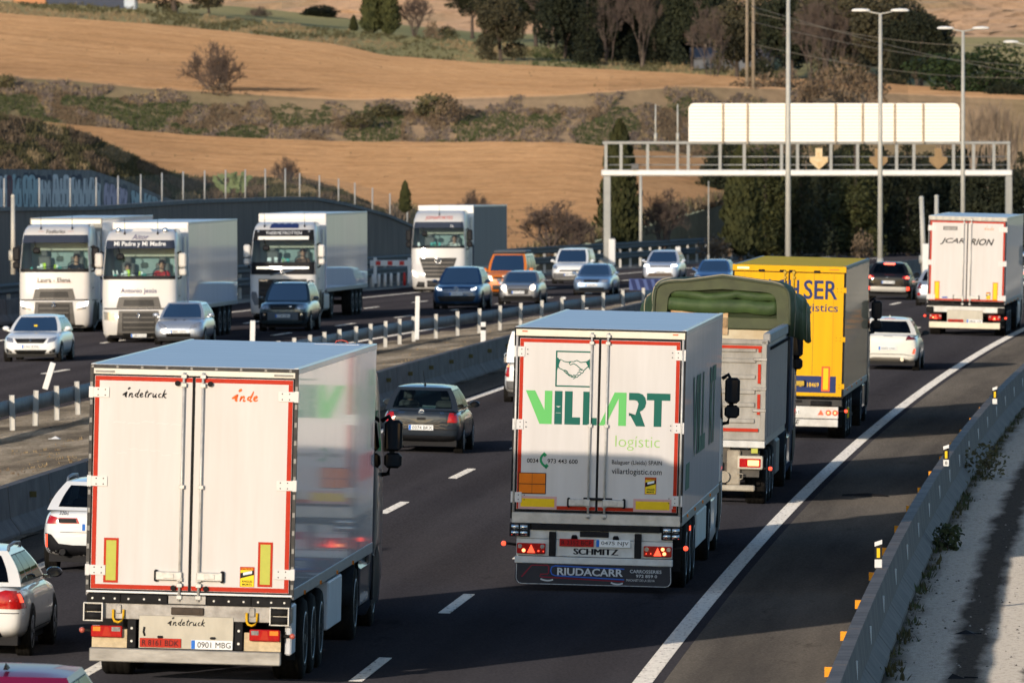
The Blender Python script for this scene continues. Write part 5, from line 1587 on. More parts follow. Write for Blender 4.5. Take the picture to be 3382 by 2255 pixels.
def mk_rings(ztop, zw0, zw1, tuck=0.30, top_back=1.3, hwb=1.25, hwt=1.19, roof_hw=1.08):
    return [(0.20, 0.10, 1.16, 0.30), (0.34, 0.0, 1.22, 0.30), (0.70, -0.03, 1.25, 0.30), (1.10, -0.03, 1.25, 0.28), (1.16, 0.0, 1.245, 0.27), (1.7, 0.01, 1.25, 0.26), (zw0, 0.05, 1.24, 0.25),
            (zw0 + (zw1 - zw0)/3, 0.05 + tuck*0.30, 1.225, 0.24), (zw0 + (zw1 - zw0)*2/3, 0.05 + tuck*0.62, 1.20, 0.23), (zw1, 0.05 + tuck, hwt, 0.22),
            (zw1 + (ztop - zw1)*0.45, 0.05 + tuck + 0.14, hwt - 0.02, 0.24), (zw1 + (ztop - zw1)*0.75, 0.05 + tuck + 0.36, hwt - 0.06, 0.28), (ztop - 0.03, 0.05 + tuck + 0.72, roof_hw, 0.34), (ztop, 0.05 + tuck + top_back, roof_hw - 0.05, 0.4)]

# ------------------------------------------------------------------ people (seated behind the wheel)
def person_proto():
    me = bpy.data.meshes.new("p"); bm = bmesh.new()
    J = {"pel": ((0,0,0), .15), "wst": ((0,0.02,.18), .14), "chs": ((0,0.0,.40), .165), "nk": ((0,0.02,.56), .06), "hd0": ((0,.04,.64), .085), "hd1": ((0,.05,.74), .10), "hd2": ((0,.04,.83), .075)}
    E = [("pel","wst"),("wst","chs"),("chs","nk"),("nk","hd0"),("hd0","hd1"),("hd1","hd2")]
    for s in (-1, 1):
        J["sh%d"%s] = ((s*.20, 0, .48), .065); J["el%d"%s] = ((s*.27, .22, .28), .048); J["wr%d"%s] = ((s*.20, .46, .33), .034); J["hn%d"%s] = ((s*.17, .54, .36), .036)
        J["hp%d"%s] = ((s*.10, .06, -.02), .10); J["kn%d"%s] = ((s*.14, .48, .02), .075); J["an%d"%s] = ((s*.13, .62, -.36), .05); J["ft%d"%s] = ((s*.13, .78, -.38), .04)
        E += [("chs","sh%d"%s),("sh%d"%s,"el%d"%s),("el%d"%s,"wr%d"%s),("wr%d"%s,"hn%d"%s),("pel","hp%d"%s),("hp%d"%s,"kn%d"%s),("kn%d"%s,"an%d"%s),("an%d"%s,"ft%d"%s)]
    V = {k: bm.verts.new(v[0]) for k, v in J.items()}
    for a, b in E: bm.edges.new((V[a], V[b]))
    for s in (-1, 1):   # thumb and four fingers curled round the wheel
        for q, (dx, l) in enumerate(((-.030, .06), (-.012, .075), (.008, .078), (.028, .066))):
            a = bm.verts.new((s*.17 + dx, .575, .385)); b = bm.verts.new((s*.17 + dx, .575 + l*0.5, .36)); c = bm.verts.new((s*.17 + dx, .57 + l*0.3, .325))
            bm.edges.new((V["hn%d"%s], a)); bm.edges.new((a, b)); bm.edges.new((b, c))
        a = bm.verts.new((s*.13, .55, .33)); b = bm.verts.new((s*.12, .585, .33)); bm.edges.new((V["hn%d"%s], a)); bm.edges.new((a, b))
    # nose, ears, chin
    nose = bm.verts.new((0, .165, .735)); bm.edges.new((V["hd1"], nose))
    bm.verts.index_update(); idx = {k: v.index for k, v in V.items()}
    nv = len(bm.verts); bm.to_mesh(me); bm.free()
    o = bpy.data.objects.new("p", me); COL.objects.link(o)
    md = o.modifiers.new("skin", 'SKIN'); sub = o.modifiers.new("sub", 'SUBSURF'); sub.levels = 1; sub.render_levels = 1
    for i in range(nv): me.skin_vertices[0].data[i].radius = (0.0095, 0.0095)
    for k, v in J.items(): me.skin_vertices[0].data[idx[k]].radius = (v[1], v[1]*(0.72 if k in ("pel", "wst", "chs") else 1.0))
    me.skin_vertices[0].data[nv - 1].radius = (0.018, 0.02)
    me.skin_vertices[0].data[idx["pel"]].use_root = True
    dg = bpy.context.evaluated_depsgraph_get(); m2 = bpy.data.meshes.new_from_object(o.evaluated_get(dg)); bpy.data.objects.remove(o)
    skin = M("skin", (0.50, 0.28, 0.19), 0.6, var=0.15, scale=12); trous = M("trousers", (0.04, 0.05, 0.08), 0.8)
    m2.materials.clear(); m2.materials.append(skin); m2.materials.append(trous)
    for p in m2.polygons: p.material_index = 1 if (p.center.z < 0.13 and p.center.y < 0.9 and abs(p.center.x) < 0.3 and not (p.center.z > 0.2)) else 0; p.use_smooth = True
    me_s = MB()                                   # shirt, a loose skin round the trunk and upper arms
    for p in m2.polygons:
        c = p.center
        if 0.06 < c.z < 0.555 and c.y < 0.30 and not (c.z > 0.50 and abs(c.x) < 0.06):
            me_s.add([m2.vertices[i].co + m2.vertices[i].normal*0.014 for i in p.vertices], [tuple(range(len(p.vertices)))], 0, True)
    hair = MB(); hair.sphere((0, .015, .80), 0.118, 9, 0, (0.95, 1.08, 0.92)); hair.v = [v if not (v[1] > 0.06 and v[2] < 0.82) else (v[0]*0.8, 0.06, v[2]) for v in hair.v]
    face = MB()
    for s in (-1, 1): face.sphere((s*.036, .140, .755), 0.013, 6); face.sphere((s*.036, .128, .785), 0.02, 6, 1, (1.2, 0.5, 0.3))
    face.sphere((0, .142, .680), 0.028, 6, 2, (1.2, 0.35, 0.3))
    ear = MB()
    for s in (-1, 1): ear.sphere((s*.105, .03, .745), 0.032, 6, 0, (0.4, 0.7, 1.0))
    return m2, me_s, hair, face, ear
_PP = None
SHIRTS = {"red": M("red_shirt", (0.45, 0.03, 0.03), 0.8), "black": M("black_shirt", (0.02, 0.02, 0.025), 0.8), "white": M("white_shirt", (0.65, 0.63, 0.6), 0.8), "blue": M("blue_shirt", (0.05, 0.10, 0.25), 0.8), "brown": M("brown_shirt", (0.16, 0.09, 0.06), 0.8)}
def person(mat, x, y, z, shirt, label, sc=1.0):
    """a seated driver; mat = matrix of the vehicle, (x,y,z) the seat point in the vehicle"""
    global _PP
    if _PP is None:
        m2, s, h, f, e = person_proto()
        so = s.obj("t", WHITE); ho = h.obj("t2", M("hair_dark", (0.03, 0.02, 0.015), 0.8)); fo = f.obj("t3", [INK, M("brow", (0.05, 0.035, 0.03), 0.8), M("lips", (0.35, 0.12, 0.10), 0.6)]); eo = e.obj("t4", MATS["skin"])
        _PP = (m2, so.data, ho.data, fo.data, eo.data)
        for q in (so, ho, fo, eo): bpy.data.objects.remove(q)
    o = bpy.data.objects.new("person", _PP[0]); COL.objects.link(o)
    o.matrix_world = mat @ Matrix.Translation((x, y, z)) @ Matrix.Scale(sc, 4)
    tag(o, label, "person")
    for nm, me, mt in (("shirt", _PP[1], SHIRTS[shirt]), ("hair", _PP[2], None), ("face", _PP[3], None), ("ears", _PP[4], None)):
        q = bpy.data.objects.new(nm, me); COL.objects.link(q); q.parent = o
        if mt: q.material_slots[0].link = 'OBJECT'; q.material_slots[0].material = mt
    return o
# ================================================================== CARS
def paint(name, rgb, metal=0.0, rough=0.28, coat=0.8, spec=0.28):
    return M(name, rgb, rough, metal, var=0.06, scale=2.0, coat=coat, spec=spec)

def car(name, label, cat, L, Wd, H, pm, wb=2.55, wr=0.31, zr=0.92, zf=0.93, base=(0.35, 3.35), roof=(0.75, 2.55), hood=0.78, tail=0.90, wt=0.64, gc=0.22,
        rear=(), front=(), seats=True, side=((0.08, 0.44), (0.48, 0.92)), rails=False, rwin=(0.10, 0.90, 0.12, 0.86), trim=BLACK, roofm=None, rim=RIM, nose=0.10, group=None, glass=GL_CAR, rglass=None, mirror_mat=None, arch=True, spokes=5, plates=(), back=0.06, cladding=None, hr=None):
    t = thing(name, label, cat, group=group)
    hw = Wd/2
    yrb, yfb = base
    st = [(0.0, 0.40, tail - 0.10, 0.80), (back, 0.32, tail - 0.03, 0.90), (0.22, 0.26, tail, 0.965), (0.55, gc, max(tail, zr - 0.02), 0.99), (L*0.30, gc, zr, 1.0), (L*0.5, gc, (zr + zf)/2, 1.0), (yfb - 0.05, gc, zf, 1.0),
          (yfb + 0.12, gc, zf - 0.035, 1.0), ((yfb + L)/2 + 0.1, gc, hood + (zf - hood)*0.42, 0.99), (L - 0.30, 0.23, hood + 0.015, 0.955), (L - nose, 0.27, hood - 0.06, 0.88), (L, 0.36, hood - 0.19, 0.76)]
    mb = MB(); rings = []
    for y, zb, zt, k in st:
        w = hw*k; h = zt - zb
        half = [(w*0.72, zb), (w*0.94, zb + 0.035), (w*0.995, zb + 0.28*h), (w, zb + 0.55*h), (w*0.965, zb + 0.82*h), (w*0.90, zt - 0.02), (w*0.70, zt + 0.008), (0, zt + 0.025)]
        rings.append([(0, y, zb)] + [(x, y, z) for x, z in half] + [(-x, y, z) for x, z in half[-2::-1]])
    mb.loft(rings)
    body = mb.obj("body", pm, t); md = body.modifiers.new("smooth", 'SUBSURF'); md.levels = 2; md.render_levels = 2
    bv = bvh_of(body)
    # cabin shell
    yrr, yfr = roof; wtop = hw*wt; wbs = hw*0.90; zt = H - 0.045; hr = hr if hr else zt
    def wv(v): return wbs + (wtop - wbs)*v + 0.035*math.sin(math.pi*v)
    def S_side(s):
        return lambda u, v: Vector((s*wv(v), (yrb + (yfb - yrb)*u)*(1-v) + (yrr + (yfr - yrr)*u)*v, (zr + (zf - zr)*u - 0.03)*(1-v) + (hr + (zt - hr)*u)*v))
    def S_rear(u, v): return Vector(((2*u-1)*wv(v), yrb*(1-v) + yrr*v - 0.07*(1-(2*u-1)**2), (zr - 0.03)*(1-v) + hr*v))
    def S_front(u, v): return Vector(((2*u-1)*wv(v), yfb*(1-v) + yfr*v + 0.13*(1-(2*u-1)**2), (zf - 0.03)*(1-v) + zt*v))
    def S_roof(u, v): return Vector(((2*u-1)*wtop, (yrr - 0.07*(1-(2*u-1)**2))*(1-v) + (yfr + 0.13*(1-(2*u-1)**2))*v, hr + (zt - hr)*v + 0.05*(1-(2*u-1)**4)*math.sin(math.pi*min(1, max(0, v)))**0.4 if 0 < v < 1 else hr + (zt - hr)*v))
    def patch(mb, S, wins, nu=10, nv=6):
        us = sorted({i/nu for i in range(nu+1)} | {w[0] for w in wins} | {w[1] for w in wins}); vv = sorted({i/nv for i in range(nv+1)} | {w[2] for w in wins} | {w[3] for w in wins})
        vs = [S(u, v) for v in vv for u in us]; n = len(us); fs = []
        for j in range(len(vv)-1):
            for i in range(n-1):
                uc = (us[i]+us[i+1])/2; vc = (vv[j]+vv[j+1])/2
                if any(w[0] < uc < w[1] and w[2] < vc < w[3] for w in wins): continue
                a = j*n + i; fs.append((a, a+1, a+1+n, a+n))
        mb.add(vs, fs, 0, True)
    sh = MB(); fwin = [(0.07, 0.93, 0.06, 0.93)]; rw = [rwin]
    swin = [(a, b, 0.12, 0.86) for a, b in side]
    patch(sh, S_rear, rw); patch(sh, S_front, fwin)
    for s in (-1, 1): patch(sh, S_side(s), swin)
    shell = sh.obj("pillars", pm, t, recalc=False)
    rf = MB(); patch(rf, S_roof, [], 10, 10); rf.obj("roof", roofm or pm, t, recalc=False)
    def pane(nm, S, w, mat, off):
        m = MB(); n = 6; vs = [S(w[0]-0.004 + (w[1]-w[0]+0.008)*i/n, w[2]-0.004 + (w[3]-w[2]+0.008)*j/n) + off for j in range(n+1) for i in range(n+1)]
        m.add(vs, [(j*(n+1)+i, j*(n+1)+i+1, (j+1)*(n+1)+i+1, (j+1)*(n+1)+i) for j in range(n) for i in range(n)], 0, True); return m.obj(nm, mat, t, recalc=False)
    pane("windscreen", S_front, fwin[0], glass, Vector((0, 0.004, 0.002)))
    if rwin[1] > rwin[0]: pane("rear_window", S_rear, rwin, rglass or glass, Vector((0, -0.004, 0.002)))
    for s in (-1, 1):
        for w in swin: pane("side_window", S_side(s), w, rglass or glass, Vector((s*0.004, 0, 0)))
    m = MB()                                    # black window surrounds
    for s in (-1, 1):
        S = S_side(s)
        if swin:
            a, b = swin[0][0], swin[-1][1]
            for (u0, u1, v0, v1) in ((a-0.015, b+0.015, 0.085, 0.12), (a-0.01, b+0.01, 0.86, 0.885)) + tuple((x[1], y[0], 0.12, 0.86) for x, y in zip(swin, swin[1:])):
                m.add([S(u0, v0) + Vector((s*.006,0,0)), S(u1, v0) + Vector((s*.006,0,0)), S(u1, v1) + Vector((s*.006,0,0)), S(u0, v1) + Vector((s*.006,0,0))], [(0,1,2,3)])
    if swin: m.obj("window_trim", trim, t, recalc=False)
    # inside
    m = MB(); m.box(-wbs+0.05, wbs-0.05, yrb+0.12, yfb-0.1, 0.40, 0.44); m.box(-wbs+0.1, wbs-0.1, yfb-0.75, yfb-0.12, zf-0.25, zf-0.06, b=0.05)
    m.box(-wbs+0.08, wbs-0.08, yrr+0.30, yrr+0.45, 0.45, zr+0.02, b=0.05)
    m.add([(-wbs+.03, yrb+.1, zr-.06), (wbs-.03, yrb+.1, zr-.06), (wbs-.03, yfb-.1, zf-.055), (-wbs+.03, yfb-.1, zf-.055)], [(0,1,2,3)])
    m.obj("cabin_lining", INTER, t)
    if seats:
        for s in (-1, 1):
            yy = yfr - 0.75
            MB().box(s*0.18, s*0.60, yy, yy+0.14, 0.5, zf+0.16, b=0.05).box(s*0.28, s*0.50, yy+0.02, yy+0.12, zf+0.18, zf+0.38, b=0.04).obj("seat", GREYP, t)
    # wheels
    yf = L - (L - wb)*0.47; yr = yf - wb
    for s in (-1, 1):
        for yy in (yr, yf): wheel(t, s*(hw - 0.105), yy, wr, 0.205, s, rim, style=spokes)
    if arch:
        m = MB()
        for s in (-1, 1):
            for yy in (yr, yf): decal(m, bv, [(yy + (wr+0.055)*math.cos(R(a)), max(gc + 0.02, wr + (wr+0.055)*math.sin(R(a)))) for a in range(-24, 205, 19)], 'x', s, 0.007, 0.2)
        m.obj("wheel_arch", cladding or INK, t, recalc=False)
    m = MB(); m.box(-hw*0.86, hw*0.86, 0.25, L-0.3, 0.17, gc+0.10); m.obj("underbody", INK, t)
    m = MB()                                    # door seams and handles
    for s in (-1, 1):
        for f in (0.30, 0.52, 0.735):
            y = yrb*0.4 + (yfb+0.12 - yrb*0.4)*f*1.18
            decal(m, bv, rect(y-0.008, y+0.008, gc+0.14, zr-0.04), 'x', s, 0.005, 0.3)
        decal(m, bv, rect(yr+0.40, yf-0.45, gc+0.12, gc+0.135), 'x', s, 0.005, 0.3)
    m.obj("door_seam", INK, t, recalc=False)
    for s in (-1, 1):
        mx_ = MB(); c = Vector((s*(hw + 0.075), yfb - 0.42, zf + 0.075)); mx_.sphere(c, 0.10, 8, 0, (1.1, 0.62, 0.72)); mx_.box(s*(hw-0.08), s*(hw+0.03), yfb-0.42, yfb-0.36, zf-0.01, zf+0.035)
        o = mx_.obj("mirror", mirror_mat or pm, t)
        MB().prism([(c.x + 0.088*math.cos(a*0.6283), c.y - 0.052, c.z + 0.058*math.sin(a*0.6283)) for a in range(10)], (0, -0.012, 0)).obj("mirror_glass", M("car_mirror_glass", (0.03, 0.035, 0.04), 0.05), o)
    if rails:
        for s in (-1, 1): MB().tube([S_side(s)(0.06, 1.0) + Vector((0,0,0.0)), S_side(s)(0.10, 1.0) + Vector((0,0,0.055)), S_side(s)(0.5, 1.0) + Vector((0,0,0.075)), S_side(s)(0.86, 1.0) + Vector((0,0,0.055)), S_side(s)(0.92, 1.0)], 0.022, 6).obj("roof_rail", trim if rails is True else rails, t)
    for fc, items in ((-1, rear), (1, front)):
        for it in items:
            poly, nm, mat = it[0], it[1], it[2]; both = len(it) > 3 and it[3]; off = it[4] if len(it) > 4 else 0.010
            for pl in ((poly, mir(poly)) if both else (poly,)):
                m = MB(); decal(m, bv, pl, 'y', fc, off, 0.07)
                if m.v: m.obj(nm, mat, t, recalc=False)
    for (fc, z, txt, w) in plates:
        q = drop(bv, (0, z), 'y', fc, 0.012)
        plate(t, "licence_plate", 0, z, q.y, w, 0.11, txt, front=fc > 0)
    t["_y"] = yfb
    return t, bv, (yfb, zf)

def ring_badge(t, bv, z, r, fc, mat=CHROME, kind="ring", x=0.0, off=0.02):
    q = drop(bv, (x, z), 'y', fc, off)
    m = MB(); n = 20
    if kind in ("ring", "w", "star", "bar"):
        m.tube([(q.x + r*math.cos(2*math.pi*k/n), q.y, z + r*math.sin(2*math.pi*k/n)) for k in range(n+1)], r*0.13, 5)
    th = r*0.10
    seg = {"w": [((-.75,.6),(-.32,-.85)),((-.32,-.85),(0,.1)),((0,.1),(.32,-.85)),((.32,-.85),(.75,.6)),((-.35,.85),(0,.15)),((0,.15),(.35,.85))], "star": [((0,0),(0,1)),((0,0),(.87,-.5)),((0,0),(-.87,-.5))], "diamond": [((0,1.25),(.8,0)),((.8,0),(0,-1.25)),((0,-1.25),(-.8,0)),((-.8,0),(0,1.25)),((0,.65),(.36,0)),((.36,0),(0,-.65)),((0,-.65),(-.36,0)),((-.36,0),(0,.65))], "chev": [((-.9,-.7),(0,.1)),((0,.1),(.9,-.7)),((-.9,-.1),(0,.7)),((0,.7),(.9,-.1))], "s": [((.8,.6),(-.6,.6)),((-.6,.6),(-.6,0)),((-.6,0),(.6,0)),((.6,0),(.6,-.6)),((.6,-.6),(-.8,-.6))], "bar": [((-.7,-.7),(.7,.7))], "oval": []}.get(kind, [])
    for a, b in seg: m.tube([(q.x + a[0]*r, q.y + fc*0.004, z + a[1]*r), (q.x + b[0]*r, q.y + fc*0.004, z + b[1]*r)], th*(1.7 if kind in ("diamond", "chev", "s") else 1), 5)
    if kind == "oval": m.sphere((q.x, q.y, z), r, 8, 0, (1.4, 0.25, 0.6))
    return m.obj("badge", mat, t)

def place(t, u, v, fc, o_hint, roll=0.0, yaw=0.0, L=0.0, d=None):
    """stand a vehicle so that its nearer end is seen at (u, v): fc=-1 shows its tail, +1 its face"""
    far = o_hint < -19
    if d is None:
        d = 200.0
        for _ in range(12):
            z = zroad(d, o_hint); d = (CAMZ - z)*FPX/(v - VH)
    x = U2X(u, d); z = zroad(d, o_hint if far else max(-13, x - Xe(d)))
    h = hd(d + 6) + yaw
    if fc < 0:
        t.location = (x, d, z); t.rotation_euler = (0, 0.0 if far else 0.024, -h)
        if not far: t.rotation_euler = (math.atan2(zroad(d+10, o_hint) - zroad(d, o_hint), 10), 0.024, -h)
    else:
        t.location = (x + L*math.sin(h), d + L*math.cos(h), z); t.rotation_euler = (0, 0.004, math.pi - h)
        zz = zroad(d + L, o_hint)
        t.location.z = zz; t.rotation_euler[0] = math.atan2(z - zz, L) if L else 0
    bpy.context.view_layer.update()
    return t
# ================================================================== LORRIES GOING AWAY
BLUEK = M("cab_dark", (0.03, 0.035, 0.05), 0.35, coat=0.6)
def plain_style(paint_, mirmat=BLACK, ztop=3.75):
    return dict(paint=paint_, ws=(2.15, 3.15), rings=mk_rings(ztop, 2.15, 3.15), mir=(2.2, 2.88, mirmat), skirt=paint_,
                panels=[(rect(-0.9, 0.9, 0.9, 1.6), "grille", BLACK, 0.012)], lamps=[(rect(0.75, 1.15, 0.65, 0.85), CLEAR)])

def sticker(parent, x0, x1, z0, z1, y=-0.004):
    o = MB().box(x0, x1, y, y + 0.004, z0, z1).obj("blind_spot_sticker", M("sticker_yellow", (0.85, 0.60, 0.03), 0.5), parent)
    w = x1 - x0; h = z1 - z0
    m = MB(); m.box(x0, x1, y - 0.002, y, z1 - h*0.14, z1, 0); m.box(x0 - 0.006, x1 + 0.006, y - 0.0008, y, z1, z1 + 0.006); m.box(x0 - 0.006, x1 + 0.006, y - 0.0008, y, z0 - 0.006, z0); m.box(x0 - 0.006, x0, y - 0.0008, y, z0, z1); m.box(x1, x1 + 0.006, y - 0.0008, y, z0, z1); m.obj("red_band", REDTAPE, o)
    m = MB(); m.add([(x0, y-0.003, z0 + h*.42), (x1, y-0.003, z0 + h*.62), (x1, y-0.003, z1 - h*.14), (x0, y-0.003, z1 - h*.30)], [(0,1,2,3)]); m.obj("picture", INK, o)
    m = MB(); m.add([(x0 + w*.2, y-0.004, z0 + h*.58), (x0 + w*.85, y-0.004, z0 + h*.68), (x0 + w*.85, y-0.004, z0 + h*.82), (x0 + w*.2, y-0.004, z0 + h*.72)], [(0,1,2,3)]); m.obj("pictogram", PLATE, o)
    m = MB(); m.text("ATTENTION", ((x0+x1)/2, y - 0.003, z1 - h*.07), (1,0,0), (0,0,1), width=w*.85, depth=0.001); m.obj("lettering", YEL2, o)
    m = MB(); m.text("ANGLES", ((x0+x1)/2, y - 0.003, z0 + h*.27), (1,0,0), (0,0,1), width=w*.78, bold=0.02, depth=0.001); m.text("MORTS", ((x0+x1)/2, y - 0.003, z0 + h*.11), (1,0,0), (0,0,1), width=w*.70, bold=0.02, depth=0.001); m.obj("lettering", INK, o)
    return o

def marker_board(parent, x0, x1, z0, z1, b, frame, core, y=-0.006, nm="marker_board"):
    o = MB().box(x0, x1, y, y + 0.006, z0, z1).obj(nm, frame, parent)
    MB().box(x0 + b, x1 - b, y - 0.003, y, z0 + b, z1 - b).obj("reflective_core", core, o)
    return o
TX = lambda mb, s, x, z, y, **k: mb.text(s, (x, y, z), (1, 0, 0), (0, 0, 1), **k)

# ---- A: white refrigerated trailer with the two script marks
tA = thing("semi_truck", "white refrigerated lorry with plain glossy sides, plate 0901 MBG, largest and nearest of all", "lorry")
trailer_base(tA, 2.6, 4.0, 1.17, 13.6, SIDE_GLOSS)
m = MB(); m.box(-1.29, 1.29, 0.0, 0.06, 3.885, 3.955, b=0.004); m.obj("header", M("header_cream", (0.70, 0.67, 0.58), 0.45, var=0.12, scale=4), tA)
m = MB(); m.box(-1.305, 1.305, -0.005, 0.07, 3.958, 4.0)
for s in (-1, 1): m.box(s*1.262, s*1.305, -0.008, 0.07, 1.17, 3.957)
fr_ = m.obj("rear_frame", M("frame_black", (0.03, 0.03, 0.032), 0.4, rgb2=(0.07, 0.065, 0.06), scale=8), tA)
m = MB()
for k in range(9): m.box(-1.29 + 0.31*k, -1.26 + 0.31*k, -0.012, 0.0, 3.962, 3.99)
for s in (-1, 1):
    for k in range(12): m.box(s*1.27, s*1.300, -0.013, -0.008, 1.25 + 0.225*k, 1.31 + 0.225*k)
    m.box(s*1.00, s*1.24, -0.012, 0.0, 3.905, 3.93)
m.obj("rivet", M("rivet_dull", (0.30, 0.285, 0.26), 0.5, var=0.4, scale=9), fr_)
dA = doors(tA, 1.30, 3.865, 1.20)
hinges(dA, 1.30, (3.655, 2.545, 1.435))
lock_rods(dA, (-0.125, 0.115), 3.93, 1.07, 1.385)
for s, d in zip((-1, 1), dA):
    m = MB()
    for z in (3.79, 1.235): m.cyl((s*0.205, 0, z), (s*0.205, -0.05, z), 0.033, n=12)
    m.obj("rubber_buffer", RUBBER, d)
marker_board(dA[0], -1.085, -0.90, 1.28, 1.84, 0.03, REDTAPE, YEL); marker_board(dA[1], 0.85, 1.035, 1.275, 1.835, 0.03, REDTAPE, YEL)
sticker(dA[1], 0.635, 0.805, 1.275, 1.515)
m = MB(); script_text(m, "indetruck", -0.61, 3.63, -0.0045, 0.52, 0.20); m.obj("lettering", INK, dA[0])
m = MB(); script_text(m, "inde", 0.655, 3.62, -0.0045, 0.29, 0.22); m.obj("lettering", M("orange_ink", (0.80, 0.14, 0.03), 0.5), dA[1])
m = MB(); rg = random.Random(4)
for k in range(5):
    z = 3.30 + rg.uniform(-.04, .04); x = -1.0 + 0.18*k; ribbon(m, bez((x, z), (x+.05, z+.04), (x+.1, z-.02), (x+.15, z+.015)), 0.006, -0.0012)
for k in range(6):
    z = 2.92 + rg.uniform(-.05, .05); x = -0.95 + 0.14*k; ribbon(m, bez((x, z), (x+.05, z-.03), (x+.08, z+.02), (x+.12, z-.01)), 0.005, -0.0012)
m.obj("old_glue_marks", M("glue_mark", (0.66, 0.635, 0.605), 0.5), dA[0])
MB().box(-1.29, 1.29, -0.03, 0.07, 1.155, 1.18, b=0.005).obj("sill_strip", M("sill_white", (0.75, 0.74, 0.72), 0.4), tA)
for x0, x1 in ((-1.28, -0.86), (-0.855, -0.27), (0.22, 0.78), (0.785, 1.28)):
    m = MB(); m.box(x0, x1, -0.05, 0.05, 1.03, 1.14, 0, b=0.008)
    for q in range(3): m.cyl((x0 + (x1-x0)*(q+.5)/3, -0.05, 1.085), (x0 + (x1-x0)*(q+.5)/3, -0.054, 1.085), 0.014, n=8, m=1)
    m.obj("rubber_strip", [RUBBER, ROD], tA)
m = MB(); m.box(-1.295, 1.295, -0.02, 0.20, 0.83, 1.025, b=0.006); m.obj("rear_beam", STEEL, tA)
MB().box(-0.26, 0.21, -0.03, 0.05, 1.035, 1.14, b=0.004).obj("lock_plate", STEEL, tA)
MB().box(-0.22, 0.19, -0.05, -0.018, 0.90, 0.995, b=0.01).box(-0.16, 0.14, -0.06, -0.05, 0.93, 0.975).obj("work_lamp_recess", M("rust_dark", (0.07, 0.05, 0.035), 0.7, var=0.4, scale=12), tA)
for s in (-1, 1):
    x0, x1 = (-1.315, -1.07) if s < 0 else (1.02, 1.265)
    m = MB(); m.box(x0, x1, -0.05, 0.0, 0.815, 1.02, 1, b=0.006)
    for z in (0.865, 0.965): m.cyl((x0+0.02, -0.075, z), (x1-0.02, -0.075, z), 0.045, n=12)
    m.box(x0, x0+0.015, -0.125, -0.04, 0.81, 1.025, 1); m.box(x1-0.015, x1, -0.125, -0.04, 0.81, 1.025, 1); m.box(x0, x1, -0.10, -0.04, 1.018, 1.03, 1); m.box(x0, x1, -0.10, -0.04, 0.80, 0.812, 1)
    m.obj("dock_buffer", [RUBBER, ROD], tA)
    xc = -0.88 if s < 0 else 0.795
    m = MB(); m.tube([(xc-0.065, -0.05, 0.95), (xc-0.065, -0.06, 0.845), (xc-0.045, -0.06, 0.805), (xc, -0.06, 0.79), (xc+0.045, -0.06, 0.805), (xc+0.065, -0.06, 0.845), (xc+0.065, -0.05, 0.95)], 0.016, 8)
    m.obj("lashing_ring", M("hook_yellow", (0.75, 0.42, 0.02), 0.5, var=0.2, scale=20), tA)
    MB().box(xc-0.035, xc+0.035, -0.05, -0.02, 0.90, 1.01, b=0.006).obj("ring_bracket", STEEL, tA)
    xb = (-0.76, -0.655) if s < 0 else (0.585, 0.685)
    m = MB(); m.box(xb[0], xb[1], -0.055, 0.02, 0.475, 0.83, 0, b=0.008)
    for z in (0.56, 0.72): m.cyl(((xb[0]+xb[1])/2, -0.055, z), ((xb[0]+xb[1])/2, -0.060, z), 0.017, n=8, m=1)
    m.obj("bumper_block", [RUBBER, ROD], tA)
PLY = M("plywood_pale", (0.66, 0.53, 0.33), 0.6, rgb2=(0.40, 0.31, 0.19), scale=9, detail=7)
MB().box(-1.21, -0.77, 0.0, 0.03, 0.47, 0.70).obj("lamp_board", PLY, tA); MB().box(0.70, 1.16, 0.0, 0.03, 0.47, 0.70).obj("lamp_board", PLY, tA)
tail_light(tA, -1.215, -0.825, 0.60, 0.745, -0.03, 0); tail_light(tA, 0.77, 1.155, 0.60, 0.745, -0.03, 0)
pp_ = MB().box(-0.62, 0.565, -0.03, 0.0, 0.475, 0.885, b=0.004).obj("plate_panel", M("brushed_steel", (0.34, 0.32, 0.27), 0.42, 0.35, rgb2=(0.24, 0.225, 0.19), scale=3.0, detail=5, stretch=(1, 1, 0.4)), tA)
m = MB(); script_text(m, "indetruck", -0.02, 0.79, -0.0325, 0.44, 0.20); m.obj("lettering", INK, pp_)
m = MB(); m.tube([(-0.55, -0.035, 0.74), (-0.56, -0.035, 0.68), (-0.545, -0.035, 0.63)], 0.014, 6)
for x in (-0.35, 0.31): m.box(x-0.035, x+0.035, -0.06, -0.03, 0.605, 0.635, b=0.01)
m.obj("plate_lamp", BLACK, pp_)
plate(tA, "trailer_plate", -0.345, 0.545, -0.034, 0.52, 0.115, "R 8161 BDK", PLRED, eu=False)
plate(tA, "licence_plate", 0.30, 0.535, -0.034, 0.52, 0.115, "0901 MBG")
m = MB(); m.box(-1.235, 1.165, -0.06, 0.06, 0.295, 0.465, b=0.012); m.obj("bumper", M("bumper_galvanised", (0.37, 0.35, 0.315), 0.5, 0.25, rgb2=(0.16, 0.148, 0.13), scale=4.0, detail=10, stretch=(0.6, 1, 2)), tA)
side_lamp(tA, -1.34, 0.675, -1, False); side_lamp(tA, 1.30, 0.665, 1, False)
WP = M("locker_panel", (0.55, 0.56, 0.58), 0.4, var=0.15, scale=2)
m = MB(); m.box(1.20, 1.285, 0.12, 0.75, 0.42, 1.05, b=0.02); m.obj("side_guard", WP, tA)
m = MB(); m.box(0.75, 1.28, 6.1, 8.4, 0.42, 1.06, b=0.02); m.obj("pallet_box", WP, tA)
m = MB(); m.box(-0.75, -1.28, 6.1, 8.4, 0.42, 1.06, b=0.02); m.obj("pallet_box", WP, tA)
m = MB(); m.box(-0.9, 0.9, 13.62, 14.05, 2.4, 3.75, b=0.05); m.obj("cooling_unit", WHITE, tA)
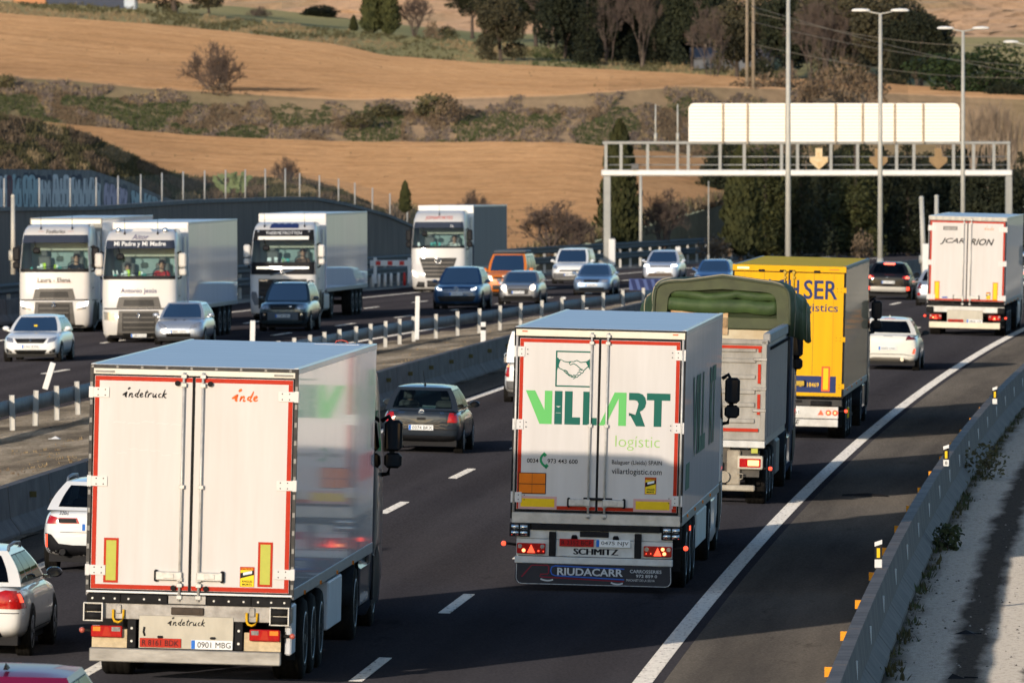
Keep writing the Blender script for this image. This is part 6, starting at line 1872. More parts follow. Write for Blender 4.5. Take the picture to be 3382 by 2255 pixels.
m = MB(); m.box(0.50, 1.12, 12.7, 13.4, 4.0, 4.012); m.obj("roof_patch", M("roof_patch_grey", (0.42, 0.45, 0.5), 0.5), tA)
m = MB(); m.tube([(0.74, 13.3, 4.0), (0.76, 13.3, 4.04), (0.83, 13.3, 4.055), (0.90, 13.3, 4.04), (0.94, 13.3, 4.0)], 0.008, 6); m.obj("roof_cable", M("red_cable", (0.5, 0.08, 0.06), 0.6), tA)
tractor(tA, 16.55, plain_style(BLUEK, BLACK, 3.85))
place(tA, 617, 2293, -1, -5.5, d=121.0)

# ---- B: the lorry with the green lettering and the handshake
tB = thing("semi_truck", "white lorry whose doors carry big green letters and a handshake emblem", "lorry")
trailer_base(tB, 2.6, 4.0, 1.10, 13.6, SIDE_MATT)
DG = M("dark_green_ink", (0.012, 0.115, 0.085), 0.5); LG = M("light_green_ink", (0.13, 0.47, 0.13), 0.5); MG = M("mid_green_ink", (0.03, 0.30, 0.12), 0.5); LG2 = M("lime_ink", (0.30, 0.52, 0.14), 0.5)
m = MB(); m.box(-1.29, 1.29, 0.0, 0.06, 3.875, 3.975, b=0.004); hdB = m.obj("header", M("header_cream2", (0.72, 0.67, 0.54), 0.45, var=0.12, scale=4), tB)
for x in (-1.15, 1.14): MB().box(x-0.04, x+0.04, -0.012, 0.0, 3.935, 3.955).obj("marker_lamp", REDLIT, hdB)
m = MB(); m.box(-1.305, 1.305, -0.005, 0.07, 3.978, 4.002)
for s in (-1, 1): m.box(s*1.285, s*1.305, -0.008, 0.07, 1.10, 3.975)
m.obj("rear_frame", BLACK, tB)
for s in (-1, 1): MB().cyl((s*1.262, -0.012, 1.2), (s*1.262, -0.012, 3.87), 0.018, n=8).obj("corner_trim", ROD, tB)
dB_ = doors(tB, 1.275, 3.84, 1.245)
hinges(dB_, 1.29, (3.635, 2.53, 1.425), 0.15, 0.155)
lock_rods(dB_, (-0.125, 0.122), 3.95, 1.12, 1.365)
m = MB(); m.box(-0.20, 0.24, -0.05, -0.01, 1.405, 1.445, b=0.006); m.obj("latch_bar", BLACK, dB_[0])
y = -0.0045
m = MB(); t_ = 0.022
for (a, b, c, d) in ((-0.67, -0.145, 3.64, 3.64+t_), (-0.67, -0.145, 3.115, 3.115+t_), (-0.67, -0.67+t_, 3.115, 3.64)): m.box(a, b, y, y+0.003, c, d)
m.add([(-0.648, y-.001, 3.56), (-0.60, y-.001, 3.52), (-0.648, y-.001, 3.36)], [(0,1,2)]); m.add([(-0.15, y-.001, 3.545), (-0.215, y-.001, 3.50), (-0.15, y-.001, 3.38)], [(0,1,2)])
hx = lambda p: (-0.645 + p[0]*0.495, 3.14 + p[1]*0.50)
for st_, w in (([(.02,.62),(.10,.78),(.20,.72),(.32,.70),(.42,.72)], .014), ([(.42,.72),(.36,.66),(.40,.62),(.50,.66),(.58,.62),(.68,.54),(.76,.46)], .014), ([(.50,.72),(.60,.76),(.72,.70),(.86,.72),(.97,.74)], .014), ([(.42,.72),(.50,.72)], .013),
                ([(.05,.52),(.18,.46),(.26,.38),(.36,.30),(.46,.25),(.55,.27)], .014), ([(.22,.46),(.28,.43),(.33,.40)], .018), ([(.28,.38),(.35,.36),(.38,.30)], .013), ([(.38,.32),(.44,.31),(.46,.25)], .013), ([(.47,.28),(.52,.32),(.56,.28),(.55,.22),(.49,.20)], .013),
                ([(.56,.30),(.62,.34),(.66,.30),(.62,.25),(.56,.25)], .013), ([(.62,.38),(.70,.42),(.74,.38),(.70,.32),(.65,.30)], .013), ([(.66,.46),(.76,.50),(.82,.44),(.78,.38),(.72,.37)], .013), ([(.82,.46),(.90,.54),(.97,.60)], .014), ([(.02,.62),(.05,.52)], .016), ([(.97,.74),(.92,.66),(.97,.60)], .014)):
    ribbon(m, [hx(p) for p in st_], w, y)
m.obj("handshake_emblem", DG, dB_[0])
zt_, zb_ = 3.05, 2.545; XL = lambda q: (q - 609)/342.0
def glyph(parts, mat, door):
    m = MB()
    for pl in parts: m.add([(XL(a), y, zb_ + (zt_ - zb_)*b) for a, b in pl], [tuple(range(len(pl)))])
    return m.obj("lettering", mat, door)
glyph([[(228,1),(276,1),(327,.42),(327,1),(366,1),(366,0),(302,0)]], LG, dB_[0])
glyph([[(379,0),(419,0),(419,1),(379,1)]], DG, dB_[0])
m = MB(); m.add([(XL(386), y-.001, 2.82), (XL(412), y-.001, 2.82), (XL(399), y-.001, 2.80)], [(0,1,2)]); m.box(XL(386), XL(412), y-.001, y, 2.715, 2.72); m.obj("letter_notch", PANEL, dB_[0])
glyph([[(432,0),(513,0),(513,.22),(472,.22),(472,1),(432,1)]], DG, dB_[0])
glyph([[(527,0),(600,0),(600,.22),(568,.22),(568,1),(527,1)]], DG, dB_[0])
glyph([[(612,0),(646,0),(712,.82),(712,0),(752,0),(752,1),(690,1)]], LG, dB_[1])
ar = [(801 + 22*math.cos(a), .82 + .0*a) for a in ()]
glyph([[(765,1),(815,1),(835,.96),(850,.86),(855,.72),(850,.58),(838,.49),(823,.44),(852,0),(805,0),(766,.40),(766,.36),(766,.30),(800,.34),(812,.58),(815,.68),(808,.76),(795,.78),(765,.78)]], DG, dB_[1])
glyph([[(858,1),(980,1),(980,.79),(936,.79),(936,0),(896,0),(896,.79),(858,.79)]], DG, dB_[1])
m = MB(); TX(m, "logístic", XL(815), 2.285, y, width=0.675, bold=-0.012, depth=0.001); m.obj("lettering", LG2, dB_[1])
m = MB(); TX(m, "0034", -0.985, 1.985, y, width=0.175, bold=0.012, depth=0.001); TX(m, "973 443 600", -0.53, 1.985, y, width=0.46, bold=0.012, depth=0.001); m.obj("lettering", INK, dB_[0])
m = MB(); ribbon(m, bez((-0.80, 2.09), (-0.90, 2.05), (-0.88, 1.93), (-0.76, 1.885)), 0.035, y); ribbon(m, [(-0.83, 2.10), (-0.785, 2.06)], 0.05, y); ribbon(m, [(-0.80, 1.885), (-0.755, 1.925)], 0.05, y); m.obj("telephone_symbol", MG, dB_[0])
m = MB(); TX(m, "Balaguer (Lleida) SPAIN", 0.60, 1.985, y, width=0.76, bold=0.004, depth=0.001, height=0.085); TX(m, "villartlogistic.com", 0.60, 1.845, y, width=0.76, bold=0.004, depth=0.001, height=0.115); m.obj("lettering", INK, dB_[1])
o_ = MB().box(-1.185, -0.785, -0.012, 0.0, 1.49, 1.79, b=0.004).obj("hazard_panel", M("hazard_orange", (0.80, 0.20, 0.015), 0.45, var=0.12, scale=7), dB_[0])
m = MB(); m.box(-1.185, -0.785, -0.014, -0.012, 1.625, 1.635); m.box(-0.988, -0.984, -0.014, -0.012, 1.49, 1.79); m.box(-1.195, -0.775, -0.010, 0, 1.48, 1.49); m.box(-1.195, -0.775, -0.010, 0, 1.79, 1.80); m.box(-1.195, -1.185, -0.010, 0, 1.48, 1.80); m.box(-0.785, -0.775, -0.010, 0, 1.48, 1.80); m.obj("panel_frame", INK, o_)
PINK = M("marker_pink", (0.62, 0.36, 0.34), 0.5, var=0.1, scale=10)
marker_board(dB_[0], -1.19, -0.605, 1.25, 1.445, 0.035, PINK, YEL2); marker_board(dB_[1], 0.56, 1.145, 1.25, 1.445, 0.035, PINK, YEL2)
sticker(dB_[1], 0.735, 0.895, 1.525, 1.77)
MB().box(-1.28, 1.28, -0.02, 0.06, 1.035, 1.20, b=0.006).obj("sill", M("sill_aluminium", (0.55, 0.54, 0.51), 0.45, 0.35, rgb2=(0.36, 0.34, 0.31), scale=5, detail=8), tB)
m = MB(); m.box(-0.98, 0.98, -0.05, 0.05, 0.94, 1.03, b=0.006)
m.obj("rubber_strip", RUBBER, tB)
for x0 in (-1.31, 1.0):
    m = MB(); m.box(x0, x0+0.31, -0.05, 0.0, 0.83, 1.03, 1, b=0.01)
    for q in (0, 1):
        for z in (0.885, 0.975): m.cyl((x0 + 0.03 + q*0.135, -0.07, z), (x0 + 0.14 + q*0.135, -0.07, z), 0.036, n=12)
    m.obj("dock_buffer", [CHROME, BLACK], tB)
WPN = M("white_panel_worn", (0.62, 0.62, 0.59), 0.5, rgb2=(0.46, 0.45, 0.42), scale=5, detail=8)
MB().box(-1.20, 1.17, -0.01, 0.06, 0.805, 0.935, b=0.006).obj("upper_beam", WPN, tB)
MB().box(-1.20, 1.17, -0.02, 0.06, 0.545, 0.80, b=0.006).obj("lamp_panel", WPN, tB)
MB().box(-0.24, 0.20, -0.03, -0.008, 0.845, 0.93, b=0.01).obj("work_lamp_recess", BLACK, tB)
for x in (-0.32, 0.31): MB().hull([(x-0.05, -0.02, 0.81), (x+0.05, -0.02, 0.81), (x-0.045, -0.06, 0.85), (x+0.045, -0.06, 0.85), (x-0.03, -0.03, 0.875), (x+0.03, -0.03, 0.875)]).obj("plate_lamp", BLACK, tB)
for a, b in ((-0.705, -0.60), (0.595, 0.70)): MB().box(a, b, -0.06, -0.0, 0.545, 0.915, b=0.008).obj("bumper_block", RUBBER, tB)
plate(tB, "trailer_plate", -0.285, 0.755, -0.035, 0.52, 0.115, "R 2352 BCP", M("plate_red_dark", (0.42, 0.015, 0.015), 0.4), eu=False)
plate(tB, "licence_plate", 0.27, 0.755, -0.035, 0.52, 0.115, "0475 NJV")
m = MB()
for q in range(4): TX(m, "SCHMITZ", 0.001 + 0.006*q, 0.625, -0.0215 - 0.0002*q, width=0.67, height=0.092, depth=0.001)
m.obj("lettering", INK, tB)
tail_light(tB, -1.19, -0.755, 0.575, 0.735, -0.03, 1, [(.24, .30, .17), (.76, .28, .08), (.93, .25, .05)])
tail_light(tB, 0.735, 1.165, 0.575, 0.735, -0.03, 1, [(.68, .72, .17), (.74, .30, .17), (.10, .28, .05), (.26, .30, .06)])
MB().box(-1.22, 1.18, -0.06, 0.05, 0.43, 0.535, b=0.008).obj("bumper", WPN, tB)
fl = [(-1.20, 0.425), (1.165, 0.425), (1.175, 0.20)] + [(1.175 - 0.08*(1-math.cos(a)), 0.20 - 0.08*math.sin(a)) for a in (0.5, 1.0, 1.57)] + [(-1.205 + 0.08*(1-math.cos(a)), 0.20 - 0.08*math.sin(a)) for a in (1.57, 1.0, 0.5)] + [(-1.21, 0.20)]
mf = MB().prism([(x, -0.04, z) for x, z in fl], (0, 0.03, 0)).obj("mudflap", M("flap_black", (0.02, 0.022, 0.03), 0.55, var=0.25, scale=3), tB)
m = MB(); ribbon(m, [(x*0.985, z if z < 0.4 else 0.42) for x, z in fl[1:]] + [(-1.19, 0.42)], 0.010, -0.0415); m.obj("white_border", M("chalk_white", (0.55, 0.56, 0.56), 0.7, rgb2=(0.25, 0.26, 0.27), scale=20), mf)
m = MB(); ribbon(m, [(-1.11, 0.22), (-0.96, 0.40), (-0.72, 0.405), (-0.70, 0.385), (-0.70, 0.29), (-0.72, 0.27), (-0.82, 0.265), (-0.83, 0.235), (-0.80, 0.225), (0.45, 0.185)], 0.018, -0.042); m.obj("red_outline", M("dull_red_ink", (0.20, 0.02, 0.035), 0.6), mf)
m = MB(); ribbon(m, [(0.45, 0.375), (-0.60, 0.40), (-0.655, 0.38), (-0.67, 0.32), (-0.65, 0.27), (-0.60, 0.25), (0.45, 0.215)], 0.016, -0.0422); m.obj("blue_outline", M("blue_ink", (0.03, 0.12, 0.50), 0.6), mf)
m = MB(); TX(m, "RIUDACARR", -0.07, 0.315, -0.0425, width=1.0, height=0.115, bold=0.025, depth=0.001); TX(m, "CARROSSERIES", 0.775, 0.345, -0.0425, width=0.48, bold=0.012, depth=0.001, height=0.05); TX(m, "972 859 0", 0.79, 0.275, -0.0425, width=0.32, bold=0.012, depth=0.001, height=0.045); TX(m, "MACANET DE LA SELVA", 0.70, 0.21, -0.0425, width=0.43, depth=0.001, height=0.035)
ribbon(m, bez((-0.82, 0.195), (-0.75, 0.165), (-0.68, 0.165), (-0.63, 0.19)), 0.022, -0.0425); ribbon(m, bez((0.25, 0.165), (0.32, 0.135), (0.38, 0.135), (0.43, 0.16)), 0.022, -0.0425)
m.obj("lettering", M("silver_ink", (0.50, 0.52, 0.53), 0.5), mf)
side_lamp(tB, -1.40, 0.715, -1, True); side_lamp(tB, 1.37, 0.71, 1, True)
# the same livery on both flanks
for s in (-1, 1):
    rt = (0, -s*-1, 0) if s > 0 else (0, -1, 0)
    rt = (0, 1, 0) if s > 0 else (0, -1, 0)
    m = MB(); m.text("VILL", (s*1.306, 5.2 if s > 0 else 8.2, 2.6), rt, (0, 0, 1), width=4.6, height=1.25, bold=0.03); m.text("RT", (s*1.306, 10.2 if s > 0 else 3.4, 2.6), rt, (0, 0, 1), width=2.2, height=1.25, bold=0.03)
    m.obj("side_lettering", DG if s > 0 else MG, tB)
    MB().box(s*1.3005, s*1.306, 1.0, 4.0 if s < 0 else 2.2, 1.55, 1.95).obj("side_stripe", M("red_stripe", (0.45, 0.03, 0.02), 0.4) if s < 0 else DG, tB)
    MB().box(s*1.22, s*1.28, 5.9, 9.4, 0.45, 1.0, b=0.02).obj("side_guard", WPN, tB)
MB().box(1.28, 1.30, 3.2, 3.3, 0.85, 0.92).obj("red_side_lamp", REDLIT, tB)
tractor(tB, 16.55, plain_style(WHITE, BLACK, 3.85))
place(tB, 1963, 1965, -1, -1.8, d=147.0)

# ---- C: tipper with the green tarpaulin
tC = thing("tipper_truck", "grey tipper lorry with a bunched green tarpaulin over its open body", "lorry")
TIP = M("tipper_grey", (0.37, 0.35, 0.315), 0.55, 0.05, rgb2=(0.20, 0.185, 0.16), scale=4, detail=8, stretch=(1, 1, 0.4))
TIPS = M("tipper_side", (0.30, 0.31, 0.34), 0.4, 0.25, rgb2=(0.20, 0.21, 0.23), scale=2, stretch=(1, 4, 0.2))
BEDI = M("bed_inside", (0.62, 0.54, 0.38), 0.7, rgb2=(0.45, 0.34, 0.2), scale=2.2, detail=8)
hw = 1.27; BL = 8.6
m = MB()
for s in (-1, 1): m.box(s*hw, s*(hw - 0.06), 0.05, BL, 1.22, 3.22)
m.box(-hw, hw, 0.05, BL, 1.16, 1.28)
tb = m.obj("tipper_body", TIPS, tC)
for s in (-1, 1):
    m = MB()
    for k in range(38): m.box(s*(hw + 0.022), s*hw, 0.25 + 0.222*k, 0.36 + 0.222*k, 1.30, 2.98)
    m.obj("rib", TIPS, tb)
m = MB()
for s in (-1, 1): m.box(s*(hw + 0.04), s*(hw - 0.10), 0.02, BL, 3.05, 3.24, b=0.02)
m.obj("top_rail", M("rail_dusty", (0.34, 0.33, 0.32), 0.6, 0.2, rgb2=(0.22, 0.21, 0.2), scale=4), tb)
m = MB()
for s in (-1, 1):
    for k in range(26): m.cyl((s*(hw + 0.03), 0.4 + 0.32*k, 2.98), (s*(hw + 0.055), 0.4 + 0.32*k, 2.93), 0.035, n=6)
m.obj("tarp_hook", RUBBER, tb)
MB().box(-hw + 0.07, hw - 0.07, BL - 0.08, BL, 1.25, 3.85).obj("headboard", BEDI, tC)
MB().box(-hw + 0.07, hw - 0.07, 0.12, BL - 0.1, 2.4, 2.46).obj("load_floor", BEDI, tC)
m = MB(); m.box(0.02, 0.12, BL - 0.14, BL - 0.09, 3.0, 3.6); m.box(-1.0, 0.02, BL - 0.13, BL - 0.09, 3.0, 3.5); m.obj("rust_patch", M("rusty_steel", (0.36, 0.17, 0.06), 0.8, rgb2=(0.55, 0.42, 0.26), scale=5), tC)
g_ = MB().box(-hw + 0.02, hw - 0.02, -0.02, 0.05, 1.24, 3.10, b=0.006).obj("tailgate", TIP, tC)
m = MB()
for z in (2.92, 2.72, 2.42, 2.14, 1.90, 1.60): m.box(-hw + 0.12, hw - 0.22, -0.055, -0.02, z - 0.045, z + 0.045, b=0.015)
for s in (-1, 1): m.box(s*(hw - 0.02), s*(hw - 0.12), -0.06, -0.015, 1.24, 3.10, b=0.01)
m.box(-hw, hw, -0.06, -0.01, 3.02, 3.12, b=0.015); m.obj("tailgate_rib", TIP, g_)
m = MB(); m.box(-1.1, 1.16, -0.064, -0.056, 2.945, 3.0); m.box(-1.1, 1.12, -0.064, -0.02, 1.40, 1.46)
for a, b in ((2.88, 3.0), (2.3, 2.66), (1.72, 2.10)): m.box(1.09, 1.145, -0.066, -0.05, a, b)
m.obj("contour_tape", REDTAPE, g_)
m = MB()
for s in (-1, 1):
    for z in (2.75, 2.2, 1.8): m.box(s*1.26, s*1.0, -0.075, -0.05, z - 0.03, z + 0.03, b=0.008)
m.obj("gate_latch", STEEL, g_)
MB().box(-hw + 0.1, hw - 0.02, -0.03, 0.2, 1.10, 1.23, b=0.01).obj("rear_sill", WPN, tC)
m = MB()
for s in (-1, 1): m.box(s*0.42, s*0.60, 0.1, 12.5, 0.80, 1.14)
m.box(-1.15, 1.15, 0.12, 0.2, 0.55, 1.05); m.obj("chassis", M("chassis_dusty", (0.10, 0.09, 0.075), 0.7, rgb2=(0.05, 0.045, 0.04), scale=5), tC)
MB().box(0.55, 0.80, 0.02, 0.12, 0.40, 1.05, b=0.02).cyl((0.50, 0.0, 0.55), (0.50, -0.06, 0.55), 0.11, n=14).tube([(0.75,0.0,0.62),(0.85,-0.03,0.60),(0.85,-0.03,0.52),(0.78,-0.03,0.5)],0.018,6).obj("coupling_plate", M("dusty_beige", (0.40, 0.35, 0.27), 0.7, rgb2=(0.24, 0.2, 0.15), scale=6), tC)
l_ = MB().box(0.75, 1.22, -0.02, 0.1, 0.70, 0.95, b=0.02).obj("lamp_housing", M("lamp_housing_cream", (0.55, 0.50, 0.40), 0.5), tC)
MB().box(0.785, 1.185, -0.03, -0.015, 0.735, 0.90, b=0.01).obj("tail_light", REDL, l_); MB().box(0.94, 1.15, -0.04, -0.028, 0.765, 0.87, b=0.015).obj("lit_bulb", BRAKE, l_)
MB().box(-1.22, -0.75, -0.02, 0.1, 0.70, 0.95, b=0.02).obj("lamp_housing", MATS["lamp_housing_cream"], tC)
MB().box(0.30, 0.46, -0.02, 0.03, 0.50, 0.82).obj("hazard_plate", AMBER, tC); MB().box(1.0, 1.12, -0.01, 0.02, 1.0, 1.09).obj("number_sign", YEL, tC)
MB().box(-1.15, 1.08, -0.02, 0.1, 0.29, 0.40, b=0.02).obj("bumper", M("bumper_dusty", (0.48, 0.43, 0.34), 0.6, rgb2=(0.3, 0.26, 0.2), scale=5), tC)
for yy in (1.4, 2.7, 4.0):
    for s in (-1, 1): wheel(tC, s*(hw - 0.22), yy, 0.52, 0.385, s)
side_lamp(tC, 1.36, 0.72, 1, True)
for s in (-1, 1): MB().box(s*1.0, s*1.25, 5.2, 6.8, 0.40, 1.1, b=0.05).obj("tank", GREYP, tC)
# tarpaulin: hoop, bunched folds and hanging flaps
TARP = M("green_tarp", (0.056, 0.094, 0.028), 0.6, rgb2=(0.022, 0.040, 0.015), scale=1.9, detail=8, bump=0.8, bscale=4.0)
TARPD = M("tarp_hem", (0.062, 0.074, 0.030), 0.6, rgb2=(0.036, 0.042, 0.019), scale=3)
def crease(x, y, z):
    a = noise.noise((x, y, z)); b = noise.noise((x*2.3 + 5, y*2.3, z*2.3))
    return (1 - 2*abs(a))*0.6 + b*0.4 - 0.2
def hood(y, w, zt, zb, bow, wig):
    pts = []; n = 40
    for i in range(n + 1):
        a = math.pi*i/n; c, s = math.cos(a), math.sin(a)
        x = -math.copysign(abs(c)**0.22, c)*w; z = zb + (zt - zb)*(abs(s)**0.24)
        z += bow*math.exp(-((x - 0.12)/0.55)**2) + wig*crease(x*1.3, y*1.1, 1.3)*min(1, abs(s)*2)
        x += wig*0.8*crease(z*1.6, y*1.7, 7.7 + (c > 0)*5)*min(1, abs(c)*1.5)
        z += (1 - abs(s))**3*wig*0.6*noise.noise((y*1.9, c*3, 2.0))
        pts.append((x, y, z + 0.07*min(1, abs(s)*2.5)))
    return pts
rings = []
keys = ((8.35, 1.30, 3.94, 3.05, .14, .03), (8.55, 1.33, 3.98, 2.98, .14, .06), (8.9, 1.36, 3.96, 2.98, .10, .12), (9.3, 1.44, 3.86, 2.92, .08, .15), (9.9, 1.58, 3.72, 2.88, .05, .17), (10.5, 1.66, 3.60, 2.86, .03, .16), (11.0, 1.62, 3.46, 2.90, .02, .14))
for (ka, kb) in zip(keys, keys[1:]):
    for q in range(4):
        f = q/4; rings.append(hood(*[a*(1-f) + b*f for a, b in zip(ka, kb)]))
rings.append(hood(*keys[-1]))
tp = MB().loft(rings, closed=False, cap=False).obj("tarpaulin", TARP, tC, recalc=False)
md = tp.modifiers.new("s", 'SOLIDIFY'); md.thickness = 0.025
m = MB()
for (wo, wi, zt_2, zi) in ((1.31, 1.07, 3.95, 3.77),):
    oR = hood(8.33, wo, zt_2, 3.05, .13, 0.02); iR = hood(8.33, wi, zi, 3.05, .05, 0.03)
    m.loft([oR, iR], closed=False, cap=False)
m.obj("tarp_hem", TARPD, tp, recalc=False)
m = MB()                                        # folded cloth under the hoop
for k, (z, h, yb) in enumerate(((3.80, 0.20, 8.44), (3.56, 0.32, 8.40))):
    rg_ = []
    for i in range(25):
        x = -1.08 + 2.16*i/24; sag = -0.05*math.sin(math.pi*i/24)*(k == 0) + 0.06*noise.noise((x*1.7, k*3.0, 0)) + 0.03*noise.noise((x*5.2, k*3.0, 4)); b_ = 0.045 + 0.05*noise.noise((x*2.6, k, 5)); h = h*(1 + 0.1*noise.noise((x*3.3, k*2.0, 9)))
        rg_.append([(x, yb + 0.12, z + h/2 + sag), (x, yb - b_*0.7, z + h*0.32 + sag), (x, yb - b_, z + sag), (x, yb - b_*0.5, z - h*0.42 + sag), (x, yb + 0.12, z - h/2 + sag)])
    m.loft(rg_, closed=True)
m.obj("tarp_fold", TARP, tp)
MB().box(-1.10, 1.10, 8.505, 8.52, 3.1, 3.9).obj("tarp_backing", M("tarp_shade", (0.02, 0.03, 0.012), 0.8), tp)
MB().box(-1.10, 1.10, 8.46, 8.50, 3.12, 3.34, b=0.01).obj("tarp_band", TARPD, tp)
m = MB(); m.tube(hood(8.31, 1.325, 3.935, 3.02, .13, 0.02), 0.025, 6); m.obj("hoop", M("hoop_dark", (0.05, 0.06, 0.035), 0.6), tp)
stC = plain_style(M("cab_navy", (0.05, 0.07, 0.11), 0.35, coat=0.6), BLACK, 3.6); stC["mir"] = (2.2, 2.9, BLACK, -0.10, 0.22)
m = MB()
for k in (1, 9, 17): m.tube([Vector(p) + Vector((0, 0, 0.015)) for p in rings[k]], 0.014, 5)
m.obj("rope", M("rope_pale", (0.30, 0.27, 0.20), 0.9), tp)
tractor(tC, 15.0, stC)
place(tC, 2300, 1672, -1, -1.75, d=180.5)

# ---- D: yellow curtain sider
tD = thing("semi_truck", "yellow lorry with blue lettering on its rear doors", "lorry")
YP = M("yellow_paint", (0.76, 0.40, 0.006), 0.5, rgb2=(0.64, 0.33, 0.006), scale=1.5, stretch=(2.5, 1, 0.15), detail=7)
YR = M("yellow_roof", (0.95, 0.56, 0.03), 0.8, var=0.15, scale=1)
trailer_base(tD, 2.55, 3.92, 1.08, 13.6, M("yellow_curtain", (0.42, 0.33, 0.16), 0.22, coat=0.6, rgb2=(0.30, 0.25, 0.15), scale=1.0, stretch=(1, 4, 0.15), bump=0.2), YR, M("dark_rail", (0.2, 0.19, 0.17), 0.5))
NAVY = M("navy_ink", (0.025, 0.040, 0.125), 0.5)
MB().box(-1.275, 1.275, -0.005, 0.07, 3.79, 3.925, b=0.006).obj("header", YP, tD)
m = MB()
for x in (-0.62, -0.15, 0.06, 0.62): m.box(x - 0.07, x + 0.07, -0.03, -0.004, 3.77, 3.83, b=0.01)
m.obj("header_latch", RUBBER, tD)
MB().box(-1.17, -0.90, -0.02, -0.004, 3.83, 3.88, b=0.008).obj("marker_lamp", M("warm_strip_lamp", (0.8, 0.4, 0.2), 0.3, emit=(1.0, 0.45, 0.22), estr=1.3), tD)
MB().box(0.9, 1.12, -0.012, -0.004, 3.84, 3.87).obj("marker_lamp", AMBER, tD)
dD = doors(tD, 1.285, 3.77, 1.02, False, panel=YP)
for s, d in zip((-1, 1), dD):
    m = MB(); m.box(s*0.55, s*0.57, -0.004, 0, 1.5, 3.8); m.box(s*1.0, s*1.01, -0.004, 0, 1.5, 3.8); m.obj("panel_groove", M("yellow_groove", (0.45, 0.27, 0.02), 0.6), d)
    MB().box(s*0.02, s*1.10, -0.004, 0.0, 1.10, 1.47).obj("navy_band", NAVY, d)
hinges(dD, 1.275, (3.4, 2.3, 1.25), 0.10, 0.10, YP)
lock_rods(dD, (-0.10, 0.10), 3.82, 1.0, 1.30, M("rod_yellow", (0.5, 0.33, 0.05), 0.5))
m = MB(); TX(m, "SER", 0.71, 3.40, -0.006, width=0.76, height=0.43, bold=0.015, depth=0.001); TX(m, "Logistics", 0.60, 2.975, -0.006, width=1.02, height=0.235, bold=0.006, depth=0.001); m.obj("lettering", NAVY, dD[1])
m = MB(); TX(m, "DACH", -0.30, 3.40, -0.006, width=1.05, height=0.43, bold=0.015, depth=0.001); TX(m, "Intelligent", -0.62, 2.975, -0.006, width=0.95, height=0.235, bold=0.006, depth=0.001); m.obj("lettering", NAVY, dD[0])
m = MB(); TX(m, "SA 18469", 0.50, 1.275, -0.006, width=0.44, height=0.10, bold=0.01, depth=0.001); m.obj("lettering", M("yellow_ink", (0.80, 0.48, 0.03), 0.5), dD[1])
marker_board(dD[1], 0.775, 0.965, 1.13, 1.69, 0.04, M("marker_red_orange", (0.70, 0.12, 0.03), 0.45), YEL2); marker_board(dD[0], -0.965, -0.775, 1.13, 1.69, 0.04, MATS["marker_red_orange"], YEL2)
MB().box(-1.27, 1.25, -0.03, 0.06, 0.80, 0.95, b=0.01).obj("rear_beam", CHASSIS, tD)
m = MB(); m.cyl((0.55, -0.05, 0.86), (1.0, -0.05, 0.86), 0.06, n=10); m.box(-0.1, 0.35, -0.05, -0.03, 0.87, 0.93); m.obj("rubber_strip", RUBBER, tD)
MB().box(-1.2, 1.17, -0.02, 0.06, 0.52, 0.79, b=0.01).obj("lamp_panel", WHITE_DIRTY, tD)
MB().box(-1.2, 1.17, -0.05, 0.06, 0.34, 0.505, b=0.01).obj("bumper", WHITE_DIRTY, tD)
m = MB(); TX(m, "KRONE", 0.06, 0.44, -0.052, width=0.50, height=0.10, shear=0.25, bold=0.02, depth=0.001); m.obj("lettering", INK, tD)
plate(tD, "licence_plate", 0.05, 0.66, -0.03, 0.52, 0.12, "H B 1161")
for s in (-1, 1):
    xs = (s*0.78, s*0.95, s*1.10)
    MB().prism([(xs[0]-0.07, -0.03, 0.60), (xs[0]+0.07, -0.03, 0.60), (xs[0], -0.03, 0.72)], (0, 0.02, 0)).obj("reflector", REDLIT, tD)
    for x in xs[1:]:
        o = MB().cyl((x, 0, 0.655), (x, -0.04, 0.655), 0.065, n=14).obj("tail_light", REDLIT, tD); MB().cyl((x, -0.03, 0.655), (x, -0.046, 0.655), 0.025, n=8).obj("lit_bulb", BRAKE, o)
side_lamp(tD, 1.34, 0.70, 1, True)
MB().box(1.20, 1.29, 3.0, 3.2, 0.45, 0.7, b=0.02).obj("hazard_light", YEL2, tD)
tractor(tD, 16.4, plain_style(M("cab_blueblack", (0.02, 0.025, 0.04), 0.35, coat=0.6), BLACK, 3.7))
place(tD, 2594, 1444, -1, -1.75, d=217.0)

# ---- E: far white refrigerated trailer
tE = thing("semi_truck", "far white lorry with slanted black lettering, red edged doors and vertical marker boards", "lorry")
trailer_base(tE, 2.6, 4.0, 1.17, 13.6, SIDE_MATT)
MB().box(-1.30, 1.30, -0.005, 0.07, 3.87, 4.0, b=0.006).obj("header", M("header_grey", (0.35, 0.33, 0.3), 0.5, rgb2=(0.6, 0.55, 0.45), scale=3, stretch=(3, 1, 0.5)), tE)
dE = doors(tE, 1.30, 3.85, 1.20)
hinges(dE, 1.30, (3.60, 2.46, 1.32), 0.26, 0.17)
lock_rods(dE, (-0.12, 0.12), 3.95, 1.05, 1.32)
m = MB(); TX(m, "JCAR", -0.50, 3.17, -0.006, width=0.82, height=0.22, shear=0.35, bold=0.02, depth=0.001); m.obj("lettering", INK, dE[0])
m = MB(); TX(m, "RION", 0.49, 3.17, -0.006, width=0.80, height=0.22, shear=0.35, bold=0.02, depth=0.001); m.obj("lettering", INK, dE[1])
o_ = MB().box(-0.82, -0.34, -0.005, 0, 3.54, 3.67).obj("grey_label", M("label_grey", (0.18, 0.17, 0.16), 0.5), dE[0]); m = MB(); TX(m, "indetruck", -0.58, 3.605, -0.0065, width=0.36, depth=0.001, shear=0.2); m.obj("lettering", M("label_light", (0.5, 0.48, 0.44), 0.5), o_)
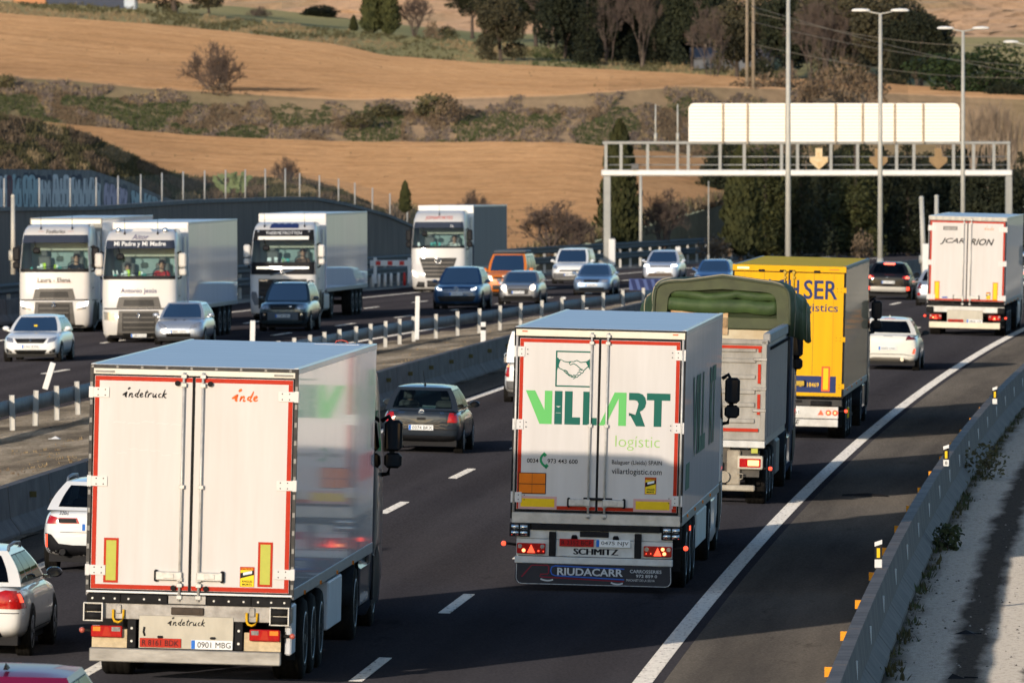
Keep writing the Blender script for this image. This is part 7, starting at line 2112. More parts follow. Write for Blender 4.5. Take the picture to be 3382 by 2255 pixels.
m = MB(); script_text(m, "inde", 0.72, 3.60, -0.0045, 0.30, 0.22); m.obj("lettering", M("faded_orange_ink", (0.85, 0.42, 0.30), 0.5), dE[1])
marker_board(dE[0], -1.07, -0.89, 1.25, 1.84, 0.03, AMBER, YEL2); marker_board(dE[1], 0.87, 1.05, 1.25, 1.84, 0.03, AMBER, YEL2)
sticker(dE[1], 0.67, 0.80, 1.28, 1.50)
MB().box(-0.80, -0.62, -0.004, 0, 1.28, 1.33).obj("blue_label", SIGNBLUE, dE[0])
MB().box(-1.3, 1.3, -0.05, 0.05, 1.03, 1.12, b=0.01).obj("rubber_strip", RUBBER, tE)
MB().box(-1.3, 1.28, -0.02, 0.06, 0.82, 1.02, b=0.01).obj("rear_beam", WHITE_DIRTY, tE)
for x0 in (-1.31, 1.05): MB().box(x0, x0+0.24, -0.09, 0, 0.80, 1.0, b=0.03).obj("dock_buffer", RUBBER, tE)
MB().box(-0.62, 0.57, -0.04, 0, 0.46, 0.90, b=0.006).obj("plate_panel", MATS["brushed_steel"], tE)
plate(tE, "trailer_plate", -0.33, 0.53, -0.045, 0.52, 0.12, "R 4471 BBZ", PLRED, eu=False); plate(tE, "licence_plate", 0.30, 0.53, -0.045, 0.52, 0.12, "2806 LSP")
tail_light(tE, -1.2, -0.80, 0.58, 0.74, -0.03, 1, [(.3, .35, .14), (.55, .35, .10)]); tail_light(tE, 0.76, 1.16, 0.58, 0.74, -0.03, 1, [(.5, .35, .14), (.8, .35, .10)])
MB().box(-1.21, 1.15, -0.06, 0.05, 0.29, 0.50, b=0.015).obj("bumper", M("bumper_cream", (0.66, 0.58, 0.44), 0.5, 0.2, var=0.2, scale=3), tE)
side_lamp(tE, -1.36, 0.68, -1, True); side_lamp(tE, 1.33, 0.66, 1, True)
tractor(tE, 16.5, plain_style(WHITE, BLACK, 3.85))
place(tE, 3188, 1107, -1, -1.75, d=322.0)

# ================================================================== LORRIES COMING TOWARDS US
CREAM = M("cab_white", (0.62, 0.59, 0.55), 0.35, var=0.06, scale=1.2, coat=0.35)
GRILL = M("grille_dark", (0.018, 0.017, 0.016), 0.5, rgb2=(0.008, 0.008, 0.008), scale=6)
TRIMG = M("trim_grey", (0.085, 0.078, 0.070), 0.45, var=0.15, scale=5)
GINK = M("grey_ink", (0.06, 0.05, 0.045), 0.5); VINK = M("violet_ink", (0.05, 0.045, 0.14), 0.5); RINK = M("red_ink", (0.60, 0.06, 0.04), 0.5); WINK = M("white_ink", (0.75, 0.74, 0.72), 0.5)
def trapez(x0, x1, z0, z1, k=0.1): return [(-x0, z0), (x0, z0), (x1, z1), (-x1, z1)]
def oncoming(label, st, u, v, off, side, hdr=WHITE, L=16.6, H=3.98, hz=0.0, d=None):
    t = thing("semi_truck", label, "lorry")
    trailer_base(t, 2.55, H, 1.10, 13.5, side)
    MB().box(-1.275, 1.275, 13.49, 13.56, 2.2, H + 0.01, b=0.02).obj("headboard", hdr, t)
    MB().box(-1.23, 1.23, 13.56, 13.58, H - 0.20, H - 0.05).obj("headboard_rail", M("headboard_bright", (0.85, 0.80, 0.70), 0.4), t)
    cab, bv = tractor(t, L, st)
    place(t, u, v, 1, off, L=L, d=d)
    return t, bv
def renault(text_lower, text_top, band_text, badge=True, mirm=BLACK, ul=None):
    zw0, zw1 = 2.24, 3.15
    P = [(trapez(1.16, 1.12, 3.15, 3.42), "sun_visor", BLUEK, 0.03), (trapez(1.2, 1.2, 2.13, 2.25), "cowl", BLACK, 0.014),
         (trapez(0.75, 0.66, 1.20, 1.56), "upper_grille_frame", TRIMG, 0.012), (trapez(0.52, 0.48, 1.26, 1.46), "upper_grille", GRILL, 0.024),
         (trapez(1.22, 1.22, 1.145, 1.19), "panel_gap", INK, 0.010), (trapez(1.24, 1.0, 0.10, 0.30), "valance", BLACK, 0.012),
         (trapez(0.74, 0.66, 0.30, 1.10), "grille_surround", TRIMG, 0.012), (trapez(0.56, 0.55, 0.42, 1.03), "grille", GRILL, 0.026), (trapez(0.52, 0.54, 0.10, 0.36), "lower_grille", GRILL, 0.024)]
    for z in (0.55, 0.72, 0.88): P.append((rect(-0.52, 0.52, z - 0.02, z + 0.02), "grille_bar", TRIMG, 0.036))
    tx = []
    for s, z, w, mt, kw in text_lower + text_top: tx.append((s, 0.0, z, w, dict(mat=mt, **kw)))
    if band_text: tx.append((band_text, 0.0, 3.285, 1.72, dict(mat=WINK, off=0.045, bold=0.02)))
    return dict(paint=CREAM, ws=(zw0, zw1), rings=mk_rings(3.78, zw0, zw1, 0.26), mir=(2.25, 3.0, mirm), skirt=CREAM, panels=P, antennas=(-0.55, 0.55),
                lamps=[([(0.80, 0.76), (1.16, 0.80), (1.19, 1.08), (0.84, 1.02)], CLEAR)], texts=tx)
# truck with the violet names
st = renault([("Antonio Jesús", 1.74, 1.2, VINK, dict(bold=0.008))], [("Aitor", 3.53, 0.55, VINK, dict(shear=0.2))], "Mi Padre y Mi Madre", mirm=M("mirror_pale", (0.55, 0.52, 0.47), 0.45))
tF, bv = oncoming("white lorry with a black visor lettered in white and violet names on its cab", st, 459, 1136, -28.7, SIDE_CURT)
for x in (-0.78, 0.78):
    q = drop(bv, (x, 3.70), 'y', 1, 0.05); MB().sphere((q.x, q.y, 3.74), 0.10, 8, 0, (1, 0.6, 1)).obj("roof_spotlight", CHROME, tF)
q = drop(bv, (0, 3.70), 'y', 1, 0); MB().hull([(-0.38, q.y, 3.68), (0.38, q.y, 3.68), (-0.24, q.y-0.1, 3.82), (0.24, q.y-0.1, 3.82), (-0.38, q.y-0.5, 3.75), (0.38, q.y-0.5, 3.75)]).obj("roof_sign_box", CREAM, tF)
ring_badge(tF, bv, 0.93, 0.075, 1, kind="diamond", off=0.045)
plate(tF, "licence_plate", 0.0, 0.28, 16.66, 0.52, 0.11, "1862 LGH", front=True)
matF = tF.matrix_world.copy()
person(matF, -0.57, 16.6 - 1.55, 1.86, "red", "driver in a red top behind the wheel of the lorry with the lettered visor")
person(matF, 0.57, 16.6 - 1.55, 1.80, "white", "passenger with bare feet on the dashboard of the lorry with the lettered visor", 0.95)
m = MB()
for x in (0.78, 0.90): m.tube([(x, 16.6-0.85, 2.16), (x + 0.02, 16.6-0.72, 2.30), (x + 0.05, 16.6-0.68, 2.42)], [0.05, 0.045, 0.03], 8)
m.obj("socks", WINK, tF)
# truck with the plain dark names
st = renault([("Laura - Elena", 1.86, 1.15, GINK, dict(bold=0.012))], [("Fosforito", 3.54, 0.66, GINK, dict(bold=0.008))], None)
st["panels"] += [(rect(-0.62, 0.62, 1.765, 1.778), "red_underline", M("faded_red_ink", (0.55, 0.25, 0.20), 0.5), 0.02), (rect(-0.62, -0.42, 3.54, 3.552), "red_dash", MATS["faded_red_ink"], 0.02), (rect(0.42, 0.62, 3.54, 3.552), "red_dash", MATS["faded_red_ink"], 0.02)]
st["lamps"] = [([(0.80, 0.90), (1.16, 0.96), (1.19, 1.12), (0.84, 1.05)], LEDLIT), ([(0.80, 0.80), (1.12, 0.86), (1.14, 0.94), (0.82, 0.88)], CLEAR)]
st["rings"] = mk_rings(3.78, 2.24, 3.15, 0.26)
tG, bv = oncoming("white lorry with a plain dark visor and dark names, leftmost of the coming trucks", st, 179, 1104, -32.9, SIDE_CURT, M("headboard_tan", (0.30, 0.28, 0.24), 0.6), d=337)
ring_badge(tG, bv, 1.0, 0.09, 1, kind="diamond", off=0.045)
person(tG.matrix_world.copy(), -0.57, 16.6 - 1.55, 1.86, "black", "driver in dark clothes and red belt in the leftmost coming lorry")
# black and white cab with the lamp bar
zw0, zw1 = 2.18, 3.0
st = dict(paint=CREAM, ws=(zw0, zw1), rings=mk_rings(3.68, zw0, zw1, 0.24), mir=(2.1, 2.85, CREAM), skirt=CREAM, antennas=(-0.75, 0.75),
    panels=[(trapez(1.15, 1.10, 3.0, 3.40), "visor", BLACK, 0.02), (rect(-0.95, 0.95, 3.03, 3.16), "lamp_bar", M("lamp_bar_bright", (0.85, 0.80, 0.70), 0.3), 0.05), (trapez(0.55, 0.50, 3.46, 3.66), "roof_window", NAVY, 0.012),
            (trapez(1.23, 1.22, 1.74, 2.20), "dark_cowl", BLACK, 0.014), (rect(-0.98, 0.98, 1.95, 2.03), "chrome_strip", CHROME, 0.03), (trapez(0.90, 0.90, 0.48, 1.57), "grille", GRILL, 0.02), (rect(-0.88, 0.88, 1.60, 1.70), "grille_top", CREAM, 0.02),
            (trapez(1.24, 1.0, 0.12, 0.30), "valance", BLACK, 0.012)] + [(rect(-0.86, 0.86, z - 0.015, z + 0.015), "grille_bar", BLACK, 0.03) for z in (0.75, 0.95, 1.15, 1.35)],
    lamps=[([(0.86, 0.62), (1.05, 0.60), (1.20, 0.95), (1.16, 1.12), (0.98, 1.10)], CLEAR)], texts=[("THERMETROTTEN", 0.0, 3.28, 1.35, dict(mat=WINK, off=0.04))])
tH, bv = oncoming("white lorry with black visor, bright lamp bar and large black grille behind the green off-roader", st, 934, 1070, -28.7, SIDE_CURT, d=360)
q = drop(bv, (0, 1.83), 'y', 1, 0.03); MB().tube([(0.45, q.y, 1.72), (-0.45, q.y, 1.92)], 0.022, 6).obj("diagonal_bar", CHROME, tH)
ring_badge(tH, bv, 1.82, 0.085, 1, kind="bar", off=0.04)
m = MB(); text_decal(m, bv, "VOLVO", 0.72, 1.52, 0.32, flip=True, off=0.03, bold=0.02); m.obj("lettering", CHROME, tH)
for x in (-0.95, 0.95): MB().sphere((x, drop(bv, (x, 3.34), 'y', 1, 0.04).y, 3.34), 0.05, 6).obj("position_lamp", CLEAR, tH)
person(tH.matrix_world.copy(), -0.57, 16.6 - 1.55, 1.80, "brown", "driver in brown seen through the windscreen below the bright lamp bar")
# lorry with red roof lettering
zw0, zw1 = 2.14, 2.98
st = dict(paint=CREAM, ws=(zw0, zw1), rings=mk_rings(3.76, zw0, zw1, 0.22, 1.2), mir=(2.1, 2.9, BLACK), skirt=CREAM, antennas=(0.0,),
    panels=[(trapez(1.14, 1.10, 2.98, 3.25), "sun_visor", BLUEK, 0.04), (trapez(1.2, 1.2, 2.06, 2.16), "cowl", BLACK, 0.014),
            ([(-0.55, 0.70), (0.55, 0.70), (0.86, 1.62), (-0.86, 1.62)], "grille", GRILL, 0.015)] + [([(-w, z), (w, z), (w + .02, z + .05), (-w - .02, z + .05)], "grille_bar", M("bar_brown", (0.12, 0.10, 0.085), 0.4), 0.028) for z, w in ((0.85, .56), (1.02, .62), (1.20, .68), (1.38, .74))] +
           [([(0.62, 0.28), (1.02, 0.30), (0.92, 0.55), (0.60, 0.52)], "air_intake", GRILL, 0.015), ([(-1.02, 0.30), (-0.62, 0.28), (-0.60, 0.52), (-0.92, 0.55)], "air_intake", GRILL, 0.015), (trapez(0.5, 0.5, 0.30, 0.60), "lower_grille", GRILL, 0.015)],
    lamps=[([(0.92, 0.74), (1.14, 0.80), (1.20, 1.08), (1.0, 0.98)], WARMLIT)], texts=[("JOMAPORTES", 0.0, 3.42, 1.25, dict(mat=RINK, off=0.03, shear=0.15)), ("Pa", 0.62, 3.06, 0.14, dict(mat=WINK, off=0.06))])
tI, bv = oncoming("white lorry with red roof lettering and dark curtain trailer behind the blue car", st, 1447, 984, -32.0, SIDE_DARK, M("headboard_white", (0.85, 0.82, 0.76), 0.4), d=440)
ring_badge(tI, bv, 1.50, 0.14, 1, kind="star", off=0.035)
person(tI.matrix_world.copy(), -0.57, 16.6 - 1.55, 1.76, "white", "driver in the lorry with red roof lettering")
# ================================================================== CARS GOING AWAY
PW_ = paint("car_white", (0.78, 0.77, 0.74)); PW2 = paint("car_pearl", (0.76, 0.72, 0.63)); PDG = paint("car_grey_blue", (0.022, 0.028, 0.036), 0.0, 0.35, 0.7, 0.1); PBK = paint("car_black", (0.008, 0.008, 0.010), 0.0, 0.5, 0.5, 0.05); PRD = paint("car_crimson", (0.17, 0.006, 0.040), 0.0, 0.4, 0.3)
PSV = paint("car_silver", (0.42, 0.45, 0.50), 0.5); PBL = paint("car_blue", (0.035, 0.085, 0.17), 0.4); PGN = paint("car_dark_green", (0.045, 0.065, 0.075), 0.4); PGR = paint("car_grey", (0.20, 0.20, 0.205), 0.4); POR = paint("car_orange", (0.75, 0.19, 0.015)); PLB = paint("car_light_blue", (0.16, 0.23, 0.34), 0.45); PBB = paint("car_bright_blue", (0.05, 0.13, 0.30), 0.4)
def cabin_driver(t, spec, shirt, label, sc=0.92):
    yfb, zf = spec
    person(t.matrix_world.copy(), -0.37, yfb - 1.42, zf - 0.38, shirt, label, sc)

# dark hatchback in the fast lane
t, bv, sp = car("hatchback_car", "dark grey hatchback seen from behind, plate 0374 BKX, in the fast lane", "car", 4.15, 1.70, 1.44, PDG, 2.51, 0.31, zr=0.95, base=(0.16, 3.05), roof=(0.62, 2.25), tail=0.92, wt=0.66, hood=0.80,
    rear=[([(0.55, 0.68), (0.795, 0.68), (0.80, 0.945), (0.60, 0.945)], "tail_light", REDL, True, 0.014), ([(-0.56, 0.665), (0.56, 0.665), (0.56, 0.655), (-0.56, 0.655)], "hatch_seam", INK), (rect(-0.545, -0.535, 0.66, 0.93), "hatch_seam", INK), (rect(0.535, 0.545, 0.66, 0.93), "hatch_seam", INK), (rect(-0.80, 0.80, 0.52, 0.535), "bumper_strip", INK), (rect(-0.09, 0.09, 0.725, 0.775), "handle", BLACK, False, 0.018), (rect(-0.75, 0.75, 0.24, 0.40), "lower_bumper", BLACK, False, 0.006)],
    plates=[(-1, 0.565, "0374 BKX", 0.52)], rwin=(0.09, 0.91, 0.10, 0.86), side=((0.06, 0.20), (0.22, 0.54), (0.57, 0.93)), glass=GL_CAR)
ring_badge(t, bv, 0.885, 0.055, -1, kind="w"); m = MB(); text_decal(m, bv, "GOLF", -0.42, 0.875, 0.13, 'y', -1, off=0.012); text_decal(m, bv, "TDI", 0.43, 0.875, 0.09, 'y', -1, off=0.012); m.obj("lettering", CHROME, t)
MB().box(-0.18, 0.18, 0.56, 0.64, 1.375, 1.395).obj("brake_light", REDL, t); MB().cyl((0, 0.85, 1.43), (0, 0.80, 1.47), 0.03, 0.012, 8).cyl((0, 0.80, 1.46), (-0.02, 0.45, 1.75), 0.006, n=5).obj("aerial", BLACK, t)
MB().tube([(-0.5, 0.30, 0.99), (-0.1, 0.24, 1.04), (0.0, 0.20, 0.98)], 0.012, 5).obj("rear_wiper", BLACK, t)
place(t, 1388, 1500, -1, -8.8); t.location.z += 0.0
cabin_driver(t, sp, "black", "driver whose head shows through the rear window of the dark hatchback")
# white estate at the lower left
t, bv, sp = car("estate_car", "white estate car with dark roof rails cut by the left edge of the picture", "car", 4.53, 1.80, 1.43, PW_, 2.76, 0.325, zr=0.97, zf=0.95, base=(0.20, 3.15), roof=(0.62, 2.25), tail=0.94, wt=0.64, hood=0.80, rails=M("rail_grey_blue", (0.12, 0.14, 0.17), 0.4), mirror_mat=M("mirror_black_gloss", (0.02, 0.02, 0.025), 0.15, coat=1.0), side=((0.05, 0.27), (0.30, 0.58), (0.60, 0.93)),
    rear=[([(0.42, 0.66), (0.86, 0.65), (0.87, 0.76), (0.80, 0.885), (0.62, 0.90), (0.44, 0.84)], "tail_light", REDL, True, 0.014), ([(-0.60, 0.25), (0.60, 0.25), (0.54, 0.42), (-0.54, 0.42)], "diffuser", BLACK, False, 0.012), (rect(-0.85, 0.85, 0.595, 0.605), "bumper_seam", INK)], plates=[(-1, 0.70, "7743 GKM", 0.52)], rglass=GL_DARK)
for s in (-1, 1):
    m = MB(); decal(m, bv, [(0.02, 0.66), (0.34, 0.66), (0.22, 0.88), (0.05, 0.86)], 'x', s, 0.012, 0.08); m.obj("tail_light", REDL, t, recalc=False)
    m = MB(); decal(m, bv, [(0.10, 0.74), (0.20, 0.74), (0.17, 0.85), (0.10, 0.85)], 'x', s, 0.018, 0.08); m.obj("light_cluster", REDLIT, t, recalc=False)
place(t, -148, 2172, -1, -8.9, d=126.0)
# white estate half hidden behind the nearest lorry
t, bv, sp = car("estate_car", "white estate car with slim red lights, half hidden by the nearest lorry", "car", 4.71, 1.83, 1.44, PW_, 2.85, 0.335, zr=1.0, base=(0.16, 3.3), roof=(0.72, 2.4), tail=0.97, wt=0.64, rails=M("rail_grey_blue", (0.12, 0.14, 0.17), 0.4), side=((0.05, 0.27), (0.30, 0.58), (0.60, 0.93)),
    rear=[([(0.30, 0.775), (0.86, 0.76), (0.87, 0.83), (0.82, 0.905), (0.64, 0.86), (0.34, 0.86)], "tail_light", REDL, True, 0.014), ([(0.34, 0.785), (0.62, 0.78), (0.64, 0.845), (0.36, 0.85)], "smoked_lens", BLACK, True, 0.02), ([(-0.62, 0.22), (0.62, 0.22), (0.80, 0.34), (0.84, 0.62), (0.74, 0.60), (0.62, 0.46), (0.40, 0.44), (-0.40, 0.44), (-0.62, 0.46), (-0.74, 0.60), (-0.84, 0.62), (-0.80, 0.34)], "diffuser", BLACK, False, 0.012), (rect(0.795, 0.83, 0.40, 0.60), "reflector", REDLIT, True, 0.02), (rect(-0.6, 0.6, 0.635, 0.642), "hatch_seam", INK)], plates=[(-1, 0.72, "5140 MDR", 0.52)], rglass=GL_DARK, mirror_mat=BLACK)
for s in (-1, 1): MB().cyl((s*0.56, 0.10, 0.335), (s*0.56, -0.03, 0.335), 0.062, n=16, cap=False).cyl((s*0.56, 0.02, 0.335), (s*0.56, 0.0, 0.335), 0.05, n=16, m=1).obj("exhaust", [CHROME, INK], t)
m = MB(); text_decal(m, bv, "320d", -0.55, 0.93, 0.14, 'y', -1, off=0.01); m.obj("lettering", INK, t)
place(t, 322, 1899, -1, -8.9, d=149.0)
# crimson car at the very bottom
t, bv, sp = car("saloon_car", "crimson car of which only the roof shows at the bottom edge", "car", 4.6, 1.82, 1.47, PRD, 2.7, 0.33, zr=0.95, base=(0.3, 3.3), roof=(0.95, 2.5), tail=0.93, wt=0.70, hr=1.40)
MB().hull([(-0.025, 1.0, 1.46), (0.025, 1.0, 1.46), (-0.025, 1.25, 1.47), (0.025, 1.25, 1.47), (0, 0.98, 1.53), (0, 1.06, 1.53)]).obj("fin_aerial", BLACK, t)
place(t, -30, 2760, -1, -5.6, d=98.0)
# white van left of the handshake lorry
t, bv, sp = car("white_van", "white van with upright red and orange lights peeping out left of the handshake lorry", "van", 4.14, 1.78, 1.82, PW_, 2.69, 0.32, zr=1.05, zf=1.05, base=(0.06, 3.1), roof=(0.16, 2.35), tail=1.02, wt=0.78, hood=0.92, side=((0.50, 0.93),),
    rear=[(rect(0.73, 0.86, 0.66, 1.0), "tail_light", REDL, True, 0.02), (rect(0.74, 0.85, 0.90, 0.99), "lit_bulb", M("amber_lit", (0.8, 0.3, 0.05), 0.3, emit=(1.0, 0.35, 0.08), estr=1.2), True, 0.026), (rect(-0.85, 0.85, 0.34, 0.56), "bumper", GREYP, False, 0.012)], rwin=(0.14, 0.47, 0.1, 0.8))
for s in (-1, 1): MB().box(s*0.80, s*0.87, 0.06, 0.14, 1.0, 1.16, b=0.02).obj("upper_lamp", CLEAR, t)
place(t, 1776, 1340, -1, -8.8, d=239.0)
# cream white crossover
t, bv, sp = car("crossover_car", "pearl white crossover right of the yellow lorry, seen from behind", "car", 4.19, 1.80, 1.53, PW2, 2.59, 0.33, zr=1.08, zf=1.0, base=(0.22, 3.0), roof=(0.80, 2.25), tail=1.05, wt=0.62, hood=0.9, gc=0.26, cladding=BLACK,
    rear=[([(0.50, 0.90), (0.83, 0.93), (0.84, 1.0), (0.76, 1.05), (0.56, 1.03)], "tail_light", M("smoked_red_lens", (0.12, 0.015, 0.02), 0.15, coat=0.6), True, 0.014), (rect(-0.13, 0.13, 1.0, 1.012), "lettering_strip", CHROME), ([(-0.60, 0.34), (-0.40, 0.40), (0.40, 0.40), (0.60, 0.34), (0.62, 0.30), (-0.62, 0.30)], "diffuser", M("warm_grey", (0.20, 0.18, 0.15), 0.5), False, 0.012), ([(0.70, 0.52), (0.77, 0.52), (0.79, 0.66), (0.74, 0.66)], "reflector", REDLIT, True, 0.016), ([(-0.75, 0.46), (-0.45, 0.50), (0.45, 0.50), (0.75, 0.46), (0.75, 0.45), (0.45, 0.485), (-0.45, 0.485), (-0.75, 0.45)], "bumper_seam", INK)],
    plates=[(-1, 0.66, "0592 LNC", 0.52)], rglass=GL_DARK, mirror_mat=BLACK)
MB().cyl((0.42, 0.05, 0.35), (0.42, -0.04, 0.35), 0.055, n=14).obj("exhaust", CHROME, t); MB().box(-0.16, 0.16, 0.74, 0.82, 1.475, 1.50).obj("brake_light", REDL, t)
MB().hull([(-0.02, 0.95, 1.53), (0.02, 0.95, 1.53), (-0.02, 1.1, 1.54), (0.02, 1.1, 1.54), (0, 0.94, 1.60)]).obj("fin_aerial", PW2, t)
place(t, 2930, 1226, -1, -1.8)
# black crossover, brake lights on
t, bv, sp = car("crossover_car", "black crossover braking with three red lights lit, right of the yellow lorry", "car", 4.15, 1.83, 1.55, PBK, 2.6, 0.33, zr=1.08, zf=1.0, base=(0.22, 3.0), roof=(0.72, 2.25), tail=1.05, wt=0.64, hood=0.9, gc=0.28,
    rear=[([(0.56, 0.90), (0.84, 0.88), (0.84, 1.0), (0.60, 1.0)], "tail_light", REDL, True, 0.014), ([(0.68, 0.90), (0.82, 0.89), (0.82, 0.99), (0.70, 0.99)], "lit_bulb", M("brake_lit", (0.8, 0.1, 0.05), 0.3, emit=(1.0, 0.10, 0.06), estr=3.0), True, 0.024), (rect(-0.72, 0.72, 0.36, 0.56), "skid_plate", M("skid_silver", (0.40, 0.38, 0.34), 0.45, 0.3), False, 0.012), (rect(0.74, 0.85, 0.42, 0.56), "reflector", REDLIT, True, 0.016)],
    plates=[(-1, 0.74, "3318 KVB", 0.52)], rglass=GL_DARK)
MB().box(-0.22, 0.22, 0.56, 0.66, 1.44, 1.50, b=0.015).obj("brake_light", MATS["brake_lit"], t); ring_badge(t, bv, 0.94, 0.05, -1, kind="chev", x=-0.05)
place(t, 2932, 992, -1, -8.4)
# silver car beside the far lorry
t, bv, sp = car("silver_car", "silver hatchback mostly hidden behind the left side of the far white lorry", "car", 4.2, 1.76, 1.47, PSV, 2.55, 0.31, zr=0.98, base=(0.2, 3.05), roof=(0.65, 2.3), tail=0.95,
    rear=[([(0.62, 0.70), (0.82, 0.70), (0.80, 1.0), (0.66, 0.98)], "tail_light", M("smoked_red_lens", (0.12, 0.015, 0.02), 0.15, coat=0.6), True, 0.014), (rect(0.68, 0.80, 0.44, 0.54), "reflector", REDL, True, 0.014)], plates=[(-1, 0.6, "6071 HTW", 0.52)], rglass=GL_DARK)
place(t, 3096, 1015, -1, -5.2, d=376)
# patrol car at the right edge
t, bv, sp = car("patrol_car", "white patrol car with green band at the right edge behind the far lorry", "car", 4.5, 1.84, 1.68, PW_, 2.65, 0.35, zr=1.12, zf=1.05, base=(0.15, 3.2), roof=(0.45, 2.5), tail=1.08, wt=0.72, hood=0.95, gc=0.26,
    rear=[([(0.66, 0.80), (0.86, 0.80), (0.84, 1.08), (0.68, 1.08)], "tail_light", REDL, True, 0.014), (rect(-0.85, 0.85, 0.80, 0.86), "red_band", M("brake_lit", (0.8, 0.1, 0.05), 0.3), False, 0.018), (rect(-0.85, 0.85, 0.66, 0.76), "green_band", MG, False, 0.016), (rect(-0.85, 0.85, 0.44, 0.62), "dark_bumper", BLACK, False, 0.014)], plates=[(-1, 0.52, "PGC 4410", 0.52)], rglass=GL_DARK)
MB().box(-0.55, 0.55, 1.1, 1.35, 1.66, 1.74, b=0.03).obj("light_bar", PBB, t)
place(t, 3352, 985, -1, -5.0, d=424)

# ================================================================== CARS COMING TOWARDS US
# white hatchback
t, bv, sp = car("hatchback_car", "white hatchback with dark trapezoid grille, plate 1161 KYH, in front of the leftmost lorries", "car", 4.06, 1.76, 1.44, PW_, 2.56, 0.31, zr=0.96, zf=0.95, base=(0.25, 2.98), roof=(0.7, 2.2), hood=0.80, nose=0.08, wt=0.66,
    front=[([(-0.40, 0.60), (0.40, 0.60), (0.50, 0.745), (-0.50, 0.745)], "grille", GRILL, False, 0.012), ([(0.50, 0.60), (0.72, 0.66), (0.80, 0.80), (0.56, 0.75)], "headlight", CLEAR, True, 0.014), ([(-0.42, 0.27), (0.42, 0.27), (0.50, 0.40), (-0.50, 0.40)], "lower_grille", GRILL, False, 0.012), ([(0.56, 0.30), (0.74, 0.32), (0.76, 0.46), (0.58, 0.36)], "fog_lamp_recess", GRILL, True, 0.012), ([(0.62, 0.33), (0.68, 0.33), (0.68, 0.38), (0.62, 0.38)], "fog_lamp", CLEAR, True, 0.02)],
    plates=[(1, 0.505, "1161 KYH", 0.52)])
ring_badge(t, bv, 0.68, 0.045, 1, kind="s", off=0.03); MB().box(-0.06, 0.06, sp[0]-0.25, sp[0]-0.15, 1.02, 1.14, b=0.02).obj("air_freshener", YEL2, t)
place(t, 100, 1199, 1, -28.0, L=4.06)
cabin_driver(t, sp, "brown", "driver behind the wheel of the white hatchback")
# silver hatchback
t, bv, sp = car("hatchback_car", "silver blue hatchback with a driver visible, right of the lettered visor lorry", "car", 3.84, 1.66, 1.43, PSV, 2.44, 0.29, zr=0.93, zf=0.92, base=(0.2, 2.85), roof=(0.6, 2.1), hood=0.76, nose=0.12,
    front=[([(0.36, 0.56), (0.60, 0.60), (0.74, 0.78), (0.66, 0.79), (0.42, 0.68)], "headlight", CLEAR, True, 0.014), (rect(-0.40, 0.40, 0.30, 0.42), "lower_grille", GRILL, False, 0.012), ([(0.10, 0.83), (0.18, 0.83), (0.20, 0.86), (0.12, 0.86)], "bonnet_vent", INK, True, 0.01)], plates=[(1, 0.48, "8835 CDT", 0.52)])
place(t, 588, 1143, 1, -24.6, L=3.84)
cabin_driver(t, sp, "white", "driver with pale face in the silver blue hatchback")
# dark green off-roader
t, bv, sp = car("off_road_car", "dark green off-road car with roof rails in front of the black grille lorry", "car", 4.45, 1.80, 1.74, PGN, 2.56, 0.36, zr=1.12, zf=1.10, base=(0.2, 3.1), roof=(0.5, 2.4), hood=1.02, nose=0.06, wt=0.70, gc=0.34, rails=BLACK,
    front=[(trapez(0.42, 0.46, 0.80, 0.98), "grille", GRILL, False, 0.012), (rect(-0.36, 0.36, 0.86, 0.875), "grille_bar", TRIMG, False, 0.018), (rect(-0.84, 0.84, 0.44, 0.72), "bumper", M("bumper_grey_blue", (0.09, 0.11, 0.13), 0.5), False, 0.02), (rect(0.54, 0.82, 0.42, 0.70), "bumper_corner", BLACK, True, 0.028)] + [([(cx + 0.085*math.cos(a*0.628), 0.89 + 0.085*math.sin(a*0.628)) for a in range(10)], "headlight", CLEAR, True, 0.016) for cx in (0.58, 0.71)] + [([(0.66 + 0.05*math.cos(a*0.785), 0.62 + 0.05*math.sin(a*0.785)) for a in range(8)], "fog_lamp", CLEAR, True, 0.036)],
    plates=[(1, 0.58, "1728 DBN", 0.52)])
ring_badge(t, bv, 0.90, 0.05, 1, kind="oval", x=-0.26, off=0.03)
place(t, 934, 1098, 1, -24.6, L=4.45)
# dark blue large off-roader
t, bv, sp = car("off_road_car", "dark blue off-road car with lit white headlights beside the orange van", "car", 4.80, 1.98, 1.73, PBL, 2.9, 0.37, zr=1.10, zf=1.08, base=(0.3, 3.35), roof=(0.8, 2.5), hood=0.98, nose=0.08, wt=0.66, gc=0.28,
    front=[(rect(-0.52, 0.52, 0.78, 0.92), "grille", M("grille_blue_chrome", (0.08, 0.10, 0.13), 0.25, 0.7), False, 0.012), (rect(-0.50, 0.50, 0.84, 0.855), "grille_bar", CHROME, False, 0.018), ([(0.54, 0.78), (0.84, 0.84), (0.88, 0.96), (0.56, 0.93)], "headlight", CLEAR, True, 0.014), ([(0.58, 0.81), (0.76, 0.83), (0.80, 0.93), (0.74, 0.93), (0.71, 0.87), (0.60, 0.87)], "headlight_glow", LEDLIT, True, 0.024), ([(-0.66, 0.36), (0.66, 0.36), (0.78, 0.58), (0.40, 0.52), (-0.40, 0.52), (-0.78, 0.58)], "lower_grille", GRILL, False, 0.012)],
    plates=[(1, 0.66, "4026 JVL", 0.52)])
ring_badge(t, bv, 0.86, 0.08, 1, kind="w", off=0.035)
place(t, 1507, 1026, 1, -24.4, L=4.8)
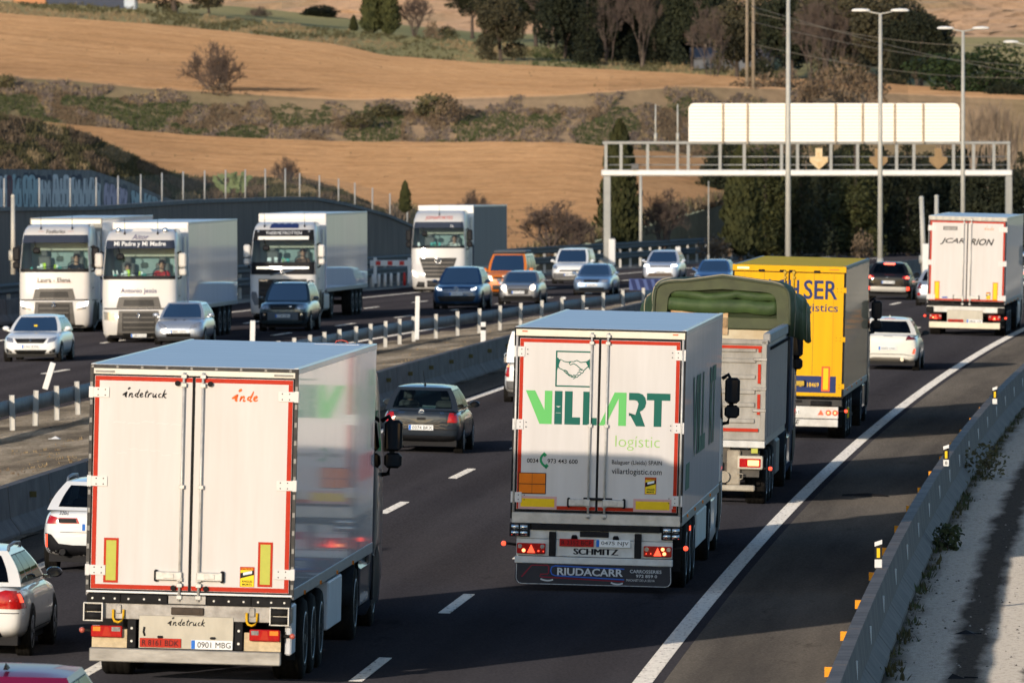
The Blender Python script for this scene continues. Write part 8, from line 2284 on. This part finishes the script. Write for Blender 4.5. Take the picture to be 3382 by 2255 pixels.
# orange van
t, bv, sp = car("orange_van", "orange van with a dark roof behind the blue off-road car and grey small car", "van", 4.9, 1.90, 1.95, POR, 3.0, 0.34, zr=1.20, zf=1.16, base=(0.05, 4.05), roof=(0.12, 3.25), hood=1.02, nose=0.08, wt=0.74, gc=0.28, roofm=M("van_roof_dark", (0.10, 0.10, 0.11), 0.4, coat=0.5), side=((0.04, 0.30), (0.33, 0.60), (0.68, 0.94)),
    front=[([(0.56, 0.76), (0.84, 0.80), (0.86, 0.98), (0.60, 0.96)], "headlight", WARMLIT, True, 0.014), (rect(-0.50, 0.50, 0.84, 0.92), "grille", GRILL, False, 0.012), (rect(-0.55, 0.55, 0.36, 0.56), "lower_grille", GRILL, False, 0.012), (rect(0.62, 0.76, 0.44, 0.54), "fog_lamp", GRILL, True, 0.012)], plates=[(1, 0.66, "9260 HBS", 0.52)])
ring_badge(t, bv, 0.90, 0.08, 1, kind="w", off=0.035)
MB().box(-0.72, 0.72, 0.6, 2.9, 1.96, 2.06, b=0.05).obj("roof_tent", M("roof_tent", (0.12, 0.125, 0.13), 0.5, var=0.2, scale=2), t)
place(t, 1668, 992, 1, -28.4, L=4.9, d=424)
cabin_driver(t, sp, "red", "driver in a red jumper inside the orange van", 1.0)
# grey small car
t, bv, sp = car("small_car", "grey small car with round lit headlights in front of the orange van", "car", 3.85, 1.72, 1.42, PGR, 2.5, 0.31, zr=0.97, zf=0.96, base=(0.2, 2.75), roof=(0.4, 2.1), hood=0.86, nose=0.06, wt=0.70,
    front=[([(0.60 + 0.115*math.cos(a*0.524), 0.745 + 0.13*math.sin(a*0.524)) for a in range(12)], "headlight", WARMLIT, True, 0.014), ([(-0.40, 0.46), (0.40, 0.46), (0.46, 0.66), (0.36, 0.70), (-0.36, 0.70), (-0.46, 0.66)], "grille", GRILL, False, 0.012), (rect(-0.60, 0.60, 0.30, 0.40), "lower_grille", GRILL, False, 0.012), ([(0.60 + 0.075*math.cos(a*0.785), 0.46 + 0.075*math.sin(a*0.785)) for a in range(8)], "fog_lamp", CLEAR, True, 0.016)],
    plates=[(1, 0.545, "7514 JPD", 0.52)], roofm=PGR)
place(t, 1711, 1009, 1, -24.4, L=3.85)
# white van
t, bv, sp = car("white_van", "white van with dark lower bumper behind the light blue car", "van", 4.38, 1.83, 1.80, PW_, 2.73, 0.32, zr=1.12, zf=1.10, base=(0.05, 3.3), roof=(0.12, 2.5), hood=0.98, nose=0.08, wt=0.74, gc=0.24, side=((0.62, 0.93),), rwin=(0.14, 0.86, 0.1, 0.8),
    front=[([(0.56, 0.74), (0.80, 0.80), (0.82, 0.98), (0.62, 0.94)], "headlight", CLEAR, True, 0.014), (rect(-0.80, 0.80, 0.32, 0.58), "bumper", GREYP, False, 0.014), (rect(-0.5, 0.5, 0.66, 0.74), "grille", GRILL, False, 0.012)], plates=[(1, 0.50, "3391 FZK", 0.52)])
place(t, 1880, 951, 1, -28.4, L=4.38, d=476)
# light blue saloon
t, bv, sp = car("saloon_car", "light blue saloon in front of the white van", "car", 4.5, 1.74, 1.44, PLB, 2.51, 0.31, zr=0.96, zf=0.95, base=(0.5, 3.1), roof=(1.0, 2.35), hood=0.80, nose=0.08,
    front=[(trapez(0.32, 0.36, 0.62, 0.74), "grille", GRILL, False, 0.012), ([(0.44, 0.60), (0.74, 0.64), (0.78, 0.76), (0.46, 0.74)], "headlight", CLEAR, True, 0.014), (rect(-0.55, 0.55, 0.30, 0.40), "lower_grille", GRILL, False, 0.012)], plates=[(1, 0.50, "2650 BXC", 0.52)])
place(t, 1953, 979, 1, -24.4, L=4.5)
# silver crossover far off
t, bv, sp = car("crossover_car", "pale silver crossover with bright headlights far off above the green tarpaulin", "car", 4.5, 1.86, 1.66, paint("car_pale_silver", (0.55, 0.57, 0.62), 0.3), 2.73, 0.35, zr=1.1, zf=1.06, base=(0.3, 3.2), roof=(0.7, 2.4), hood=0.98, nose=0.08, wt=0.66, gc=0.30,
    front=[([(0.54, 0.84), (0.84, 0.86), (0.86, 0.96), (0.56, 0.95)], "headlight", LEDLIT, True, 0.014), (rect(-0.5, 0.5, 0.82, 0.88), "grille", TRIMG, False, 0.012), ([(-0.66, 0.36), (0.66, 0.36), (0.55, 0.54), (-0.55, 0.54)], "lower_grille", M("warm_dark", (0.10, 0.07, 0.05), 0.5), False, 0.012)], plates=[(1, 0.60, "6402 LMF", 0.52)])
place(t, 2180, 937, 1, -28.4, L=4.5)
# bright blue car far off
t, bv, sp = car("hatchback_car", "bright blue hatchback half hidden between the tarpaulin and the yellow lorry", "car", 4.1, 1.76, 1.47, PBB, 2.56, 0.31, zr=0.96, zf=0.95, base=(0.25, 2.98), roof=(0.7, 2.2), hood=0.80, nose=0.08, wt=0.66,
    front=[([(0.50, 0.60), (0.72, 0.66), (0.80, 0.80), (0.56, 0.75)], "headlight", CLEAR, True, 0.014), (trapez(0.4, 0.45, 0.6, 0.72), "grille", GRILL, False, 0.012)], plates=[(1, 0.5, "5987 GTN", 0.52)])
place(t, 2350, 962, 1, -24.4, L=4.1)
